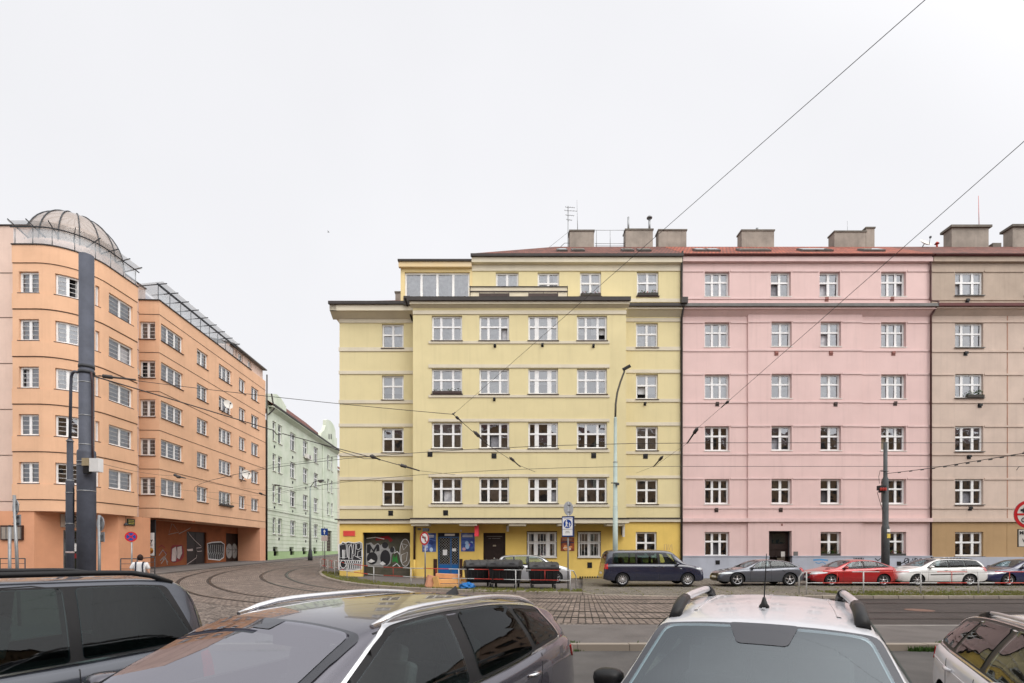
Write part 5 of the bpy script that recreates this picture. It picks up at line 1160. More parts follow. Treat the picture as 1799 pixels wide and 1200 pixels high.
# advert board at the passage mouth
FA = Fr((-28.4, 37.9, 0), (1, 0, 0), (0, -1, 0)); af = lambda p: ux(p, 37.9) + 28.4; av = lambda p: zy(p, 37.9)
o = empty('advert_board', FA.P(af(265), av(976), .05), 'white upright advert board with a burger picture at the passage mouth', 'advert board')
m = MB(); fbox(m, FA, af(257), af(272.5), av(977), av(913), -.08, 0); m.build('frame', 'black', o)
m = MB(); fbox(m, FA, af(258), af(271.2), av(976), av(936), .0, .02); m.build('poster_panel', 'white', o)
m = MB(); blob(m, FA, [(af(a), av(b)) for a, b in ell(265, 968, 5, 5, 16)], .023); blob(m, FA, [(af(a), av(b)) for a, b in ell(266, 965, 3.4, 2.6, 12)], .026, 1)
m.build('picture', [noisy('burger_brown', lin((150, 90, 40)), .4, 9, .6), noisy('bun_yellow', lin((214, 160, 70)), .2, 9, .6)], o)
m = MB(); text_mb(m, 'my', .34, FA, af(258.6), av(952), .02, 0, bold=.012, sx=1.0); fbox(m, FA, af(258.6), af(266), av(956), av(954.7), .02, .024); fbox(m, FA, af(258.6), af(268), av(958.3), av(957), .02, .024); m.build('lettering', 'paintblack', o)
F4 = Fr((-26.33, 34.3, 0), (0, 1, 0), (1, 0, 0))
def u4(px): return -26.33 / ((px - CX) / F) - 34.3
o = boxthing('wall_sign', 'small dark green wall sign with pale lines near the passage', 'sign', F4, (u4(223), u4(236), zy(923, 35.2), zy(911.5, 35.2), 0, .05), noisy('dark_green_enamel', lin((30, 44, 30)), .2, 3, .4))
m = MB()
for k in range(3): fbox(m, F4, u4(224.5), u4(234.5), zy(914.5 + k * 3, 35.2), zy(913.3 + k * 3, 35.2), .05, .054)
m.build('pale_line', 'paintyellow', o)
o = empty('wall_bracket_lamp', F4.P(u4(218.6), 4.0, .1), 'small hanging wall lamp left of the dark green sign', 'lamp'); m = MB(); m.tube([F4.P(u4(218.6), 4.38, .1), F4.P(u4(218.6), 3.9, .1)], .02, 6); m.lathe([(.03, 0), (.12, -.12), (.1, -.2), (.0, -.22)], F4.P(u4(218.6), 3.95, .1), 12); m.build('lamp_body', 'darksteel', o)
# roof terrace of the bay: glass balustrade, pergola fins, dome
m = MB(); L = BP.s[-1]
for a, b in zip(us, us[1:]): m.face([BP.P(a, zt5 + .08, -.05), BP.P(b, zt5 + .08, -.05), BP.P(b, zt5 + 1.05, -.05), BP.P(a, zt5 + 1.05, -.05)])
m.build('glass_balustrade', 'balglass', oh)
m = MB(); m.tube([BP.P(u, zt5 + 1.08, .05) for u in [-.1] + us[1:-1] + [L + .1]], .042, 8); m.build('balustrade_rail', 'darksteel', oh)
for k in range(8):
    u = .1 + (L - .2) * k / 7; m = MB(); m.tube([BP.P(u, zt5 + .05, -.05), BP.P(u, zt5 + 1.06, -.05)], .025, 6); m.build('balustrade_post', 'steel', oh)
    m = MB(); m.bar(BP.P(u, zt5 + 1.0, -.9), BP.P(u, zt5 + 1.32, .42), .035, .06); m.build('pergola_fin', 'darksteel', oh)
m = MB(); m.grid(lambda u, t: BP.P(u, zt5 + 1.02 + .25 * t, -.9 + 1.25 * t), us, [0, 1]); m.build('pergola_glass', 'balglass', oh)
DC = Vector((-29.25, 34.3, zt5 + 1.05)); DR, DH = 2.65, 2.95
m = MB(); m.lathe([(DR * math.cos(R(t)), DH * math.sin(R(t))) for t in range(0, 90, 9)] + [(.02, DH)], DC, 40, close=False); dm = m.build('dome', 'polycarb', oh)
for k in range(16):
    a = 2 * math.pi * k / 16; m = MB(); m.tube([DC + Vector((math.cos(a) * (DR + .03) * math.cos(R(t)), math.sin(a) * (DR + .03) * math.cos(R(t)), (DH + .03) * math.sin(R(t)))) for t in range(0, 90, 8)], .035, 6); m.build('rib', 'darksteel', dm)
m = MB(); m.lathe([(DR, -1.6), (DR, 0)], DC, 40, close=False); m.build('dome_drum', 'peach', oh)
m = MB(); m.lathe([(DR - .3, .05), (DR - .35, .9), (DR - 1.0, 1.6), (.1, 2.0)], DC, 24, close=False); m.build('dome_lining', noisy('inner_dome_blind', lin((184, 168, 158)), .2, 2, .9), dm)
# wing roof: glass canopy with fins, then metal-roofed attic
c1 = uw(411); z0 = zt5 + .12
m = MB(); m.face([FWg.P(.05, z0, -.08), FWg.P(c1, z0, -.08), FWg.P(c1, z0 + .72, -.08), FWg.P(.05, z0 + .72, -.08)]); m.face([FWg.P(.05, z0, -.08), FWg.P(.05, z0 + .72, -.08), FWg.P(.05, z0 + .72, -1.5), FWg.P(.05, z0, -1.5)]); m.build('glass_balustrade', 'balglass', oh)
m = MB(); m.bar(FWg.P(-.3, z0 + 1.02, .05), FWg.P(c1 + .3, z0 + 1.02, .05), .1, .12); m.build('canopy_beam', 'darksteel', oh)
m = MB(); m.face([FWg.P(-.3, z0 + .95, -1.5), FWg.P(c1 + .3, z0 + .95, -1.5), FWg.P(c1 + .3, z0 + 1.2, .45), FWg.P(-.3, z0 + 1.2, .45)]); m.build('canopy_glass', 'balglass', oh)
for k in range(9):
    u = c1 * k / 8; m = MB(); m.bar(FWg.P(u, z0 + .98, -1.4), FWg.P(u, z0 + 1.2, .55), .04, .06); m.tube([FWg.P(u, z0, -.08), FWg.P(u, z0 + 1, -.08)], .025, 6); m.build('canopy_fin', 'darksteel', oh)
m = MB(); fbox(m, FWg, -.0, c1, z0 - .1, z0 + 1.3, -3.2, -2.2); m.build('attic_wall', 'plinth', oh)
a0 = uw(415); aw = [(uw(418.5), uw(421.5), z0 + .2, z0 + 1.0), (uw(424), uw(432), z0 + .2, z0 + 1.0), (uw(440.5), uw(447), z0 + .2, z0 + 1.0)]
m = MB(); FAt = Fr(FWg.P(0, 0, -.3), ang, FWg.N); fwall(m, FAt, a0 - .6, WL, zt5 - .9, z0 + 1.15, aw); m.face([FWg.P(a0 - .6, zt5 - .9, -.3), FWg.P(a0 - .6, z0 + 1.15, -.3), FWg.P(a0 - .6, z0 + 1.15, -4), FWg.P(a0 - .6, zt5 - .9, -4)])
m.build('attic_wall', ['peach', 'room'], oh)
for i, w in enumerate(aw): window(FAt, *w, oh, 'o2n', ['unlitroom', 'net', 'unlitroom'][i], sillo=.04)
m = MB(); m.face([FWg.P(a0 - .7, z0 + 1.2, .1), FWg.P(WL + .1, z0 + 1.2, .1), FWg.P(WL + .1, z0 + 2.2, -4), FWg.P(a0 - .7, z0 + 2.2, -4)]); fbox(m, FWg, a0 - .7, WL + .1, z0 + 1.1, z0 + 1.2, -.3, .14); m.build('roof', 'zinc', oh)
m = MB(); m.box((-40, 40.5, 0), (-30.5, 56, zt5 - .2)); m.build('rear_wall', 'peach', oh)
dish('white satellite dish on the orange wing corner by the fourth-floor window', FE.P(.15, S5[3] + .35, .45), (.55, -.8, .2), .38, FE.P(.5, S5[3] + .1, 0))
dish('white satellite dish in front of the middle orange wing window', FWg.P(uw(390), S5[3] + .55 + zo, .5), (.8, -.5, .25), .42, FWg.P(uw(390), S5[3] - .1, 0))
dish('greyish satellite dish low on the orange wing near the street end', FWg.P(uw(423), S5[1] + .5, .5), (.8, -.5, .25), .48, FWg.P(uw(423), S5[1] - .2, 0))
flowerbox(FWg, uw(385), uw(407), S5[0] + zo - .02, 'trailing green window box at the orange wing first-floor window', .12, flowers=False, seed=12, n=70, h=.5)
pipe(oh, [FWg.P(WL + .12, zt5 + .8, .1), FWg.P(WL + .12, 1, .1)], .07, 'gutter')

# ------------------------------------------------------------------ pale green house further up the side street
ga = Vector((-.057, 1, 0)).normalized(); FGn = Fr((-23.57 - .057 * 55.9, 55.9, 0), ga, (ga.y, -ga.x, 0))
def ug(px): t = (px - CX) / F; Y = -23.57 / (t + .057); return (Y - 55.9) / ga.y
GL = ug(592.8)
gr = empty('apartment_house', FGn.P(GL / 2, 1.2), 'pale green gabled house beyond the orange block up the side street', 'building', 'apartment houses along the street')
gw = []
cg = ((479, 485, 'g1'), (488.5, 495.5, 'g1'), (510, 519.5, 'g2'), (532.5, 541, 'g2'), (551.5, 559, 'g2'), (575, 579, 'g1'), (581.5, 585, 'g1'))
for hd, sl in ((16.65, 14.45), (13.0, 11.05), (9.45, 7.5), (5.8, 3.95)):
    for a, b, s_ in cg:
        if hd < 6 and a > 570: continue
        gw.append((ug(a), ug(b), sl, hd, s_))
gb = [(ug(a), ug(b), 1.45 + .012 * ug(a), 2.5) for a, b in ((479.5, 488), (508.5, 516), (531, 537.5), (550.5, 556))]
gd_ = (ug(574), ug(583), 1.3, 5.1)
zg0 = 17.95
m = MB(); fwall(m, FGn, 0, GL, 2.0, zg0, gw + [(a, b, max(c, 2.0), d) for a, b, c, d in gb] + [(gd_[0], gd_[1], 2.0, gd_[3])])
m.face([FGn.P(GL, 0), FGn.P(GL, zg0), FGn.P(GL, zg0, -10), FGn.P(GL, 0, -10)]); m.build('wall', ['green', 'room'], gr)
m = MB(); fwall(m, FGn, -.3, GL, -.5, 1.98, [(a, b, c, 1.98) for a, b, c, d in gb if c < 1.9], d=.08); m.build('plinth', ['greenbase', 'room'], gr)
for i, w in enumerate(gw): window(FGn, *w[:4], gr, w[4], rng.choice(['net', 'unlitroom', 'greyc', 'unlitroom']), sill='offwhite', sillo=.12, rec=.16)
for z in (6.55,): strip(gr, FGn, 0, GL, z, z + .22, .1, 'green')
for k in range(9): strip(gr, FGn, 0, GL, 2.35 + k * .46, 2.38 + k * .46, .015, noisy('green_groove', lin((150, 164, 134)), .1, 2, .9), 'render_joint')
eave(gr, FGn, ug(472), GL, zg0 + .1, .55, 'green', 'gutter', fas=.18, sof=.5)
m = MB(); fbox(m, FGn, gd_[0] + .05, gd_[1] - .05, 1.2, 5.0, -.28, -.2); m.build('front_door', 'brown', gr)
pipe(gr, [FGn.P(ug(566), zg0, .1), FGn.P(ug(566), 1.3, .1)], .07, 'green'); pipe(gr, [FGn.P(ug(468), zg0 + 1.2, .55), FGn.P(ug(475), zg0 - .2, .4), FGn.P(ug(470), zg0 - 1, .1)], .08, 'gutter')
m = MB(); zz = zg0 + .2; m.face([FGn.P(0, zz, .5), FGn.P(GL, zz, .5), FGn.P(GL, zz + 4.6, -5), FGn.P(0, zz + 4.6, -5)]); grf = m.build('roof', 'tile', gr)
def gable(pts, d0=-.5, d1=-.05):
    m = MB(); P = [(ug(a), zy(b, FGn.P(ug(a), 0).y)) for a, b in pts]
    f = [FGn.P(u, z, d1) for u, z in P]; k = [FGn.P(u, z, d0) for u, z in P]; m.face(f); m.face(k[::-1])
    for i in range(len(P)): j = (i + 1) % len(P); m.face([f[i], k[i], k[j], f[j]])
    return m.build('gable', 'green', gr)
gable([(467, 717), (467, 693), (472, 691.5), (487, 692.5), (495, 700), (503.5, 714), (504.5, 736)], -1.2)
gable([(564, 768), (565.5, 760), (570, 756), (573.2, 747), (573.2, 738), (576, 737), (582, 740), (587, 747), (590, 757), (590.5, 769), (592.6, 770), (592.6, 789), (568, 776)], -.5)
m = MB(); 
for a, b in ((577.8, 579.4), (581.4, 583)): fbox(m, FGn, ug(a), ug(b), zy(771, FGn.P(ug(a), 0).y), zy(762, FGn.P(ug(a), 0).y), -.06, -.03)
m.build('gable_window', 'unlitroom', gr)
m = MB(); fbox(m, FGn, ug(470.5), ug(478), zg0 + 3.2, zg0 + 4.3, -2.6, -2.0); m.build('chimney', 'chimney', grf)
o = empty('air_conditioner', FGn.P(ug(537), 14.0, .3), 'white air conditioner box on the green facade', 'air conditioner'); m = MB(); fbox(m, FGn, ug(533.5), ug(542), zy(806, 68), zy(798.5, 68), .12, .5); m.build('casing', 'offwhite', o)
m = MB(); m.lathe([(.26, 0), (.26, .02), (.05, .03)], FGn.P(ug(538), zy(802, 68), .5), 18, axis='x'); m.build('fan_grille', 'zinc', o)
for a, z in ((482, 13.8), (514, 13.6), (514, 10.5), (537, 10.4), (482, 6.9), (514, 6.9), (537, 7.0), (490, 3.4), (537, 3.3), (556, 3.4)): vent(gr, FGn, ug(a), z, .28, .34, .06)
m = MB(); m.box((-40, 57, 0), (-29.5, 85, zg0 - .2)); m.build('rear_wall', 'green', gr)
# a pale house closing the far end of the street
fh = empty('apartment_house', (-27, 100, 1.5), 'narrow sliver of a pale far house between the green and yellow ones', 'building', 'apartment houses along the street')
Ff = Fr((-28.9, 84.5, 0), ga, (ga.y, -ga.x, 0)); fw = [(3 + i * 3, 4.4 + i * 3, z, z + 1.9) for i in range(10) for z in (4.5, 8.2, 11.9)]
m = MB(); fwall(m, Ff, 0, 40, 0, 15.5, fw); m.face([Ff.P(0, 0), Ff.P(0, 15.5), Ff.P(0, 15.5, -9), Ff.P(0, 0, -9)]); m.build('wall', ['cream', 'room'], fh)
for w in fw[:12]: window(Ff, *w, fh, 'g2', 'greyc')
m = MB(); m.face([Ff.P(-.3, 15.4, .5), Ff.P(40, 15.4, .5), Ff.P(40, 19, -5), Ff.P(-.3, 19, -5)]); m.build('roof', 'tile', fh)

# ------------------------------------------------------------------ the house behind the camera, mirrored in panes and paint
bh = empty('apartment_house', (0, -11, 0), 'ochre terrace behind the viewer, seen only as reflections in glass', 'building', 'apartment houses along the street')
F9 = Fr((0, -11, 0), (-1, 0, 0), (0, 1, 0)); bw9 = [(-98.5 + 3.4 * i, -97 + 3.4 * i, z, z + 1.8) for i in range(40) for z in (1.5, 5, 8.4, 11.8, 15.2)]
m = MB(); fwall(m, F9, -100, 40, 0, 19, bw9, deep=.3); m.build('wall', [noisy('ochre_terrace_plaster', lin((196, 164, 128)), .12, .5, .9), 'room'], bh)
m = MB(); m.face([F9.P(-100, 19, .5), F9.P(40, 19, .5), F9.P(40, 22, -5), F9.P(-100, 22, -5)]); m.build('roof', 'tile', bh)

# terrace going on beyond the right edge, only mirrored in the parked cars
def far_terrace(lab, fr, u0, u1, h, col, step=3.4):
    o = empty('apartment_house', fr.P((u0 + u1) / 2, 0), lab, 'building', 'apartment houses along the street')
    hs = [(u, u + 1.6, z, z + 1.7) for z in (1.6, 5.0, 8.3, 11.6, 14.9) for u in [u0 + 1 + step * i for i in range(int((u1 - u0 - 2) / step))]]
    m = MB(); fwall(m, fr, u0, u1, 0, h, hs, deep=.3); m.build('wall', [noisy('terrace_plaster', col, .12, .5, .9), 'room'], o)
    m = MB(); m.face([fr.P(u0, h, .5), fr.P(u1, h, .5), fr.P(u1, h + 3, -5), fr.P(u0, h + 3, -5)]); m.build('roof', 'tile', o)
far_terrace('grey rose terrace beyond the right edge, mirrored in car windows', FW, TX1 + .05, 80, 19.5, lin((190, 160, 140)))
far_terrace('cream terrace far beyond the right edge, mirrored in car windows', FW, 80.05, 130, 18.5, lin((200, 180, 150)))
# ------------------------------------------------------------------ vehicles
def pchip(pts):
    xs = [p[0] for p in pts]; ys = [p[1] for p in pts]; n = len(xs)
    h = [xs[i+1] - xs[i] for i in range(n - 1)]; dl = [(ys[i+1] - ys[i]) / h[i] for i in range(n - 1)]
    d = [0] * n; d[0] = dl[0]; d[-1] = dl[-1]
    for i in range(1, n - 1):
        if dl[i-1] * dl[i] > 0: w1 = 2 * h[i] + h[i-1]; w2 = h[i] + 2 * h[i-1]; d[i] = (w1 + w2) / (w1 / dl[i-1] + w2 / dl[i])
    def f(x):
        if x <= xs[0]: return ys[0]
        if x >= xs[-1]: return ys[-1]
        i = 0
        while x > xs[i+1]: i += 1
        t = (x - xs[i]) / h[i]; a, b = ys[i], ys[i+1]
        return a * (1 + 2*t) * (1-t)**2 + d[i] * h[i] * t * (1-t)**2 + b * t*t * (3 - 2*t) + d[i+1] * h[i] * t*t * (t-1)
    return f
def rounded(poly, r, n=4):
    out = []; N = len(poly)
    for i in range(N):
        p = Vector(poly[i]); a = Vector(poly[i-1]); b = Vector(poly[(i+1) % N]); da, db = a - p, b - p
        k = min(r, da.length * .45, db.length * .45); q0 = p + da.normalized() * k; q1 = p + db.normalized() * k
        for j in range(n + 1): t = j / n; out.append(q0 * (1-t)**2 + p * 2*t*(1-t) + q1 * t*t)
    return out
def dens(pts, st, closed=True):
    out = []; N = len(pts)
    for i in range(N if closed else N - 1):
        a = Vector(pts[i]); b = Vector(pts[(i+1) % N]); k = max(1, int((b - a).length / st))
        out += [a.lerp(b, j / k) for j in range(k)]
    if not closed: out.append(Vector(pts[-1]))
    return out
def smoothed(pts, L, w=.09):
    f = pchip(pts)
    def h(x):
        k = min(w, x * .5, (L - x) * .5)
        if k < .004: return f(x)
        return sum(f(x + k * (i / 3)) * (4 - abs(i)) for i in range(-3, 4)) / 16
    return h
class Car:
    def __init__(s, name, label, cat, L, ht, hb, wb, zl, mat, k=.30, crown=.05, fine=60, clad=None, group='cars parked along the street', arches=(.85, 3.45), wr=.32, wy=.88, ww=.2, spoke=('alloy', 5), bumper=None):
        s.L = L; s.root = empty(name, (0, 0, 0), label, cat, group); s.H, s.B, s.W, s.Z = smoothed(ht, L), smoothed(hb, L), smoothed(wb, L), pchip(zl); s.k = k; s.crown = crown
        st = sorted(set([L * i / fine for i in range(fine + 1)] + [.03, .06, L - .02, L - .04, L - .07, L - .1, L - .14, L - .2]))
        st = [st[0]] + [b for a, b in zip(st, st[1:]) if b - a > .012]
        m = MB(); rings = []
        for f in st:
            hp = s.section(f); full = hp + [(-y, z) for y, z in hp[-2:0:-1]]
            rings.append([m.vert((L / 2 - f, y, z)) for y, z in full])
        n = len(rings[0])
        for a, b in zip(rings, rings[1:]):
            for i in range(n):
                j = (i + 1) % n; zc = sum(m.v[q][2] for q in (a[i], a[j], b[j], b[i])) / 4; xc = m.v[a[i]][0]
                mi = 0
                if zc < (clad or .245): mi = 1
                m.idx([a[i], a[j], b[j], b[i]], mi, True)
        m.idx(rings[0][::-1], 1 if clad else 0, True); m.idx(rings[-1], 0, True)
        body = m.build('body', [mat, 'black', 'cabin'], s.root)
        c = MB()
        for f in arches:
            for sg in (1, -1):
                y0, y1 = sorted((sg * (wy - ww - .06), sg * 1.3)); c.lathe([(wr + .055, -y0), (wr + .055, -y1)], (L / 2 - f, 0, wr + .01), 28, axis='y', smooth=True)
        cut = c.build('cutter', ['black', 'black'], None)
        md = body.modifiers.new('arch', 'BOOLEAN'); md.object = cut; md.operation = 'DIFFERENCE'; md.solver = 'EXACT'
        cut.data.materials.clear(); cut.data.materials.append(M[mat] if isinstance(mat, str) else mat); cut.data.materials.append(M['black'])
        for p in cut.data.polygons: p.material_index = 1
        bpy.context.view_layer.update(); dg = bpy.context.evaluated_depsgraph_get()
        me = bpy.data.meshes.new_from_object(body.evaluated_get(dg)); body.modifiers.clear(); body.data = me
        bpy.data.objects.remove(cut)
        me.polygons.foreach_set('use_smooth', [True] * len(me.polygons)); me.set_sharp_from_angle(angle=R(32))
        s.body = body; bm = bmesh.new(); bm.from_mesh(me); s.bvh = BVHTree.FromBMesh(bm); bm.free()
        for f in arches:
            for sg in (1, -1): s.wheel(f, sg, wr, ww, wy, *spoke)
    def cut(s, bm_list):
        for m in bm_list:
            c = m.build('cutter', ['black', 'black', 'cabin'], None); md = s.body.modifiers.new('cut', 'BOOLEAN'); md.object = c; md.operation = 'DIFFERENCE'; md.solver = 'EXACT'
            bpy.context.view_layer.update(); dg = bpy.context.evaluated_depsgraph_get(); me = bpy.data.meshes.new_from_object(s.body.evaluated_get(dg)); s.body.modifiers.clear(); s.body.data = me; bpy.data.objects.remove(c)
        me.polygons.foreach_set('use_smooth', [True] * len(me.polygons)); me.set_sharp_from_angle(angle=R(32))
    def hollow(s, polys, ws, floor=.80, f1=None, seats=((2.35, 1.0), (3.25, 1.02)), steer=True):
        """open the cabin: a void under the roof, window openings, seats, dashboard and wheel"""
        f0 = ws[0] + .06; f1 = f1 or s.L - .62; m = MB(); rows = []; n = 24
        for i in range(n + 1):
            f = f0 + (f1 - f0) * i / n; w, b, t = s.W(f) - .13, s.B(f), s.H(f); we = max(.2, s.W(f) - .07 - max(0, t - b) * s.k - .11); tt = max(t - .075, floor + .05); bb = min(b, tt - .02)
            rows.append([m.vert((s.L / 2 - f, y, z)) for y, z in ((-w, floor), (w, floor), (w, bb), (we, tt - s.crown * .6), (we * .5, tt), (-we * .5, tt), (-we, tt - s.crown * .6), (-w, bb))])
        for a, b in zip(rows, rows[1:]):
            for k in range(8): m.idx([a[k], a[(k+1) % 8], b[(k+1) % 8], b[k]], 2)
        m.idx(rows[0][::-1], 2); m.idx(rows[-1], 2)
        q = MB()
        for poly in polys:
            P = rounded(poly, .035); c_ = sum(P, Vector((0, 0))) / len(P); P = [c_ + (p - c_) * .985 for p in P]
            for sg in (1, -1):
                y0, y1 = sg * .48, sg * 1.3; A = [q.vert((s.L / 2 - p[0], y0, p[1])) for p in P]; B_ = [q.vert((s.L / 2 - p[0], y1, p[1])) for p in P]
                q.idx(A, 1); q.idx(B_[::-1], 1)
                for i in range(len(P)): j = (i + 1) % len(P); q.idx([A[i], B_[i], B_[j], A[j]], 1)
        fb, ft, yb, yt = ws; v = MB(); P = rounded([(fb, -yb), (fb - .03, 0), (fb, yb), (ft, yt), (ft - .03, 0), (ft, -yt)], .07); c_ = sum(P, Vector((0, 0))) / len(P); P = [c_ + (p - c_) * .985 for p in P]
        z0 = s.B(fb) - .03; A = [v.vert((s.L / 2 - p[0], p[1], z0)) for p in P]; B_ = [v.vert((s.L / 2 - p[0], p[1], 2.6)) for p in P]; v.idx(A[::-1], 1); v.idx(B_, 1)
        for i in range(len(P)): j = (i + 1) % len(P); v.idx([A[i], A[j], B_[j], B_[i]], 1)
        s.cut([m, q, v])
        for f, z in seats:
            for y in ((.36, -.36) if f < 2.8 else (.36, 0, -.36)):
                x = s.L / 2 - f; m = MB(); hw = .23 if f < 2.8 else .17
                for dx, zz, h, w, d_ in ((0, .92, .20, hw, .06), (-.07, z + .12, .12, hw * .9, .05), (-.11, z + .27, .075, hw * .5, .045)):
                    if zz - h < floor: h = zz - floor
                    m.obox((x + dx, y, zz), (d_, 0, .02), (0, w, 0), (-h * .22, 0, h))
                o = m.build('seat', 'seatcloth', s.root); mo = o.modifiers.new('round', 'BEVEL'); mo.width = .03; mo.segments = 2
        m = MB(); x0 = s.L / 2 - fb; m.obox((x0 - .22, 0, floor + (z0 - floor) * .45), (.17, 0, 0), (0, s.W(fb) - .2, 0), (0, 0, (z0 - floor) * .44)); m.build('dashboard', 'cabin', s.root)
        if steer:
            m = MB(); c0 = Vector((s.L / 2 - fb - .52, .36, floor + .16)); ax = Vector((1, 0, .45)).normalized(); u = Vector((0, 1, 0)); w_ = ax.cross(u); m.tube([c0 + (u * math.cos(2*math.pi*i/20) + w_ * math.sin(2*math.pi*i/20)) * .185 for i in range(21)], .016, 8); m.bar(c0 - u * .18, c0 + u * .18, .03, .05); m.build('steering_wheel', 'black', s.root)
        b0 = s.pt('T', ft + .06, 0, -.16)
        m = MB(); m.obox(b0 + Vector((.03, 0, 0)), (.015, 0, 0), (0, .12, 0), (0, 0, .032)); m.build('rear_view_mirror', 'black', s.root)
    def holed(s, name, plane, outer, holes, mat, off=.006, rad=.06, st=.05):
        """panel with openings (window surround), triangulated and laid on the body"""
        from mathutils.geometry import delaunay_2d_cdt, intersect_point_line
        O = dens(rounded(outer, rad), st); Hs = [dens(rounded(h, .04), st) for h in holes]; vs = list(O); ed = []; 
        def ring(k0, n): return [(k0 + i, k0 + (i + 1) % n) for i in range(n)]
        ed += ring(0, len(O))
        for h in Hs: ed += ring(len(vs), len(h)); vs += h
        def inside(p, poly):
            r = False; j = len(poly) - 1
            for i in range(len(poly)):
                a, b = poly[i], poly[j]
                if (a[1] > p[1]) != (b[1] > p[1]) and p[0] < (b[0] - a[0]) * (p[1] - a[1]) / (b[1] - a[1]) + a[0]: r = not r
                j = i
            return r
        x0 = min(p[0] for p in O); x1 = max(p[0] for p in O); y0 = min(p[1] for p in O); y1 = max(p[1] for p in O)
        for x in frange(x0, x1, st * 1.3):
            for y in frange(y0, y1, st * 1.3):
                p = Vector((x, y))
                if inside(p, O) and not any(inside(p, h) for h in Hs): vs.append(p)
        r = delaunay_2d_cdt([Vector(p) for p in vs], ed, [], 0, 1e-5); V2, F2 = r[0], r[2]; m = MB(); ids = {}
        for f in F2:
            c_ = sum((V2[i] for i in f), Vector((0, 0))) / len(f)
            if not inside(c_, O) or any(inside(c_, h) for h in Hs): continue
            for i in f:
                if i not in ids: p = s.pt(plane, *V2[i], off); ids[i] = None if p is None else m.vert(p)
            q = [ids[i] for i in f]
            if None not in q: m.idx(q, 0, True)
        return m.build(name, mat, s.root, angle=40) if m.f else None
    def section(s, f):
        w, b, t, z = s.W(f), s.B(f), s.H(f), s.Z(f); b = max(b, z + .12); t = max(t, b); gh = t - b
        p = [(0, z), (w * .5, z), (w - .12, z), (w - .04, z + .035), (w - .005, z + (b - z) * .22), (w + .012, z + (b - z) * .42), (w + .012, z + (b - z) * .60), (w, b - (b - z) * .2), (w - .018, b - .045), (w - .045, b - .012)]
        yb = w - .07; we = max(.1, yb - gh * s.k); cr = s.crown * min(1, .25 + gh * 2); r = min(.07, gh * .35 + .004)
        zt = max(b, t - cr - r); 
        for i in range(0, 7): q = i / 6; p.append((yb + (we - yb) * q + .02 * math.sin(math.pi * q) * min(1, gh * 3), b + (zt - b) * q))
        for a in (25, 50, 75): p.append((we - r * 1.3 * (1 - math.cos(R(a))), zt + r * math.sin(R(a))))
        y0 = p[-1][0]; z0 = p[-1][1]
        for i in range(1, 9): q = 1 - i / 8; p.append((y0 * q, t - (t - z0) * q ** 2.2))
        return p
    def hit(s, o, d):
        h = s.bvh.ray_cast(Vector(o), Vector(d)); return h[0], h[1]
    def proj(s, plane, a, b):
        X = s.L / 2 - a
        if plane == 'L': r = s.hit((X, 3, b), (0, -1, 0))
        elif plane == 'R': r = s.hit((X, -3, b), (0, 1, 0))
        elif plane == 'T': r = s.hit((X, b, 4), (0, 0, -1))
        elif plane == 'F': r = s.hit((s.L / 2 + 2, a, b), (-1, 0, 0))
        elif plane == 'B': r = s.hit((-s.L / 2 - 2, a, b), (1, 0, 0))
        return r
    def pt(s, plane, a, b, off):
        p, n = s.proj(plane, a, b)
        if p is None: return None
        return p + n * off
    def panel(s, name, plane, poly, mat, off=.006, rad=.05, parent=None, rings=7, st=.06, skirt=True):
        out = dens(rounded(poly, rad) if rad else poly, st); c = sum(out, Vector((0, 0))) / len(out); m = MB(); prev = None
        for t in [1 - i / rings for i in range(rings)] + [0.02]:
            cur = [s.pt(plane, *(c + (p - c) * t), off) for p in out]
            if prev is None and skirt:
                sk = [s.pt(plane, *p, off * -.3) for p in out]
                ids = [None if q is None else m.vert(q) for q in sk]; prev = ids
            ids = [None if q is None else m.vert(q) for q in cur]
            if prev:
                for i in range(len(out)):
                    j = (i + 1) % len(out); q = (prev[i], prev[j], ids[j], ids[i])
                    if None not in q: m.idx(q, 0, True)
            prev = ids
        if None not in prev: m.idx(prev, 0, True)
        if not m.f: return None
        return m.build(name, mat, parent or s.root, fix=True, angle=35)
    def trim(s, name, plane, pts, w, mat, off=.008, closed=True, parent=None, rad=.05, st=.05, thick=.004):
        if closed: pts = rounded(pts, rad)
        P = dens(pts, st, closed); n = len(P); m = MB(); rows = []
        for i in range(n):
            a = P[(i-1) % n] if closed or i else P[0]; b = P[(i+1) % n] if closed or i < n - 1 else P[-1]; t = (b - a)
            t = t.normalized() if t.length > 1e-9 else Vector((1, 0)); q = Vector((-t.y, t.x)) * w / 2
            row = []
            for k, o_ in ((-1, -.002), (-.7, off), (.7, off), (1, -.002)):
                v = s.pt(plane, *(P[i] + q * k), o_); row.append(None if v is None else m.vert(v))
            rows.append(row)
        for i in range(n if closed else n - 1):
            a, b = rows[i], rows[(i+1) % n]
            for k in range(3):
                q = (a[k], a[k+1], b[k+1], b[k])
                if None not in q: m.idx(q, 0, True)
        if m.f: return m.build(name, mat, parent or s.root, angle=40)
    def side(s, fb0, ft0, fb1, ft1, lo=.035, hi=.10, n=6):
        """side-window outline following belt and roof line"""
        a = [(fb0 + (fb1 - fb0) * i / n, s.B(fb0 + (fb1 - fb0) * i / n) + lo) for i in range(n + 1)]
        b = [(ft1 + (ft0 - ft1) * i / n, s.H(ft1 + (ft0 - ft1) * i / n) - hi) for i in range(n + 1)]
        return a + b
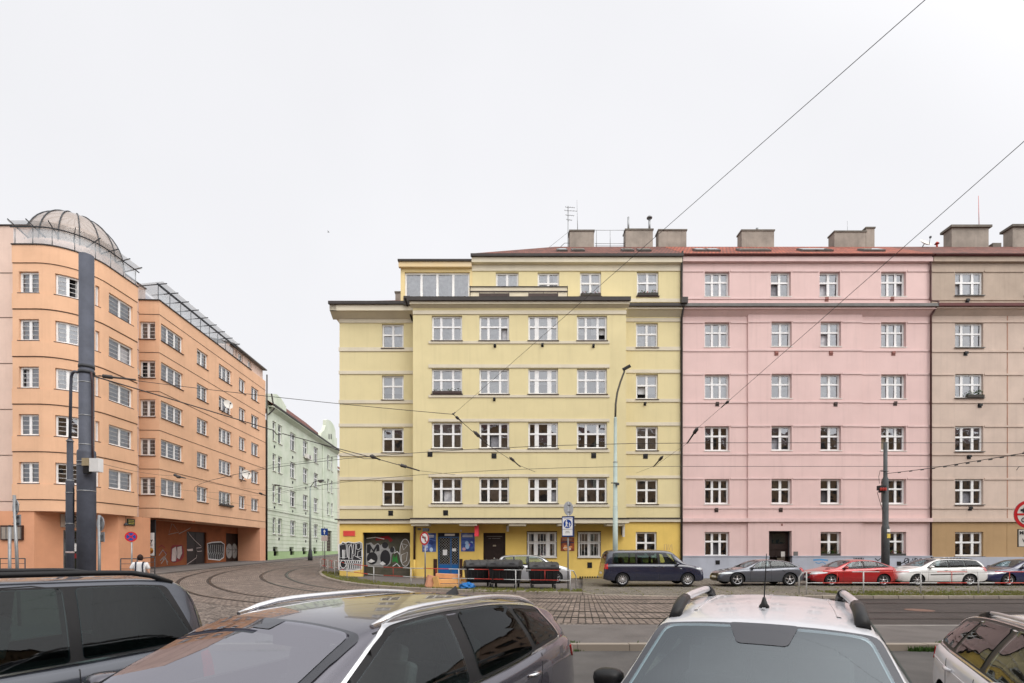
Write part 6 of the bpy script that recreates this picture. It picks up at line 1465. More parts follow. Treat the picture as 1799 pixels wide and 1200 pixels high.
    def wheel(s, f, sg, r, w, wy, rimmat, n):
        X = s.L / 2 - f; o = Vector((X, sg * (wy - .005), r)); m = MB()
        def ring(prof, mi, mb, nn=28, close=False):
            rows = []
            for rad, h in prof: rows.append([mb.vert(o + Vector((rad * math.cos(2*math.pi*k/nn), -sg * h, rad * math.sin(2*math.pi*k/nn)))) for k in range(nn)])
            for a, b in zip(rows, rows[1:]):
                for k in range(nn): mb.idx([a[k], a[(k+1) % nn], b[(k+1) % nn], b[k]], mi, True)
        ring([(r * .66, .03), (r * .69, .006), (r * .82, .0), (r * .95, .008), (r, .03), (r, w - .02), (r * .93, w), (.04, w)], 0, m)
        ob = m.build('wheel', 'rubber', s.root, angle=50)
        m = MB(); ring([(r * .69, .008), (r * .66, .012), (r * .63, .05)], 0, m); ring([(r * .64, .075), (.001, .075)], 1, m)
        for k in range(n):
            a = 2 * math.pi * (k + .25) / n; ux_, uz_ = math.cos(a), math.sin(a); tx, tz = -uz_, ux_; W0, W1 = r * .13, r * (.10 if n > 6 else .16)
            v = lambda rr, ww, h: o + Vector((ux_ * rr + tx * ww, -sg * h, uz_ * rr + tz * ww))
            q = [m.vert(v(*z)) for z in ((r * .08, -W0 * .6, .018), (r * .08, W0 * .6, .018), (r * .655, W1 * .55, .03), (r * .655, -W1 * .55, .03), (r * .08, -W0 * .6, .06), (r * .08, W0 * .6, .06), (r * .655, W1 * .55, .07), (r * .655, -W1 * .55, .07))]
            for fc in ((0, 1, 2, 3), (0, 4, 5, 1), (1, 5, 6, 2), (2, 6, 7, 3), (3, 7, 4, 0)): m.idx([q[i] for i in fc], 0)
        ring([(r * .17, .05), (r * .16, .012), (.001, .010)], 0, m)
        m.build('rim', [rimmat, 'black'], ob)
    def mirror(s, sg, f, z, y, mat, sc_=1.0):
        X = s.L / 2 - f; m = MB(); n = 14
        rows = []
        for dx, k in ((.09, .15), (.085, .55), (.06, .85), (.02, 1), (-.04, .97), (-.06, .9)):
            rows.append([m.vert((X + dx * sc_, sg * y + sg * (.02 + .115 * sc_ * k * math.copysign(abs(math.cos(t)) ** .75, math.cos(t))), z + .075 * sc_ * k * math.copysign(abs(math.sin(t)) ** .75, math.sin(t)))) for t in [2 * math.pi * i / n for i in range(n)]])
        for a, b in zip(rows, rows[1:]):
            for i in range(n): m.idx([a[i], a[(i+1) % n], b[(i+1) % n], b[i]], 0, True)
        m.idx(rows[0], 0, True); m.idx(rows[-1][::-1], 1)
        m.bar((X + .02, sg * (y - .22), z - .08), (X, sg * (y - .02), z - .05), .05, .05, 2)
        return m.build('side_mirror', [mat, 'chrome', 'black'], s.root)
    def handle(s, plane, f, z, mat, L=.2):
        p = s.pt(plane, f, z, .028); sg = 1 if plane == 'L' else -1
        if p is None: return
        q0 = s.pt(plane, f + .5 * L, z, .0) or p; q1 = s.pt(plane, f - .5 * L, z, .0) or p
        m = MB(); m.tube([q0, q0.lerp(p, .5) + Vector((.02, 0, 0)), Vector((q0.x + .05, p.y, p.z)), p, Vector((q1.x - .05, p.y, p.z)), q1], [.012, .016, .018, .018, .018, .012], 8)
        m.build('door_handle', mat, s.root)
    def rails(s, f0, f1, y, mat, r=.022, up=.05, ends=None):
        for sg in (1, -1):
            m = MB(); P = []
            for i in range(15):
                q = i / 14; f = f0 + (f1 - f0) * q; b = s.pt('T', f, sg * y, 0); lift = up * min(1, 6.5 * q, 6.5 * (1 - q)) ** .6 if 0 < q < 1 else -.004
                P.append(b + Vector((0, 0, lift)))
            m.tube(P, r, 10); o = m.build('roof_rail', mat, s.root)
            if ends:
                for i0, i1 in ((0, 3), (11, 14)):
                    m = MB(); m.tube([p + Vector((0, 0, -.006)) for p in P[i0:i1+1]], [r * 1.35] * (i1 - i0 + 1), 10); m.build('rail_foot', ends, o)
    def place(s, x, y, z, rz, sz=1.0):
        s.root.location = (x, y, z); s.root.rotation_euler = (0, 0, rz); s.root.scale = (1, 1, sz)
    def standard(s, pieces, ws, rear, hl=None, tl=None, doors=(), handles=(), glass='tintclear', wsg='tintscreen', plates=True, mir=None, trimm=None, band=None, grille=True, pmat='black', rearglass=None, seats=((2.35, 1.0), (3.25, 1.02)), floor=.80):
        """glass, lamps, seams, handles, mirrors on both sides"""
        polys = [s.side(*pc[:4], *(pc[4:] or ())) for pc in pieces]
        for pl in 'LR':
            if band: s.holed('window_surround', pl, s.side(*band[:4], lo=band[4], hi=band[5], n=10), polys, 'black', .005, .06)
            for k, po in enumerate(polys): s.panel('window', pl, po, (rearglass or glass) if k else glass, .011, .04, skirt=False)
            if trimm: s.trim('window_trim', pl, s.side(*band[:4], lo=band[4] - .012, hi=band[5] - .012, n=10), .026, trimm, .010, rad=.07)
            for d in doors: s.trim('door_gap', pl, d, .012, 'seam', .002, closed=False)
            for f, z in handles: s.handle(pl, f, z, pmat)
        fb, ft, yb, yt = ws; wp_ = [(fb, -yb), (fb - .03, 0), (fb, yb), (ft, yt), (ft - .03, 0), (ft, -yt)]
        s.holed('windscreen_border', 'T', [(fb - .05, -yb - .05), (fb - .07, 0), (fb - .05, yb + .05), (ft + .03, yt + .045), (ft + .0, 0), (ft + .03, -yt - .045)], [wp_], 'frit', .012, .06)
        s.panel('windscreen', 'T', wp_, wsg or glass, .017, .08, skirt=False)
        s.later = (polys, ws, seats, floor)
        if rear: s.panel('rear_window', rear[0], rear[1], 'carglass', .008, .07)
        if hl:
            for sg in (1, -1): s.panel('headlight', 'F', [(sg * a, b) for a, b in hl], 'lamp', .012, .03)
            for pl in 'LR': 
                f, z = s.hlside if hasattr(s, 'hlside') else (None, None)
                if f: s.panel('headlight', pl, [(.06, z - .06), (f * .9, z - .02), (f, z + .05), (.1, z + .05)], 'lamp', .010, .02)
        if tl:
            for pl in 'LR': s.panel('tail_light', pl, tl, 'tail', .010, .03)
            for sg in (1, -1):
                zz = [q[1] for q in tl]; s.panel('tail_light', 'B', [(sg * a, b) for a, b in ((.45, min(zz)), (.80, min(zz)), (.80, max(zz)), (.55, max(zz)))], 'tail', .010, .03)
        if mir:
            for sg in (1, -1): s.mirror(sg, *mir)
        if grille:
            s.panel('grille', 'F', [(-.42, .50), (.42, .50), (.46, .66), (-.46, .66)], 'black', .008, .04); s.panel('lower_grille', 'F', [(-.55, .27), (.55, .27), (.5, .40), (-.5, .40)], 'black', .008, .04)
        if plates:
            s.panel('licence_plate', 'F', [(-.26, .41), (.26, .41), (.26, .52), (-.26, .52)], 'plate', .016, 0); s.panel('licence_plate', 'B', [(-.26, .62), (.26, .62), (.26, .73), (-.26, .73)], 'plate', .016, 0)
P_GREY = paint('grey_car_paint', lin((92, 96, 106)), .3, .5); P_RED = paint('red_car_paint', lin((172, 22, 30)), .25, .2); P_WHITE = paint('white_car_paint', (.74, .74, .73), .3)
P_NAVY = paint('navy_car_paint', (.006, .010, .034), .22, .0); P_BLUE = paint('dark_blue_car_paint', (.010, .017, .075), .22, .0); P_SILV = paint('silver_car_paint', (.50, .51, .54), .3, .5)
P_VAN = paint('slate_grey_car_paint', lin((68, 72, 82)), .25, .5); P_SUV = paint('charcoal_car_paint', lin((96, 94, 104)), .24, .6); P_DUST = paint('light_silver_car_paint', (.70, .71, .75), .28, .1, .6); P_AUD = paint('pearl_white_car_paint', (.70, .71, .74), .26, .0, .7)
def gz(x, y): return .226 + max(0, y - 20.4) * .0060
ROWY = 25.8
def put(car, x0, x1, y, face, w, sz):
    po, ws, se, fl = car.later; car.hollow(po, ws, fl, seats=se)
    put2(car, x0, x1, y, face, w, sz)
def put2(car, x0, x1, y, face, w, sz):
    """near side plane at depth y; between world x0 and x1"""
    Lw = car.L; yc = y + w; car.place((x0 + x1) / 2, yc, gz((x0 + x1) / 2, yc), math.pi if face == 'L' else 0, sz); car.root.scale = ((x1 - x0) / Lw, 1, sz)

# grey hatchback
h_ht = [(0, .48), (.04, .62), (.12, .70), (.45, .82), (1.15, .95), (1.28, .99), (1.75, 1.23), (2.15, 1.385), (2.6, 1.43), (3.2, 1.40), (3.7, 1.28), (4.0, 1.14), (4.2, 1.0), (4.3, .86), (4.35, .65), (4.37, .45)]
h_hb = [(0, .48), (.04, .58), (.4, .72), (1.2, .89), (2.5, .93), (3.5, .99), (4.0, 1.0), (4.25, .90), (4.35, .62), (4.37, .45)]
h_wb = [(0, .52), (.08, .66), (.3, .79), (.8, .88), (2, .90), (3.5, .90), (4.0, .85), (4.25, .75), (4.37, .60)]
h_zl = [(0, .26), (.25, .19), (3.9, .19), (4.2, .27), (4.37, .32)]
c = Car('parked_car', 'metallic grey hatchback parked by the pink house door', 'car', 4.37, h_ht, h_hb, h_wb, h_zl, P_GREY, spoke=('alloy', 5), arches=(.86, 3.50), wr=.34)
c.hlside = (.75, .68)
c.standard([(1.62, 1.98, 2.50, 2.52), (2.60, 2.62, 3.30, 3.22), (3.36, 3.28, 3.86, 3.60, .05, .12)], (1.36, 2.08, .62, .50), ('T', [(3.55, -.50), (3.50, 0), (3.55, .50), (4.05, .56), (4.08, 0), (4.05, -.56)]), hl=[(.42, .60), (.72, .62), (.74, .70), (.46, .68)], tl=[(3.95, .98), (4.22, .86), (4.26, .70), (4.12, .78)],
    doors=([(1.5, .25), (1.48, .6), (1.55, .93)], [(2.56, .25), (2.55, .94)], [(3.2, .45), (3.35, .7), (3.42, .98)]), handles=((2.38, .80), (3.22, .84)), mir=(1.62, .98, .93, P_GREY, .9), band=(1.45, 1.90, 3.95, 3.62, .02, .085), pmat=P_GREY)
put(c, ux(1262, ROWY + .3), ux(1413, ROWY + .3), ROWY, 'L', .9, .93)
# red family car
r_ht = [(0, .50), (.04, .66), (.12, .74), (.5, .86), (1.1, .98), (1.22, 1.02), (1.7, 1.27), (2.1, 1.42), (2.6, 1.47), (3.2, 1.43), (3.7, 1.26), (4.0, 1.10), (4.25, 1.04), (4.36, .9), (4.40, .65), (4.42, .45)]
c = Car('parked_car', 'red family hatchback parked behind the white railing', 'car', 4.42, r_ht, [(a, b + .02) for a, b in h_hb[:-1]] + [(4.42, .45)], h_wb[:-1] + [(4.42, .60)], h_zl[:-1] + [(4.42, .32)], P_RED, spoke=('alloy', 5), arches=(.88, 3.52), wr=.315)
c.hlside = (.72, .72)
c.standard([(1.55, 1.95, 2.48, 2.50), (2.58, 2.60, 3.26, 3.18), (3.34, 3.26, 3.82, 3.55, .05, .12)], (1.30, 2.04, .62, .50), ('T', [(3.50, -.48), (3.46, 0), (3.50, .48), (3.95, .55), (3.98, 0), (3.95, -.55)]), hl=[(.40, .62), (.74, .64), (.76, .76), (.44, .74)], tl=[(4.0, .98), (4.3, .94), (4.32, .72), (4.15, .76)],
    doors=([(1.45, .25), (1.44, .6), (1.5, .95)], [(2.54, .25), (2.53, .96)], [(3.2, .45), (3.32, .7), (3.38, 1.0)]), handles=((2.36, .84), (3.18, .88)), mir=(1.58, 1.02, .92, P_RED, .9), band=(1.40, 1.86, 3.92, 3.56, .02, .085), pmat=P_RED)
put(c, ux(1425, ROWY + .3), ux(1577, ROWY + .3), ROWY, 'L', .9, .90)
# white estate
w_ht = [(0, .50), (.04, .68), (.10, .78), (.5, .90), (1.0, 1.0), (1.12, 1.04), (1.6, 1.32), (1.95, 1.45), (2.5, 1.49), (3.4, 1.47), (3.8, 1.42), (3.95, 1.34), (4.12, 1.08), (4.2, .90), (4.24, .65), (4.25, .45)]
w_hb = [(0, .50), (.04, .62), (.4, .80), (1.1, .95), (2.5, .97), (3.6, 1.0), (4.05, 1.0), (4.18, .86), (4.25, .45)]
w_wb = [(0, .56), (.08, .70), (.3, .80), (.8, .84), (3.6, .84), (4.0, .80), (4.2, .74), (4.25, .66)]
c = Car('parked_car', 'white estate car with black door strip before the graffiti plinth', 'car', 4.25, w_ht, w_hb, w_wb, [(0, .26), (.25, .2), (3.9, .2), (4.25, .32)], P_WHITE, k=.24, spoke=('alloy', 7), arches=(.84, 3.30), wr=.305, wy=.83)
c.hlside = (.62, .78)
c.standard([(1.42, 1.76, 2.30, 2.32), (2.40, 2.42, 3.12, 3.08), (3.20, 3.16, 3.92, 3.70, .05, .12)], (1.20, 1.92, .58, .50), ('B', [(-.5, 1.06), (.5, 1.06), (.44, 1.34), (-.44, 1.34)]), hl=[(.42, .68), (.70, .70), (.70, .82), (.46, .80)], tl=[(4.0, 1.02), (4.2, 1.0), (4.22, .72), (4.08, .76)],
    doors=([(1.34, .25), (1.33, .6), (1.38, .97)], [(2.36, .25), (2.35, .98)], [(2.98, .4), (3.1, .7), (3.15, 1.0)]), handles=((2.2, .86), (3.0, .88)), mir=(1.46, 1.02, .86, P_WHITE, .9), band=(1.28, 1.70, 4.0, 3.74, .02, .085), pmat=P_WHITE)
for pl in 'LR': c.trim('door_strip', pl, [(1.42, .60), (3.0, .64)], .05, 'black', .014, closed=False)
c.rails(2.1, 3.7, .52, 'black', .016, .03)
put(c, ux(1575, ROWY + .3), ux(1732, ROWY + .3), ROWY + .05, 'L', .84, .93)
# dark blue car running out of frame
c = Car('parked_car', 'dark blue car cut off by the right edge', 'car', 4.40, r_ht[:-1] + [(4.40, .45)] if False else [(a * 4.40 / 4.42, b) for a, b in r_ht], [(a * 4.40 / 4.37, b) for a, b in h_hb], [(a * 4.40 / 4.37, b) for a, b in h_wb], [(a * 4.40 / 4.37, b) for a, b in h_zl], P_BLUE, arches=(.88, 3.5), wr=.315)
c.hlside = (.78, .70)
c.standard([(1.55, 1.95, 2.48, 2.50), (2.58, 2.60, 3.5, 3.3)], (1.30, 2.04, .62, .50), None, hl=[(.40, .60), (.74, .62), (.76, .72), (.44, .70)], mir=(1.58, 1.02, .92, P_BLUE, .9), doors=([(1.45, .25), (1.5, .95)],), band=(1.40, 1.86, 3.7, 3.4, .02, .085))
put(c, ux(1733, ROWY + .3), ux(1733, ROWY + .3) + 4.4, ROWY, 'L', .9, .92)
# navy van
v_ht = [(0, .55), (.03, .80), (.10, .94), (.5, 1.08), (.95, 1.20), (1.02, 1.24), (1.45, 1.66), (1.72, 1.88), (2.0, 1.945), (2.6, 1.97), (4.5, 1.96), (4.95, 1.91), (5.05, 1.82), (5.16, 1.3), (5.22, 1.0), (5.26, .7), (5.29, .5)]
v_hb = [(0, .55), (.03, .74), (.3, .95), (1.0, 1.14), (2.0, 1.17), (4.8, 1.17), (5.1, 1.14), (5.2, .9), (5.29, .5)]
v_wb = [(0, .62), (.05, .74), (.2, .86), (.6, .93), (1.2, .95), (4.7, .95), (5.05, .93), (5.2, .90), (5.29, .84)]
c = Car('parked_van', 'long navy passenger van between the yellow and pink houses', 'van', 5.29, v_ht, v_hb, v_wb, [(0, .30), (.25, .24), (4.9, .26), (5.29, .36)], P_NAVY, k=.16, crown=.06, spoke=('alloy', 11), arches=(.92, 4.30), wr=.34, wy=.94)
c.hlside = (.52, .92)
c.standard([(1.52, 1.74, 2.34, 2.36, .04, .20), (2.46, 2.48, 3.52, 3.52, .04, .20), (3.60, 3.60, 4.78, 4.72, .04, .20)], (1.10, 1.72, .70, .62), ('B', [(-.62, 1.2), (.62, 1.2), (.58, 1.72), (-.58, 1.72)]), hl=[(.48, .82), (.78, .86), (.80, 1.0), (.52, .96)], tl=[(5.04, 1.20), (5.20, 1.18), (5.24, .92), (5.06, .90)],
    doors=([(1.38, .34), (1.38, .9), (1.46, 1.2)], [(2.40, .34), (2.40, 1.8)], [(3.56, .34), (3.56, .9)], [(2.42, .98), (4.9, .98)]), handles=((2.2, 1.02), (2.62, 1.02)), mir=(1.5, 1.18, 1.0, P_NAVY, 1.15), band=(1.46, 1.70, 4.84, 4.78, .02, .18), pmat=P_NAVY, rearglass='tintdark', seats=((2.2, 1.15), (3.1, 1.17), (4.1, 1.17)), floor=.9)
for pl in 'LR': c.trim('body_moulding', pl, [(.5, .55), (.95, .58)], .02, 'black', .008, closed=False); c.panel('indicator', pl, [(1.24, .92), (1.34, .92), (1.34, .95), (1.24, .95)], 'lamp', .012, .01)
m = MB(); m.tube([(-5.29 / 2 - .02, 0, .42), (-5.29 / 2 - .14, 0, .42), (-5.29 / 2 - .14, 0, .5)], .03, 8); m.build('tow_hook', 'steel', c.root)
put(c, ux(1058.5, ROWY + .3), ux(1236, ROWY + .3), ROWY, 'Rt', .95, .93)
# silver people carrier behind the bins
m_ht = [(0, .52), (.04, .72), (.12, .84), (.5, .98), (.9, 1.08), (1.0, 1.12), (1.5, 1.42), (1.9, 1.58), (2.4, 1.63), (3.4, 1.61), (3.9, 1.54), (4.1, 1.3), (4.25, 1.0), (4.3, .7), (4.32, .45)]
m_hb = [(0, .52), (.04, .66), (.4, .86), (1.0, 1.0), (2.5, 1.02), (3.8, 1.05), (4.15, 1.0), (4.28, .7), (4.32, .45)]
c = Car('parked_car', 'silver people carrier half hidden behind the black bins', 'car', 4.32, m_ht, m_hb, [(0, .56), (.08, .70), (.3, .82), (.8, .89), (3.7, .89), (4.1, .84), (4.32, .68)], [(0, .26), (.25, .2), (3.9, .2), (4.32, .32)], P_SILV, k=.24, spoke=('alloy', 5), arches=(.86, 3.5), wr=.32)
c.hlside = (.7, .82)
c.standard([(1.35, 1.72, 2.35, 2.36), (2.45, 2.47, 3.20, 3.16), (3.28, 3.24, 3.9, 3.75, .05, .12)], (1.08, 1.86, .62, .52), None, hl=[(.44, .72), (.74, .74), (.76, .88), (.48, .84)], tl=[(4.05, 1.05), (4.22, 1.02), (4.26, .75), (4.1, .8)], doors=([(1.28, .25), (1.26, .6), (1.3, 1.0)], [(2.4, .25), (2.4, 1.0)]), handles=((2.2, .9),), mir=(1.4, 1.06, .92, P_SILV, 1), band=(1.2, 1.62, 4.0, 3.8, .02, .085), pmat=P_SILV)
put(c, ux(868, 28), ux(1003, 28), 27.6, 'Rt', .89, .95)

# ---- the four cars parked nose-in right below the camera
PHI = R(29); dv = Vector((math.sin(PHI), math.cos(PHI))); tv = Vector((math.cos(PHI), -math.sin(PHI)))
HEAD = math.atan2(-dv.y, -dv.x)
def putn(car, fc, f, z=0):
    """put the car so that the centreline point f (from the nose) stands at plan point fc"""
    po, ws, se, fl = car.later; car.hollow(po, ws, fl, seats=se)
    cpt = Vector(fc) + dv * (car.L / 2 - f); car.place(cpt.x, cpt.y, z, HEAD)
# charcoal SUV
s_ht = [(0, .58), (.03, .78), (.10, .88), (.35, .96), (.75, 1.045), (.86, 1.075), (.95, 1.11), (1.40, 1.355), (1.70, 1.50), (1.86, 1.565), (2.1, 1.61), (2.6, 1.635), (3.2, 1.63), (3.8, 1.58), (4.2, 1.51), (4.40, 1.44), (4.46, 1.39), (4.58, 1.20), (4.66, 1.05), (4.70, .96), (4.74, .75), (4.76, .5)]
s_hb = [(0, .58), (.03, .72), (.3, .88), (1.0, 1.02), (2.0, 1.045), (3.2, 1.09), (3.9, 1.15), (4.4, 1.17), (4.6, 1.08), (4.72, .86), (4.76, .5)]
s_wb = [(0, .62), (.06, .74), (.25, .85), (.7, .91), (1.5, .92), (3.6, .925), (4.2, .90), (4.5, .85), (4.68, .79), (4.76, .72)]
c = Car('parked_car', 'charcoal grey SUV with chrome window line and silver rails, below the camera', 'car', 4.76, s_ht, s_hb, s_wb, [(0, .30), (.25, .22), (4.4, .24), (4.76, .38)], P_SUV, k=.34, crown=.05, fine=110, clad=.34, arches=(.92, 3.66), wr=.36, wy=.9, group='cars in the near parking bays')
c.standard([(1.30, 2.14, 2.66, 2.66, .035, .09), (2.80, 2.80, 3.62, 3.50, .035, .085), (3.69, 3.57, 4.16, 3.98, .05, .10)], (.98, 1.84, .70, .60), ('B', [(-.56, 1.18), (.56, 1.18), (.50, 1.38), (-.50, 1.38)]), hl=[(.45, .72), (.76, .76), (.78, .86), (.5, .84)], tl=[(4.45, 1.08), (4.66, 1.02), (4.70, .92), (4.48, .96)],
    doors=([(1.48, .4), (1.46, .8), (1.56, 1.05)], [(2.73, .4), (2.73, 1.07)], [(3.42, .5), (3.58, .8), (3.70, 1.10), (3.72, 1.12)]), handles=((2.55, .93), (3.50, .99)), mir=(1.36, 1.12, 1.0, P_SUV, 1.1), trimm='chrome', band=(1.16, 2.06, 4.24, 4.02, .022, .075), pmat='chrome', wsg='tintlilac', rearglass='tintdark')
c.rails(2.0, 4.15, .60, 'railchrome', .021, .045)
for pl in 'LR': c.trim('door_crease', pl, [(1.2, .86), (2.6, .92), (4.0, 1.0), (4.4, 1.0)], .008, P_SUV, .006, closed=False)
for pl in 'LR': c.trim('roof_joint', 'T', [(1.95, (.645 if pl == 'L' else -.645)), (3.0, (.655 if pl == 'L' else -.655)), (4.2, (.62 if pl == 'L' else -.62))], .012, 'seam', .001, closed=False)
b0 = c.pt('T', 3.72, 0, -.01); m = MB(); rows = []
for dx, w_, h_ in ((.11, .012, .012), (.06, .03, .03), (0, .04, .05), (-.05, .042, .072), (-.075, .036, .08), (-.085, .02, .03)): rows.append([m.vert(b0 + Vector((dx, w_ * y_, h_ * z_))) for y_, z_ in ((-1, 0), (-.8, .35), (-.35, .8), (-.12, 1), (.12, 1), (.35, .8), (.8, .35), (1, 0))])
for a, b in zip(rows, rows[1:]):
    for i in range(7): m.idx([a[i], a[i+1], b[i+1], b[i]], 0, True)
m.idx(rows[0]); m.idx(rows[-1][::-1]); m.build('shark_fin_aerial', 'black', c.root, angle=50)
m = MB(); b1 = c.pt('T', 1.93, 0, .002)
c.panel('sensor_housing', 'T', [(1.72, -.08), (1.72, .08), (1.83, .10), (1.83, -.10)], 'frit', .0205, .02, skirt=False)
for y0, y1 in ((.5, -.15), (-.05, -.6)): c.trim('wiper', 'T', [(.93, y0), (1.02, y1)], .022, 'black', .022, closed=False)
c.trim('bonnet_gap', 'T', [(.82, -.78), (.84, 0), (.82, .78)], .012, 'seam', .002, closed=False)
putn(c, (-1.515, 3.24), 1.80); c.root.scale = (1, 1.09, 1.012)
# light silver SUV facing the camera
d_ht = [(0, .62), (.03, .84), (.10, .94), (.4, 1.02), (.85, 1.10), (.95, 1.13), (1.02, 1.16), (1.35, 1.38), (1.58, 1.525), (1.68, 1.565), (1.9, 1.595), (2.4, 1.62), (3.2, 1.615), (3.6, 1.59), (3.9, 1.55), (4.0, 1.50), (4.15, 1.2), (4.24, 1.0), (4.30, .75), (4.34, .5)]
d_hb = [(0, .62), (.03, .78), (.3, .95), (.95, 1.07), (2.0, 1.09), (3.6, 1.12), (4.1, 1.12), (4.25, .95), (4.34, .5)]
d_wb = [(0, .64), (.06, .76), (.25, .86), (.7, .90), (1.5, .905), (3.6, .905), (4.1, .86), (4.3, .78), (4.34, .72)]
c = Car('parked_car', 'light silver SUV with whip aerial and black-footed roof rails facing the camera', 'car', 4.34, d_ht, d_hb, d_wb, [(0, .32), (.25, .25), (4.0, .26), (4.34, .4)], P_DUST, k=.36, crown=.04, fine=110, clad=.4, arches=(.86, 3.5), wr=.35, wy=.88, group='cars in the near parking bays')
c.standard([(1.46, 1.80, 2.38, 2.40, .035, .085), (2.50, 2.52, 3.28, 3.22, .035, .085), (3.36, 3.30, 3.86, 3.74, .05, .10)], (1.03, 1.62, .72, .575), ('B', [(-.56, 1.16), (.56, 1.16), (.50, 1.44), (-.50, 1.44)]), hl=[(.45, .78), (.76, .80), (.78, .92), (.5, .90)], tl=[(4.0, 1.1), (4.2, 1.06), (4.24, .8), (4.05, .84)], wsg='tintscreen', rearglass='tintdark',
    doors=([(1.36, .4), (1.36, .8), (1.42, 1.08)], [(2.44, .4), (2.44, 1.1)]), handles=((2.26, .96),), mir=(1.50, 1.12, .94, 'black', .95), band=(1.36, 1.70, 3.95, 3.80, .02, .07))
c.rails(1.80, 3.75, .565, P_DUST, .031, .075, ends='black')
b0 = c.pt('T', 2.12, 0, 0); m = MB(); m.lathe([(.035, -.004), (.035, .012), (.022, .03), (.009, .075)], b0, 14); m.tube([b0 + Vector((0, 0, .05)), b0 + Vector((-.015, .015, .39))], [.005, .003], 6); m.build('whip_aerial', 'black', c.root)
c.panel('sensor_housing', 'T', [(1.44, -.12), (1.44, .16), (1.62, .22), (1.62, -.18)], 'frit', .0205, .03, skirt=False)
for y0 in (.45, 0, -.45): c.trim('roof_rib', 'T', [(2.0, y0), (3.7, y0)], .03, P_DUST, .006, closed=False)
for sg in (1, -1): c.trim('roof_joint', 'T', [(1.72, sg * .625), (2.4, sg * .635), (3.7, sg * .62)], .014, 'seam', .001, closed=False)
c.trim('wiper', 'T', [(1.0, .5), (1.09, -.2)], .022, 'black', .022, closed=False)
putn(c, (1.60, 3.30), 1.66)
# white estate bottom right
a_ht = [(0, .55), (.03, .72), (.10, .80), (.5, .90), (1.15, 1.0), (1.3, 1.04), (1.75, 1.27), (2.15, 1.42), (2.6, 1.465), (3.4, 1.455), (4.0, 1.40), (4.2, 1.34), (4.3, 1.26), (4.5, 1.04), (4.6, .92), (4.68, .72), (4.70, .5)]
a_hb = [(0, .55), (.03, .66), (.4, .82), (1.2, .95), (2.5, .985), (3.8, 1.02), (4.3, 1.03), (4.52, .98), (4.66, .75), (4.70, .5)]
a_wb = [(0, .62), (.06, .74), (.25, .84), (.7, .90), (1.5, .91), (3.7, .91), (4.2, .88), (4.5, .82), (4.70, .70)]
c = Car('parked_car', 'pearl white estate car cut by the bottom right corner', 'car', 4.70, a_ht, a_hb, a_wb, [(0, .28), (.25, .2), (4.3, .22), (4.70, .35)], P_AUD, k=.42, crown=.05, fine=110, arches=(.92, 3.74), wr=.335, wy=.9, group='cars in the near parking bays')
c.standard([(1.72, 2.16, 2.72, 2.72, .03, .085), (2.84, 2.84, 3.60, 3.50, .03, .085), (3.67, 3.57, 4.27, 4.02, .045, .10)], (1.40, 2.12, .68, .54), ('T', [(4.26, -.50), (4.24, 0), (4.26, .50), (4.48, .56), (4.5, 0), (4.48, -.56)]), hl=[(.45, .66), (.76, .68), (.78, .78), (.5, .76)], tl=[(4.35, .98), (4.55, .94), (4.6, .8), (4.4, .84)],
    doors=([(1.58, .35), (1.56, .8), (1.66, 1.0)], [(2.78, .35), (2.78, 1.0)], [(3.42, .45), (3.58, .75), (3.68, 1.02)]), handles=((2.6, .86), (3.50, .89)), mir=(1.72, 1.06, .96, P_AUD, 1.1), trimm='chrome', band=(1.60, 2.06, 4.34, 4.06, .018, .07), pmat=P_AUD, rearglass='tintdark')
c.rails(2.15, 4.05, .56, 'alloy', .016, .035, ends='black')
for pl in 'LR': c.trim('door_crease', pl, [(1.0, .80), (2.6, .85), (4.0, .90), (4.5, .88)], .008, P_AUD, .006, closed=False)
putn(c, (5.36, 5.16), 4.30)
# slate van on the left
l_ht = [(0, .6), (.03, .85), (.10, .98), (.6, 1.10), (1.05, 1.20), (1.15, 1.25), (1.6, 1.58), (1.95, 1.755), (2.3, 1.80), (3.0, 1.815), (4.2, 1.80), (4.6, 1.765), (4.75, 1.70), (4.84, 1.55), (4.92, 1.2), (4.97, .95), (5.0, .6), (5.01, .5)]
l_hb = [(0, .6), (.03, .78), (.4, .96), (1.1, 1.04), (2.2, 1.03), (3.6, 1.04), (4.7, 1.07), (4.9, 1.0), (5.01, .5)]
l_wb = [(0, .66), (.06, .78), (.25, .88), (.7, .93), (1.5, .94), (4.2, .94), (4.7, .90), (4.9, .86), (5.01, .78)]
c = Car('parked_van', 'slate grey van with dark tinted windows and roof rails at the left edge', 'van', 5.01, l_ht, l_hb, l_wb, [(0, .3), (.25, .24), (4.6, .26), (5.01, .4)], P_VAN, k=.22, crown=.05, fine=110, arches=(.95, 4.05), wr=.34, wy=.92, group='cars in the near parking bays')
c.standard([(1.50, 1.98, 2.60, 2.60, .03, .115), (2.70, 2.70, 3.70, 3.70, .03, .115), (3.79, 3.79, 4.74, 4.46, .04, .115)], (1.24, 1.9, .72, .62), ('B', [(-.62, 1.18), (.62, 1.18), (.56, 1.6), (-.56, 1.6)]), hl=[(.5, .8), (.8, .84), (.82, .98), (.55, .96)], tl=[(4.78, .98), (4.9, .98), (4.94, .7), (4.8, .7)],
    doors=([(1.5, .35), (1.5, .8), (1.56, 1.1)], [(2.65, .35), (2.65, 1.1)], [(2.62, 1.70), (3.5, 1.725), (3.68, 1.69), (3.74, 1.6), (3.745, 1.1), (3.745, .4)], [(4.70, 1.74), (4.80, 1.45), (4.85, 1.0)]), handles=((2.5, .98), (2.85, .98)), mir=(1.6, 1.2, 1.0, P_VAN, 1.2), band=(1.42, 1.9, 4.80, 4.54, .01, .10), pmat=P_VAN, glass='tintdark', seats=((2.35, 1.1), (3.3, 1.12)), floor=.85)
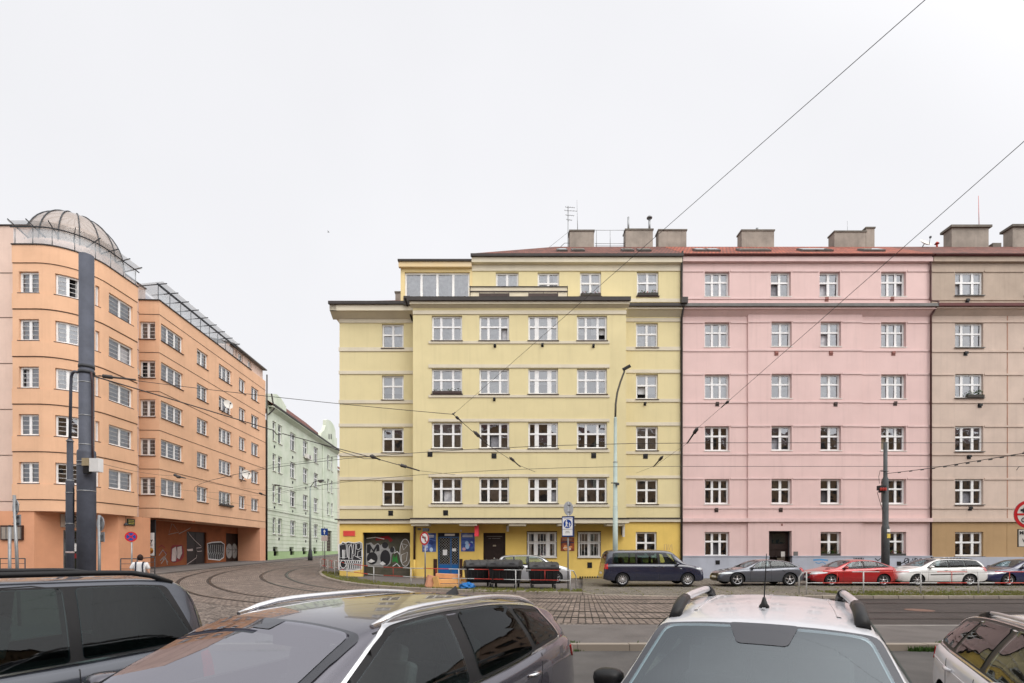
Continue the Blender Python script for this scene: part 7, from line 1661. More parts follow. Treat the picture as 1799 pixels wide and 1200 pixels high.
for pl in 'LR': c.trim('window_lower_trim', pl, [(1.6, 1.045), (3.0, 1.045), (4.7, 1.085)], .02, 'chrome', .012, closed=False)
c.rails(2.1, 4.62, .64, 'black', .026, .065)
putn(c, (-3.90, 5.86), 4.95)
# ------------------------------------------------------------------ poles, signs, railings, bins, person, wires
def gp(x, y):
    """ground height incl. the far pavement"""
    if 10.36 < y < 20.3: return g(x, y)
    if y <= 10.36: return 0
    r = math.hypot(x - TX, y - TY)
    if x > 3: return gz(x, y)
    if r < 20.5: return g(x, y) + .11 + (20.5 - r) * .006
    return g(x, y)
# big steel tram pole on the near footway
Y0 = 12.3; px0 = ux(152, Y0); zb = g(px0, Y0)
o = empty('tram_pole', (px0, Y0, zb), 'thick blue grey tram pole rising in front of the orange block', 'pole')
m = MB(); zs = zy(795, Y0); zt = zy(449, Y0)
m.lathe([(.185, zb - .05), (.185, zs - .02), (.178, zs + .03), (.150, zs + .06), (.148, zt), (.0, zt + .01)], (px0, Y0, 0), 28); m.build('shaft', 'polegrey', o)
for py, r in ((655, .165), (645, .16), (673, .152), (731, .152), (782, .152), (812, .19), (818, .19), (863, .19)):
    m = MB(); z = zy(py, Y0); w = .035 if py < 660 else .012; m.lathe([(r - .004, z - w), (r, z - w), (r, z + w), (r - .004, z + w)], (px0, Y0, 0), 28, close=False); m.build('clamp_band', 'darksteel' if py < 660 else 'steel', o)
m = MB(); m.tube([(px0 + .16, Y0 - .06, zy(655, Y0)), (px0 + .19, Y0 - .06, zy(672, Y0)), (px0 + .19, Y0 - .06, zy(785, Y0)), (px0 + .22, Y0 - .08, zy(808, Y0))], .022, 8); m.build('cable_conduit', 'plum', o)
m = MB(); m.box((px0 + .10, Y0 - .26, zy(821, Y0)), (px0 + .25, Y0 - .12, zy(808, Y0))); bx = m.build('junction_box', noisy('beige_box_plastic', lin((176, 160, 130)), .2, 6, .6), o)
m = MB(); m.box((px0 + .26, Y0 - .24, zy(831, Y0)), (px0 + .47, Y0 - .08, zy(808, Y0))); m.build('control_box', 'white', o)
m = MB(); m.box((px0 + .12, Y0 - .24, zy(834, Y0)), (px0 + .24, Y0 - .14, zy(822, Y0))); m.build('cable_gland', 'black', o)
# stepped pole beside it
Y1 = 12.7; x1 = ux(123, Y1); z1 = g(x1, Y1); q = lambda p: zy(p, Y1)
o = empty('street_pole', (x1, Y1, z1), 'slimmer stepped grey pole bent at its top, left of the thick tram pole', 'pole')
m = MB(); m.lathe([(.085, z1 - .05), (.085, q(846)), (.072, q(843)), (.064, q(842)), (.064, q(775)), (.05, q(771))], (x1, Y1, 0), 18); m.build('shaft', 'polegrey', o)
m = MB(); m.tube([(x1, Y1, q(772)), (x1 + .02, Y1, q(680)), (x1 + .03, Y1, q(662)), (x1 + .08, Y1 - .02, q(656)), (x1 + .2, Y1 - .1, q(655)), (px0 - .14, Y0 - .02, zy(655, Y0))], .032, 10); m.build('bent_top_tube', 'polegrey', o)
for p in (775, 844, 866, 920): m = MB(); m.lathe([(.084 if p > 800 else .066, q(p) - .01), (.094 if p > 850 else .08, q(p) - .01), (.094 if p > 850 else .08, q(p) + .012), (.06, q(p) + .012)], (x1, Y1, 0), 18, close=False); m.build('collar', 'steel', o)
m = MB(); m.lathe([(.087, q(972)), (.088, q(972)), (.088, q(969)), (.087, q(969))], (x1, Y1, 0), 18, close=False); m.build('warning_band', 'paintpink', o)
m = MB(); m.tube([(x1 + .10, Y1, q(920)), (x1 + .10, Y1, q(860)), (x1 + .06, Y1, q(850))], .012, 6); m.build('cable', 'black', o)
# traffic signs seen from behind, left
def signpost(name, lab, px, Y, ptop, zg=None, r=.035, lean=0, cat='traffic sign', mat='steel', group='traffic signs'):
    x = ux(px, Y); z0 = g(x, Y) if zg is None else zg
    o = empty(name, (x, Y, z0), lab, cat, group); m = MB(); m.tube([(x + lean, Y, z0 - .03), (x, Y, zy(ptop, Y))], r, 10); m.build('post', mat, o); return o, x
def disc(o, name, c, rad, nrm, mats, t=.015):
    c = Vector(c); n = Vector(nrm).normalized(); u = Vector((0, 0, 1)).cross(n).normalized(); v = n.cross(u); m = MB(); N = 32
    f = [m.vert(c + u * rad * math.cos(2*math.pi*k/N) + v * rad * math.sin(2*math.pi*k/N) + n * t) for k in range(N)]; b = [m.vert(c + u * rad * math.cos(2*math.pi*k/N) + v * rad * math.sin(2*math.pi*k/N)) for k in range(N)]
    m.idx(f, 0); m.idx(b[::-1], 1)
    for k in range(N): m.idx([f[k], b[k], b[(k+1) % N], f[(k+1) % N]], 1)
    return m.build(name, mats, o), Fr(c, u, n)
Ys = 13.0; nb = Vector((-.55, -1, 0))
o, x = signpost('traffic_sign', 'round sign seen from behind on a leaning grey post at the left edge', 25, Ys, 870, lean=.14)
disc(o, 'sign_disc', (x, Ys + .05, zy(891, Ys)), .19, nb, ['signback', 'signback'])
m = MB(); fr = Fr((x + .02, Ys + .06, 0), (1, -.4, 0), (-.4, -1, 0)); fbox(m, fr, -.13, .15, zy(923, Ys), zy(904, Ys), -.01, .01); m.build('sign_panel', 'signback', o)
for py in (886, 898, 908, 919): m = MB(); fbox(m, fr, -.10, .10, zy(py, Ys) - .01, zy(py, Ys) + .01, .0, .05); m.build('bracket', 'darksteel', o)
o, x = signpost('sign_post', 'short plain grey post left of the leaning sign post', 17, Ys + .4, 925, cat='post')
m = MB(); m.lathe([(.04, 0), (.04, .03), (.0, .04)], (x, Ys + .4, zy(925, Ys + .4)), 10); m.build('cap', 'black', o)
Yr = 13.6
o, x = signpost('traffic_sign', 'pale round sign seen from behind right of the thick tram pole', 174.5, Yr, 905)
disc(o, 'sign_disc', (x, Yr + .05, zy(920, Yr)), .20, nb, ['signback', 'signback'])
m = MB(); fr = Fr((x, Yr + .06, 0), (1, -.4, 0), (-.4, -1, 0)); fbox(m, fr, -.10, .14, zy(952, Yr), zy(935, Yr), -.01, .01); m.build('sign_panel', 'signback', o)
for py in (913, 926, 940, 949): m = MB(); fbox(m, fr, -.09, .09, zy(py, Yr) - .01, zy(py, Yr) + .01, .0, .05); m.build('bracket', 'steel', o)
# no stopping sign
Yn = 25.5
o, x = signpost('traffic_sign', 'blue and red no stopping sign in front of the orange block', 231.5, Yn, 934)
nn = Vector((.75, -1, 0)); n_, fr = disc(o, 'sign_disc', (x, Yn - .05, zy(943, Yn)), .255, nn, ['red', 'signback'])
m = MB(); blob(m, fr, [(a, b) for a, b in ell(0, 0, .19, .19, 28)], .018); m.build('blue_field', 'blue', n_)
m = MB(); 
for sg in (1, -1): ribbon(m, fr, [(-.14 * sg, .14), (.14 * sg, -.14)], .05, .021)
m.build('red_cross', 'red', n_)
# dark hand railings by the orange shop
def handrail(lab, pts, zt_, nbar=4, mat='darksteel'):
    o = empty('hand_railing', (*pts[0], 0), lab, 'railing', 'dark hand railings')
    P = [Vector((a, b, 0)) for a, b in pts]
    for a in P: z = g(a.x, a.y); m = MB(); m.tube([a + Vector((0, 0, z)), a + Vector((0, 0, z + zt_))], .028, 8); m.build('post', mat, o)
    for i in range(nbar):
        m = MB(); m.tube([p + Vector((0, 0, g(p.x, p.y) + zt_ * (1 - .22 * i))) for p in P], .028 if i == 0 else .014, 8); m.build('rail', mat, o)
Yh = 28.6
handrail('dark stair railing at the far left edge before the orange block', [(ux(-40, Yh), Yh), (ux(0, Yh), Yh), (ux(44, Yh), Yh)], 1.28)
Yh = 28.3
handrail('dark stair railing under the no stopping sign', [(ux(212, Yh), Yh), (ux(241, Yh), Yh), (ux(272, 30.5), 30.5)], 1.28)
# one way sign, lamp pole up the side street
Yo = 50.0
o, x = signpost('traffic_sign', 'blue one way arrow sign at the mouth of the side street', 570.5, 38, 926, r=.035)
Yo = 38; fr = Fr((x, Yo - .05, 0), (1, .15, 0), (.15, -1, 0)); wz = lambda p: zy(p, Yo)
m = MB(); fbox(m, fr, -.24, .24, wz(940.5), wz(928.5), 0, .02); pn = m.build('sign_panel', 'blue', o)
m = MB(); ribbon(m, fr, [(0, wz(938.5)), (0, wz(933))], .07, .024); blob(m, fr, [(-.10, wz(934)), (.10, wz(934)), (0, wz(930.3))], .024); m.build('white_arrow', 'white', pn)
m = MB(); fbox(m, fr, -.22, .22, wz(950.5), wz(941.5), 0, .02); m.build('lower_panel', 'paintpink', o)
Yl = 57; x = ux(545, Yl); zl_ = g(x, Yl) + .05
o = empty('street_lamp', (x, Yl, zl_), 'grey green tapered lamp pole with dark cast base before the green house', 'street lamp', 'street lamps'); v = lambda p: zy(p, Yl)
m = MB(); m.lathe([(.13, v(966)), (.09, v(880)), (.07, v(853)), (0, v(852.5))], (x, Yl, 0), 14); m.build('shaft', 'polegreen', o)
m = MB(); m.lathe([(.26, zl_ - .05), (.24, v(975)), (.17, v(967)), (.13, v(964)), (.11, v(963))], (x, Yl, 0), 14); m.build('base', 'darksteel', o)
m = MB(); m.tube([(x, Yl, v(856)), (x + .6, Yl - .5, v(848)), (x + 1.4, Yl - 1.0, v(846.5))], .04, 8); m.build('arm', 'darksteel', o)
m = MB(); m.obox((x + 1.6, Yl - 1.1, v(846.5)), (.32, -.2, .0), (.07, .12, 0), (0, 0, .06)); m.build('lamp_head', 'darksteel', o)
# tall lamp by the yellow house
Yp = 28.4; x = ux(1081, Yp); zp = gz(x, Yp); v = lambda p: zy(p, Yp)
o = empty('street_lamp', (x, Yp, zp), 'tall pale green lamp post with curved arm before the yellow house', 'street lamp', 'street lamps')
m = MB(); m.lathe([(.15, zp - .05), (.135, v(890)), (.12, v(890)), (.115, v(812)), (.092, v(812)), (.085, v(735)), (.06, v(733))], (x, Yp, 0), 16); m.build('shaft', 'polegreen', o)
m = MB(); m.tube([(x, Yp, v(735)), (x + .02, Yp, v(710)), (x + .10, Yp - .05, v(690)), (x + .26, Yp - .14, v(672)), (x + .42, Yp - .22, v(658)), (x + .46, Yp - .24, v(654))], [.06, .058, .055, .052, .05, .05], 10); m.build('arm', noisy('brownish_arm_paint', lin((96, 92, 84)), .2, 4, .5), o)
m = MB(); m.obox((x + .56, Yp - .30, v(649.5)), (.19, -.09, .08), (.05, .10, 0), (-.015, 0, .042)); m.build('lamp_head', 'darksteel', o)
for p in (812, 890): m = MB(); m.lathe([(.09, v(p) - .02), (.125, v(p) - .02), (.125, v(p) + .02), (.09, v(p) + .02)], (x, Yp, 0), 16, close=False); m.build('collar', 'steel', o)
m = MB(); m.bar((x - .25, Yp - .1, v(849)), (x + .1, Yp - .1, v(849)), .05); m.obox((x + .08, Yp - .14, v(851)), (.09, 0, 0), (0, .08, 0), (0, 0, .06)); m.build('camera_bracket', 'darksteel', o)
# tram pole on the right
Yt = 28.3; x = ux(1555.5, Yt); zt0 = gz(x, Yt); v = lambda p: zy(p, Yt)
o = empty('tram_pole', (x, Yt, zt0), 'dark grey tram pole standing between the red car and pink house', 'pole')
m = MB(); m.lathe([(.20, zt0 - .05), (.19, v(928)), (.175, v(925)), (.15, v(923)), (.15, v(842)), (.10, v(838)), (.095, v(777)), (0, v(776.5))], (x, Yt, 0), 18); m.build('shaft', noisy('green_grey_pole_paint', lin((84, 88, 90)), .3, 3, .6, .15, 25, .25), o)
m = MB(); m.box((x - .5, Yt - .25, v(862)), (x - .12, Yt - .02, v(854))); m.box((x - .42, Yt - .2, v(866)), (x - .14, Yt - .05, v(862))); m.build('insulator_rack', 'black', o)
for k in range(3): m = MB(); m.lathe([(.03, 0), (.06, .04), (.03, .08), (.06, .12), (.03, .16)], (x - .45 + k * .13, Yt - .28, v(863)), 10); m.build('insulator', 'barred', o)
m = MB(); m.tube([(x - .2, Yt - .1, v(826)), (x - .36, Yt - .1, v(827)), (x - .44, Yt - .1, v(838)), (x - .40, Yt - .1, v(850))], .012, 6); m.tube([(x - .5, Yt - .15, v(864)), (x - .56, Yt - .15, v(866)), (x - .30, Yt - .15, v(893)), (x - .17, Yt - .1, v(902))], .014, 6); m.tube([(x - .24, Yt - .15, v(900)), (x - .22, Yt - .12, v(985))], .012, 6); m.build('cable', 'plum', o)
m = MB(); m.box((x - .05, Yt - .212, v(935)), (x + .12, Yt - .17, v(930))); m.build('notice', 'white', o)
m = MB(); m.box((x - .05, Yt - .212, v(945.5)), (x + .12, Yt - .17, v(938))); m.build('yellow_notice', noisy('yellow_sticker', lin((214, 190, 90)), .15, 6, .5), o)
m = MB(); m.tube([(x, Yt - .08, v(829)), (x + .12, Yt - .1, v(828))], .02, 6); m.tube([(x - .3, Yt - .08, v(828)), (x, Yt - .08, v(828))], .03, 6); m.build('wire_bracket', 'darksteel', o)
# no left turn sign
Yq = 25.6; xq_ = ux(746.5, Yq)
o, x = signpost('traffic_sign', 'red ringed no left turn sign before the shop door', 747, Yq, 935, zg=gp(xq_, Yq) - .02)
nn = Vector((-.8, -1, 0)); n_, fr = disc(o, 'sign_disc', (x - .02, Yq - .05, zy(946, Yq)), .335, nn, ['red', 'signback'])
m = MB(); blob(m, fr, ell(0, 0, .25, .25, 28), .018); m.build('white_field', 'white', n_)
m = MB(); ribbon(m, fr, [(.07, -.17), (.07, .06), (-.06, .06)], .07, .022); blob(m, fr, [(-.06, -.02), (-.06, .14), (-.18, .06)], .0225); m.build('black_arrow', 'paintblack', n_)
m = MB(); ribbon(m, fr, [(-.18, .18), (.18, -.18)], .045, .025); m.build('red_slash', 'red', n_)
m = MB(); m.box((x - .12, Yq - .1, zy(930, Yq) - .1), (x + .14, Yq + .1, zy(930, Yq) + .06)); m.build('top_fitting', 'darksteel', o)
# pedestrian zone box sign
Yz = 23.6; xz = ux(998, Yz); wz = lambda p: zy(p, Yz)
o, x = signpost('traffic_sign', 'box sign with blue walking adult and child, oval disc on top', 998, Yz, 882, zg=gp(xz, Yz) - .02)
disc(o, 'sign_disc', (x + .02, Yz + .03, wz(893.5)), .325, (.9, -1, 0), ['signback', 'signback'])
for p_ in (900, 888): m = MB(); m.box((x - .12, Yz - .04, wz(p_)), (x + .12, Yz + .04, wz(p_ - 1))); m.build('bracket', 'darksteel', o)
fr = Fr((x, Yz - .08, 0), (1, -.38, 0), (-.38, -1, 0))
m = MB(); fbox(m, fr, -.30, .24, wz(943.5), wz(907), -.22, 0); bxs = m.build('sign_box', 'navy', o)
m = MB(); fbox(m, fr, -.29, .23, wz(942.5), wz(908), .0, .012); m.build('frame', 'blue', bxs)
m = MB(); fbox(m, fr, -.265, .205, wz(941), wz(909.5), .012, .018); m.build('white_panel', 'white', bxs)
m = MB(); blob(m, fr, ell(-.03, wz(920.5), .19, .205, 28), .022); m.build('blue_disc', 'blue', bxs)
m = MB()
for cx, s_ in ((-.08, 1.0), (.07, .68)):
    b = wz(926.2); blob(m, fr, ell(cx, b + .29 * s_, .03 * s_, .03 * s_, 12), .026); blob(m, fr, [(cx - .04 * s_, b + .25 * s_), (cx + .04 * s_, b + .25 * s_), (cx + .03 * s_, b + .12 * s_), (cx - .03 * s_, b + .12 * s_)], .026)
    for dx in (-.05, .04): ribbon(m, fr, [(cx, b + .13 * s_), (cx + dx * s_, b)], .035 * s_, .027)
    ribbon(m, fr, [(cx + .03 * s_, b + .23 * s_), (cx + .08 * s_, b + .14 * s_)], .022 * s_, .027)
m.build('walking_figures', 'white', bxs)
m = MB(); fbox(m, fr, -.265, .205, wz(930.3), wz(929.7), .018, .021)
for a, b, c_, d_ in ((-.22, .16, 911.6, 911.0), (-.12, .06, 934, 933.2), (-.14, .08, 936.6, 935.8)): fbox(m, fr, a, b, wz(c_), wz(d_), .018, .021)
m.build('small_marks', 'zinc', bxs)
# no motor vehicles sign at the right edge, with its lower panel
Yv = 13.0; xv = ux(1802, Yv); wz = lambda p: zy(p, Yv)
o, x = signpost('traffic_sign', 'large red ringed motor vehicle ban sign cut by the right edge', 1804, Yv, 880, r=.04)
fr = Fr((x - .02, Yv - .06, 0), (1, -.05, 0), (-.05, -1, 0)); n_, fd = disc(o, 'sign_disc', (x - .02, Yv - .05, wz(904)), .355, (-.05, -1, 0), ['red', 'signback'])
m = MB(); blob(m, fd, ell(0, 0, .275, .275, 32), .018); m.build('white_field', 'offwhite', n_)
m = MB(); ribbon(m, fd, [(-.29, .0), (.29, .0)], .05, .022); m.build('red_bar', 'red', n_)
m = MB(); blob(m, fd, [(-.20, .075), (.2, .075), (.2, .13), (.12, .14), (.06, .2), (-.10, .2), (-.14, .14), (-.2, .13)], .022)
for q in (-.12, .12): blob(m, fd, ell(q, .07, .035, .035, 12), .0225)
blob(m, fd, [(-.08, .185), (.04, .185), (.07, .145), (-.11, .145)], .024, 1)
for q in (-.12, .10): ribbon(m, fd, ell(q, -.14, .05, .05, 14), .025, .022, 0, True)
ribbon(m, fd, [(-.12, -.14), (-.04, -.09), (.05, -.09), (.10, -.14)], .035, .023); ribbon(m, fd, [(-.03, -.09), (-.04, -.04), (.02, -.06)], .03, .023); blob(m, fd, ell(-.03, -.035, .022, .022, 10), .024)
m.build('vehicle_symbols', ['paintblack', 'offwhite'], n_)
m = MB(); fbox(m, fr, -.27, .36, wz(961), wz(930), 0, .02); lp = m.build('lower_panel', 'black', o)
m = MB(); fbox(m, fr, -.255, .345, wz(960), wz(931), .02, .024); m.build('white_panel', 'offwhite', lp)
m = MB(); text_mb(m, 'MIMO', .12, fr, -.24, wz(939), .024, 0, bold=.003); text_mb(m, 'B', .12, fr, -.09, wz(945.5), .024, 0, bold=.003); text_mb(m, 'VOZI', .12, fr, -.17, wz(952.5), .024, 0, bold=.003); text_mb(m, '10', .12, fr, -.10, wz(959.5), .024, 0, bold=.003); m.build('lettering', 'paintblack', lp)

# red and white street railings
def railing(lab, pts, h, redspans, sub=True, endslope=True):
    """posts at pts; rails with alternating red and white lengths; red upright in each bay"""
    o = empty('street_railing', (*pts[0], gp(*pts[0])), lab, 'railing', 'red and white street railings')
    P = [Vector((a, b, gp(a, b))) for a, b in pts]
    for p in P: m = MB(); m.tube([p - Vector((0, 0, .05)), p + Vector((0, 0, h))], .025, 8); m.build('post', 'railwhite', o)
    for zf in (1.0, .5):
        m = MB(); 
        for i, (a, b) in enumerate(zip(P, P[1:])):
            A, B = a + Vector((0, 0, h * zf)), b + Vector((0, 0, h * zf))
            for t0, t1, mi in ((0, .28, 0), (.28, .80, 1), (.80, 1, 0)): m.tube([A.lerp(B, t0), A.lerp(B, t1)], .019, 8, mi)
        m.build('rail', ['railwhite', 'barred'], o)
    for i, (a, b) in enumerate(zip(P, P[1:])):
        c_ = a.lerp(b, .54); m = MB(); m.tube([c_ + Vector((0, 0, h * .5)), c_ + Vector((0, 0, h))], .014, 6); m.build('upright', 'barred', o)
    return o
def on_arc(px, r):
    t = (px - CX) / F; a_ = t * t + 1; b_2 = t * TX + TY; c_2 = TX * TX + TY * TY - r * r; y = (b_2 - math.sqrt(max(0, b_2 * b_2 - a_ * c_2))) / a_; return (t * y, y)
rb = 19.55
o = railing('curved red and white railing around the bins at the street corner', [on_arc(p, rb) for p in (587.5, 609.7, 656.7, 722, 806, 906, 1002)], .90, None)
pe = on_arc(1002, rb); pz = gp(*pe); m = MB(); m.tube([(pe[0], pe[1], pz + .9), (pe[0] + .15, pe[1] + .1, pz + .88), (ux(1012, 24.1), 24.1, pz + .62), (ux(1012, 24.1), 24.1, pz - .02)], .025, 8); m.build('end_bend', 'railwhite', o)
o = railing('short red and white railing leading into the side street', [(ux(563, 37.5), 37.5), (ux(576, 34.6), 34.6), (ux(588, 33.3), 33.3)], .90, None)
Yb2 = 21.3
o = railing('straight red and white railing before the red and white cars', [(x_, Yb2) for x_ in (12.25, 14.62, 17.0, 19.4, 21.8, 24.2)], .92, None)
m = MB(); m.tube([(12.25, Yb2, gp(12.25, Yb2) + .92), (12.14, Yb2 + .05, gp(12, Yb2) + .90), (12.0, Yb2 + .1, gp(12, Yb2) + .70), (12.0, Yb2 + .1, gp(12, Yb2) - .02)], .025, 8); m.build('end_bend', 'railwhite', o)

# rubbish containers
def make_bin(lab):
    o = empty('rubbish_container', (0, 0, 0), lab, 'rubbish container', 'black wheeled rubbish containers')
    W, D = .68, .52; m = MB()
    def ringp(hw, hd, z, r=.08):
        pts = []
        for sx, sy, a0 in ((1, 1, 0), (-1, 1, 90), (-1, -1, 180), (1, -1, 270)):
            for k in range(5): a = R(a0 + 22.5 * k); pts.append(m.vert((sx * (hw - r) + r * math.cos(a), sy * (hd - r) + r * math.sin(a), z)))
        return pts
    rings = [ringp(W - .10, D - .10, .24), ringp(W - .06, D - .06, .34), ringp(W - .01, D - .01, .92), ringp(W + .03, D + .03, .96), ringp(W + .03, D + .03, 1.04), ringp(W - .02, D - .02, 1.04)]
    for a, b in zip(rings, rings[1:]):
        for i in range(20): m.idx([a[i], a[(i+1) % 20], b[(i+1) % 20], b[i]], 0, True)
    m.idx(rings[0][::-1]); m.idx(rings[-1])
    for x in (-.45, -.15, .15, .45): m.obox((x, -D + .0, .62), (.025, 0, 0), (0, .03, 0), (0, 0, .26))
    m.build('body', 'black', o, angle=40)
    m = MB(); n = 12   # barrel lid
    prof = [(-(D + .05) * math.cos(R(180 * k / n)), 1.045 + .30 * math.sin(R(180 * k / n)) ** .8) for k in range(n + 1)]
    rows = [[m.vert((x, y, z if abs(x) < W else 1.045 + (z - 1.045) * .9)) for y, z in prof] for x in (-W - .02, -W + .03, -.3, 0, .3, W - .03, W + .02)]
    for a, b in zip(rows, rows[1:]):
        for k in range(n): m.idx([a[k], b[k], b[k+1], a[k+1]], 0, True)
    m.idx(rows[0][::-1]); m.idx(rows[-1])
    for a in rows[:1]: pass
    m.bar((-W, -D - .06, 1.045), (W, -D - .06, 1.045), .05, .06)
    for x in (-.42, .42): m.bar((x - .12, -D - .03, 1.16), (x + .12, -D - .03, 1.16), .03, .05)
    for x in (-.4, 0, .4): m.tube([(x, y * 1.01, 1.045 + (z - 1.045) * 1.04) for y, z in prof[1:-1]], .018, 5)
    m.build('lid', noisy('mottled_black_plastic', (.035, .035, .038), .4, 3, .5, col2=(.06, .06, .062)), o, angle=40)  # lid plastic mottled and a little paler than the body
    for sx in (-1, 1): m = MB(); m.obox((sx * (W + .06), 0, .98), (.05, 0, 0), (0, D * .7, 0), (0, 0, .05)); m.lathe([(.05, -.04), (.05, .04)], (sx * (W + .08), 0, .90), 12, axis='x'); m.build('side_trunnion', 'black', o)
    for sx in (-1, 1):
        for sy in (-1, 1):
            m = MB(); c = Vector((sx * (W - .16), sy * (D - .16), .10)); m.lathe([(.10, -.03), (.10, .03)], c, 16, axis='x'); w = m.build('wheel', 'rubber', o)
            m = MB(); m.obox(c + Vector((.045, 0, .07)), (.008, 0, 0), (0, .03, 0), (0, 0, .09)); m.obox(c + Vector((-.045, 0, .07)), (.008, 0, 0), (0, .03, 0), (0, 0, .09)); m.obox(c + Vector((0, 0, .15)), (.05, 0, 0), (0, .05, 0), (0, 0, .01)); m.build('caster_fork', 'steel', w)
    return o
b1 = make_bin('black rubbish container nearest the yellow discarded boards'); yb = 25.3; b1.location = (ux(841, yb), yb, gp(ux(841, yb), yb)); b1.rotation_euler = (0, 0, R(13))
b2 = copy_tree(b1); yb = 24.6; b2['label'] = 'middle black rubbish container with a dented mottled lid'; b2.location = (ux(888, yb), yb, gp(ux(888, yb), yb)); b2.rotation_euler = (0, 0, R(-13)); b2.scale = (1.08, 1, 1.02)
b3 = copy_tree(b1); yb = 24.4; b3['label'] = 'black rubbish container nearest the pedestrian box sign'; b3.location = (ux(954, yb), yb, gp(ux(954, yb), yb)); b3.rotation_euler = (0, 0, R(3)); b3.scale = (1, 1, .94)
# discarded boards: pale orange foam and timber pieces strapped together
yd = 25.2; xd = ux(783, yd); zd = gp(xd, yd); WOOD = noisy('pale_orange_raw_timber', lin((214, 176, 124)), .18, 3, .7, .1, 30, col2=lin((196, 150, 98)))
def board(lab, c, hx, hy, hz, rz, ry=0):
    m = MB(); q = Matrix.Rotation(rz, 3, 'Z') @ Matrix.Rotation(ry, 3, 'Y'); c = Vector(c); z0 = c.z
    m.obox(c, q @ Vector((hx, 0, 0)), q @ Vector((0, hy, 0)), q @ Vector((0, 0, hz)))
    bm = None; o = m.build('discarded_board', noisy('pale_raw_timber', lin((random.randint(206, 232), random.randint(158, 180), random.randint(100, 130))), .22, 3, .7, .1, 30)); mo = o.modifiers.new('round', 'BEVEL'); mo.width = .012; mo.segments = 2
    tag(o, lab, 'board', 'discarded pale boards'); return o
board('longest pale board lying flat on the ground before the shop door', (xd + .05, yd - .25, zd + .09), .62, .16, .085, R(-3))
board('middle pale board stacked on the longest board', (xd + .22, yd - .12, zd + .31), .56, .15, .10, R(2))
board('top pale board of the stack before the shop door', (xd + .12, yd + .05, zd + .55), .60, .16, .11, R(-4), R(2))
board('pale board leaning upright at the left end of the stack', (xd - .72, yd - .1, zd + .29), .20, .22, .30, R(20), R(14))
board('short pale wedge standing between stack and leaning board', (xd - .40, yd - .3, zd + .27), .13, .10, .28, R(-12), R(-16))
board('pale board end poking out toward the first black container', (xd + .95, yd + .1, zd + .36), .28, .14, .09, R(-20), R(10))
# blue plastic bag
rr = random.Random(4); bm = bmesh.new(); bmesh.ops.create_icosphere(bm, subdivisions=3, radius=1)
for v_ in bm.verts:
    n_ = v_.co.normalized(); k = 1 + .18 * math.sin(n_.x * 7 + n_.y * 5) * math.cos(n_.z * 6) + rr.uniform(-.08, .08); v_.co = Vector((n_.x * .36 * k, n_.y * .26 * k, max(-.02, n_.z * .20 * k + .1)))
me = bpy.data.meshes.new('rubbish_bag'); bm.to_mesh(me); bm.free(); me.materials.append(noisy('blue_plastic_bag', lin((30, 110, 180)), .25, 5, .35)); o = bpy.data.objects.new('rubbish_bag', me); C.objects.link(o); yq2 = 24.3; o.location = (ux(821, yq2), yq2, gp(ux(821, yq2), yq2)); tag(o, 'crumpled bright blue plastic bag at the foot of the railing', 'bag')
# ------------------------------------------------------------------ pedestrian (skin modifier figure, seen from behind)
pr_ = empty('person', (0, 0, 0), 'person in white T-shirt and dark straps walking away behind the van', 'person')
def skinv(name, verts, edges, mat, sub=2):
    bm = bmesh.new(); me = bpy.data.meshes.new(name)
    lay = bm.verts.layers.skin.verify()
    vs = [bm.verts.new(v[:3]) for v in verts]
    for a, b in edges: bm.edges.new((vs[a], vs[b]))
    for v_, d_ in zip(vs, verts): v_[lay].radius = (d_[3], d_[4] if len(d_) > 4 else d_[3]); v_[lay].use_root = v_ is vs[0]
    bm.to_mesh(me); bm.free(); o = bpy.data.objects.new(name, me); C.objects.link(o); o.modifiers.new('skin', 'SKIN'); s_ = o.modifiers.new('sub', 'SUBSURF'); s_.levels = sub; s_.render_levels = sub
    bpy.context.view_layer.update(); dg = bpy.context.evaluated_depsgraph_get(); m2 = bpy.data.meshes.new_from_object(o.evaluated_get(dg)); o.modifiers.clear(); o.data = m2
    m2.materials.clear(); m2.materials.append(M[mat]); m2.polygons.foreach_set('use_smooth', [True] * len(m2.polygons)); o.parent = pr_; return o
# facing +Y (away); pelvis root; walking
V_ = [(0, 0, .95, .15, .11), (0, .0, 1.15, .14, .10), (0, .0, 1.34, .17, .11), (0, 0, 1.45, .10, .08), (0, .01, 1.52, .055), (0, .03, 1.60, .075, .085), (0, .035, 1.67, .082, .095), (0, .03, 1.72, .06, .07),
      (-.19, 0, 1.42, .06), (-.25, -.04, 1.16, .043), (-.27, .06, .93, .033), (-.27, .10, .84, .03, .018), (.19, 0, 1.42, .06), (.25, .02, 1.16, .043), (.27, .12, .95, .033), (.27, .16, .86, .03, .018),
      (-.09, .02, .86, .095), (-.10, .12, .50, .062), (-.10, .10, .10, .042), (-.10, .22, .04, .035), (.09, -.02, .86, .095), (.10, -.06, .50, .062), (.10, -.28, .14, .042), (.10, -.20, .04, .032)]
E_ = [(0, 1), (1, 2), (2, 3), (3, 4), (4, 5), (5, 6), (6, 7), (2, 8), (8, 9), (9, 10), (10, 11), (2, 12), (12, 13), (13, 14), (14, 15), (0, 16), (16, 17), (17, 18), (18, 19), (0, 20), (20, 21), (21, 22), (22, 23)]
skinv('body', V_, E_, 'skin')
for sg in (-1, 1):
    hx, hy, hz = (-.27, .10, .84) if sg < 0 else (.27, .16, .86)
    for k in range(4): pass
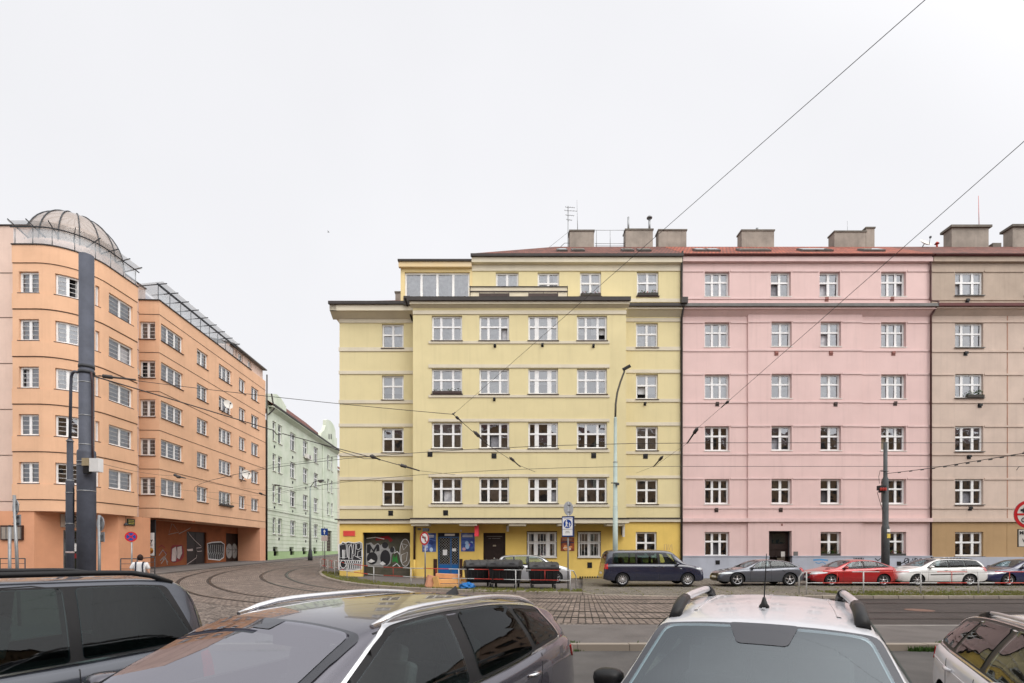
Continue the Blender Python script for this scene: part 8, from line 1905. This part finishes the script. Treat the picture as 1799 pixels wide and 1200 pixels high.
skinv('shirt', [(0, 0, .93, .17, .13), (0, 0, 1.12, .165, .125), (0, 0, 1.33, .20, .135), (0, 0, 1.44, .13, .10), (-.20, 0, 1.42, .085), (-.26, -.03, 1.22, .075), (.20, 0, 1.42, .085), (.26, .01, 1.22, .075)], [(0, 1), (1, 2), (2, 3), (2, 4), (4, 5), (2, 6), (6, 7)], 'shirt')
skinv('trousers', [(0, 0, .97, .165, .13), (-.09, .02, .84, .11), (-.10, .12, .50, .082), (-.10, .10, .10, .065), (.09, -.02, .84, .11), (.10, -.06, .50, .082), (.10, -.28, .16, .065)], [(0, 1), (1, 2), (2, 3), (0, 4), (4, 5), (5, 6)], 'navy')
bm = bmesh.new(); bmesh.ops.create_uvsphere(bm, u_segments=20, v_segments=14, radius=1)
for v_ in bm.verts:
    n_ = v_.co.copy(); k = 1 + .05 * math.sin(n_.x * 9) * math.sin(n_.z * 7 + n_.y * 8); zc_ = n_.z * (.125 if n_.z > 0 else (.13 if n_.y < .35 else .02)); v_.co = Vector((n_.x * .094 * k, n_.y * .115 * k + .022, zc_ * k + 1.655))
me = bpy.data.meshes.new('hair'); bm.to_mesh(me); bm.free(); me.materials.append(M['hair']); me.polygons.foreach_set('use_smooth', [True] * len(me.polygons)); o = bpy.data.objects.new('hair', me); C.objects.link(o); o.parent = pr_
for sg in (-1, 1):
    skinv('shoe', [(sg * .10, (.08 if sg < 0 else -.30), .07, .05), (sg * .10, (.24 if sg < 0 else -.19), .045, .04)], [(0, 1)], 'black', 1)
    m = MB(); P = [Vector((sg * .12, -.10, 1.02)), Vector((sg * .11, -.165, 1.2)), Vector((sg * .10, -.165, 1.36)), Vector((sg * .11, -.10, 1.475)), Vector((sg * .12, -.0, 1.50)), Vector((sg * .13, .12, 1.40))]
    for a, b in zip(P, P[1:]): m.bar(a, b, .045, .02)
    m.build('strap', 'navy', pr_)
# fingers (small, behind the van): five short chains on each hand
for sg in (-1, 1):
    hx, hy, hz = (-.27, .10, .83) if sg < 0 else (.27, .16, .85)
    for k in range(5):
        m = MB(); dy = (k - 2) * .018; L_ = (.05, .075, .085, .075, .06)[k]
        m.tube([(hx, hy + dy, hz - .01), (hx - sg * .005, hy + dy * 1.2, hz - .01 - L_ * .6), (hx - sg * .02, hy + dy * 1.2 + .01, hz - .01 - L_)], [.010, .009, .006], 6); m.build('finger', 'skin', pr_)

yp2 = 18.7; xp2 = ux(246, yp2); pr_.location = (xp2, yp2, g(xp2, yp2)); pr_.rotation_euler = (0, 0, R(25))

# ------------------------------------------------------------------ overhead wires
def wire(lab, pts, r=.014, sag=0, name='overhead_wire', cat='overhead wire', group='overhead tram wires', n=14):
    P = []
    for a, b in zip(pts, pts[1:]):
        a, b = Vector(a), Vector(b)
        for k in range(n):
            t = k / n; P.append(a.lerp(b, t) - Vector((0, 0, sag * 4 * t * (1 - t))))
    P.append(Vector(pts[-1])); m = MB(); m.tube(P, r, 6); o = m.build(name, 'wire'); return tag(o, lab, cat, group)
def ins(o, a, b, r=.035, mat='wire', name='insulator'):
    a, b = Vector(a), Vector(b); m = MB(); m.tube([a, a.lerp(b, .1), a.lerp(b, .12), a.lerp(b, .35), a.lerp(b, .38), b], [r * .5, r * .5, r * 1.6, r * 1.6, r * .8, r * .6], 8); m.build(name, mat, o)
def pp(px, py, Y): return Vector((ux(px, Y), Y, zy(py, Y)))
ZC = 5.2
def arcw(rad): return [(*path_pt(s, rad), ZC + (g(*path_pt(s, rad)) - .12) * 1.0) for s in [-60, -40, -30, -20, -10, 0] + frange(0, 1, 1 / 18)[1:] + [11, 21, 36, 51]]
wa = wire('contact wire over the outer track, bending along the curve', arcw(27.45), .009, n=3)
wb2 = wire('contact wire over the inner track, bending along the curve', arcw(23.25), .009, n=3)
for c_ in (wa, wb2): pass
RING = Vector((-1.43, 12.5, zy(728, 12.5)))
w = wire('long diagonal span wire from the top edge to a ring before the yellow bay', [RING, RING.lerp(pp(1625, 0, 4.0), 23.4 / 8.5)], .0032, .0)
ins(w, RING + Vector((-.02, 0, -.01)), RING + Vector((.05, -.02, .05)), .02, name='ring')
w = wire('thin span wire from the thick tram pole to the ring before the yellow bay', [(px0 + .16, Y0 - .05, zy(660, Y0)), RING], .007, .05); a = Vector((px0 + .16, Y0 - .05, zy(660, Y0))); ins(w, a.lerp(RING, .02), a.lerp(RING, .12), .03)
w = wire('short pull-off wire from the ring across both contact wires', [RING, pp(856, 781, 15.2), pp(913, 818, 19.2), pp(940, 829, 21)], .008); ins(w, pp(832, 757, 14.4), pp(857, 782, 15.2), .03); ins(w, pp(895, 803, 18.2), pp(914, 820, 19.2), .03); ins(w, RING.lerp(pp(856, 781, 15.2), .06), RING.lerp(pp(856, 781, 15.2), .22), .022)
w = wire('diagonal span wire from the right edge down past the pink house corner', [pp(1226, 752, 14.6).lerp(pp(1812, 237, 6), 25.5 / 8.6), pp(1226, 752, 14.6), pp(1207, 779, 15.2), pp(1150, 819, 19.2), pp(1118, 831, 21.5)], .0045); ins(w, pp(1227, 750, 14.6), pp(1207, 779, 15.2), .032); ins(w, pp(1165, 801, 18.2), pp(1148, 820, 19.2), .032); q_ = pp(1226, 752, 14.6); ins(w, q_.lerp(pp(1812, 237, 6), .20), q_.lerp(pp(1812, 237, 6), .155), .02)
a = Vector((px0 + .16, Y0 - .05, zy(661, Y0))); b = pp(737, 827, 22)
w = wire('thick sagging feeder cable from the thick tram pole over the junction', [a, pp(300, 701, 14.2), pp(480, 756, 17.5), pp(487, 764, 17.7), pp(497, 762, 17.9), pp(560, 779, 19), pp(662, 806, 20.8), b], .016, n=4); ins(w, pp(650, 800, 20.6), pp(668, 808, 20.9), .05); ins(w, pp(700, 816, 21.4), pp(737, 827, 22), .045)
wire('thin wire end running off the feeder cable along the yellow wall', [b, pp(800, 834, 24)], .008)
wire('thin lower wire parallel to the feeder cable over the side street', [pp(560, 779, 19), pp(608, 796, 20), pp(640, 806, 20.4), pp(662, 806, 20.8)], .012)
w = wire('slack cross wire from the orange wing to the yellow house corner', [pp(360, 846, 40), pp(480, 816, 30), pp(600, 800, 20.5)], .007, .05)
w = wire('lower cross wire over the side street before the green house', [pp(240, 850, 30), pp(330, 862, 33), pp(470, 872, 40), pp(600, 845, 24)], .007); ins(w, pp(305, 834, 30), pp(318, 838, 30.5), .05); ins(w, pp(455, 866, 38), pp(468, 871, 39), .05)
w = wire('upper cross wire with insulators before the orange wing windows', [pp(170, 812, 18), pp(305, 836, 26), pp(470, 862, 36), pp(560, 845, 40)], .007, .1); ins(w, pp(310, 837, 26.3), pp(326, 840, 27.3), .05)
w = wire('distant cross wire in front of the green house', [pp(468, 858, 52), pp(520, 862, 52), pp(596, 858, 46)], .010); ins(w, pp(478, 851, 50), pp(515, 857, 51), .045)
w = wire('cross wire between the yellow corner and distant green lamp pole', [pp(545, 860, 57), pp(572, 850, 45), pp(660, 846, 32.4)], .008); ins(w, pp(560, 846, 50), pp(572, 847, 48), .07)
w = wire('beaded feeder cable from the right tram pole to the right edge', [(ux(1558, 28.2), 28.2, zy(832, 28.2)), pp(1640, 822, 25.6), pp(1720, 809, 22.8), pp(1812, 794, 20), pp(2500, 690, 12)], .016, n=6)
for k in range(12):
    t = k / 11; c_ = pp(1580 + 220 * t, 830 - 34 * t - 2.5 * math.sin(math.pi * t) * -1, 27.6 - 7.2 * t); m = MB(); m.obox(c_, (.06, -.03, .008), (.012, .02, 0), (0, 0, .03)); m.build('clip', 'wire', w)
wire('faint bracket wire curling at the far right before the beige house', [pp(1786, 826, 24), pp(1790, 820, 24), pp(1812, 818, 24)], .014)
# stray bird against the sky
o = empty('bird', pp(577, 408, 60), 'tiny dark bird in the sky above the side street', 'bird')
m = MB(); c_ = pp(577, 408, 60); m.tube([c_ + Vector((-.12, 0, 0)), c_ + Vector((0, 0, .02)), c_ + Vector((.14, 0, .0))], [.01, .04, .012], 8)
m.face([c_ + Vector((-.05, 0, .02)), c_ + Vector((.05, 0, .02)), c_ + Vector((-.02, .22, .12))]); m.face([c_ + Vector((-.05, 0, .02)), c_ + Vector((.05, 0, .02)), c_ + Vector((-.02, -.22, .12))]); m.build('body', 'black', o)
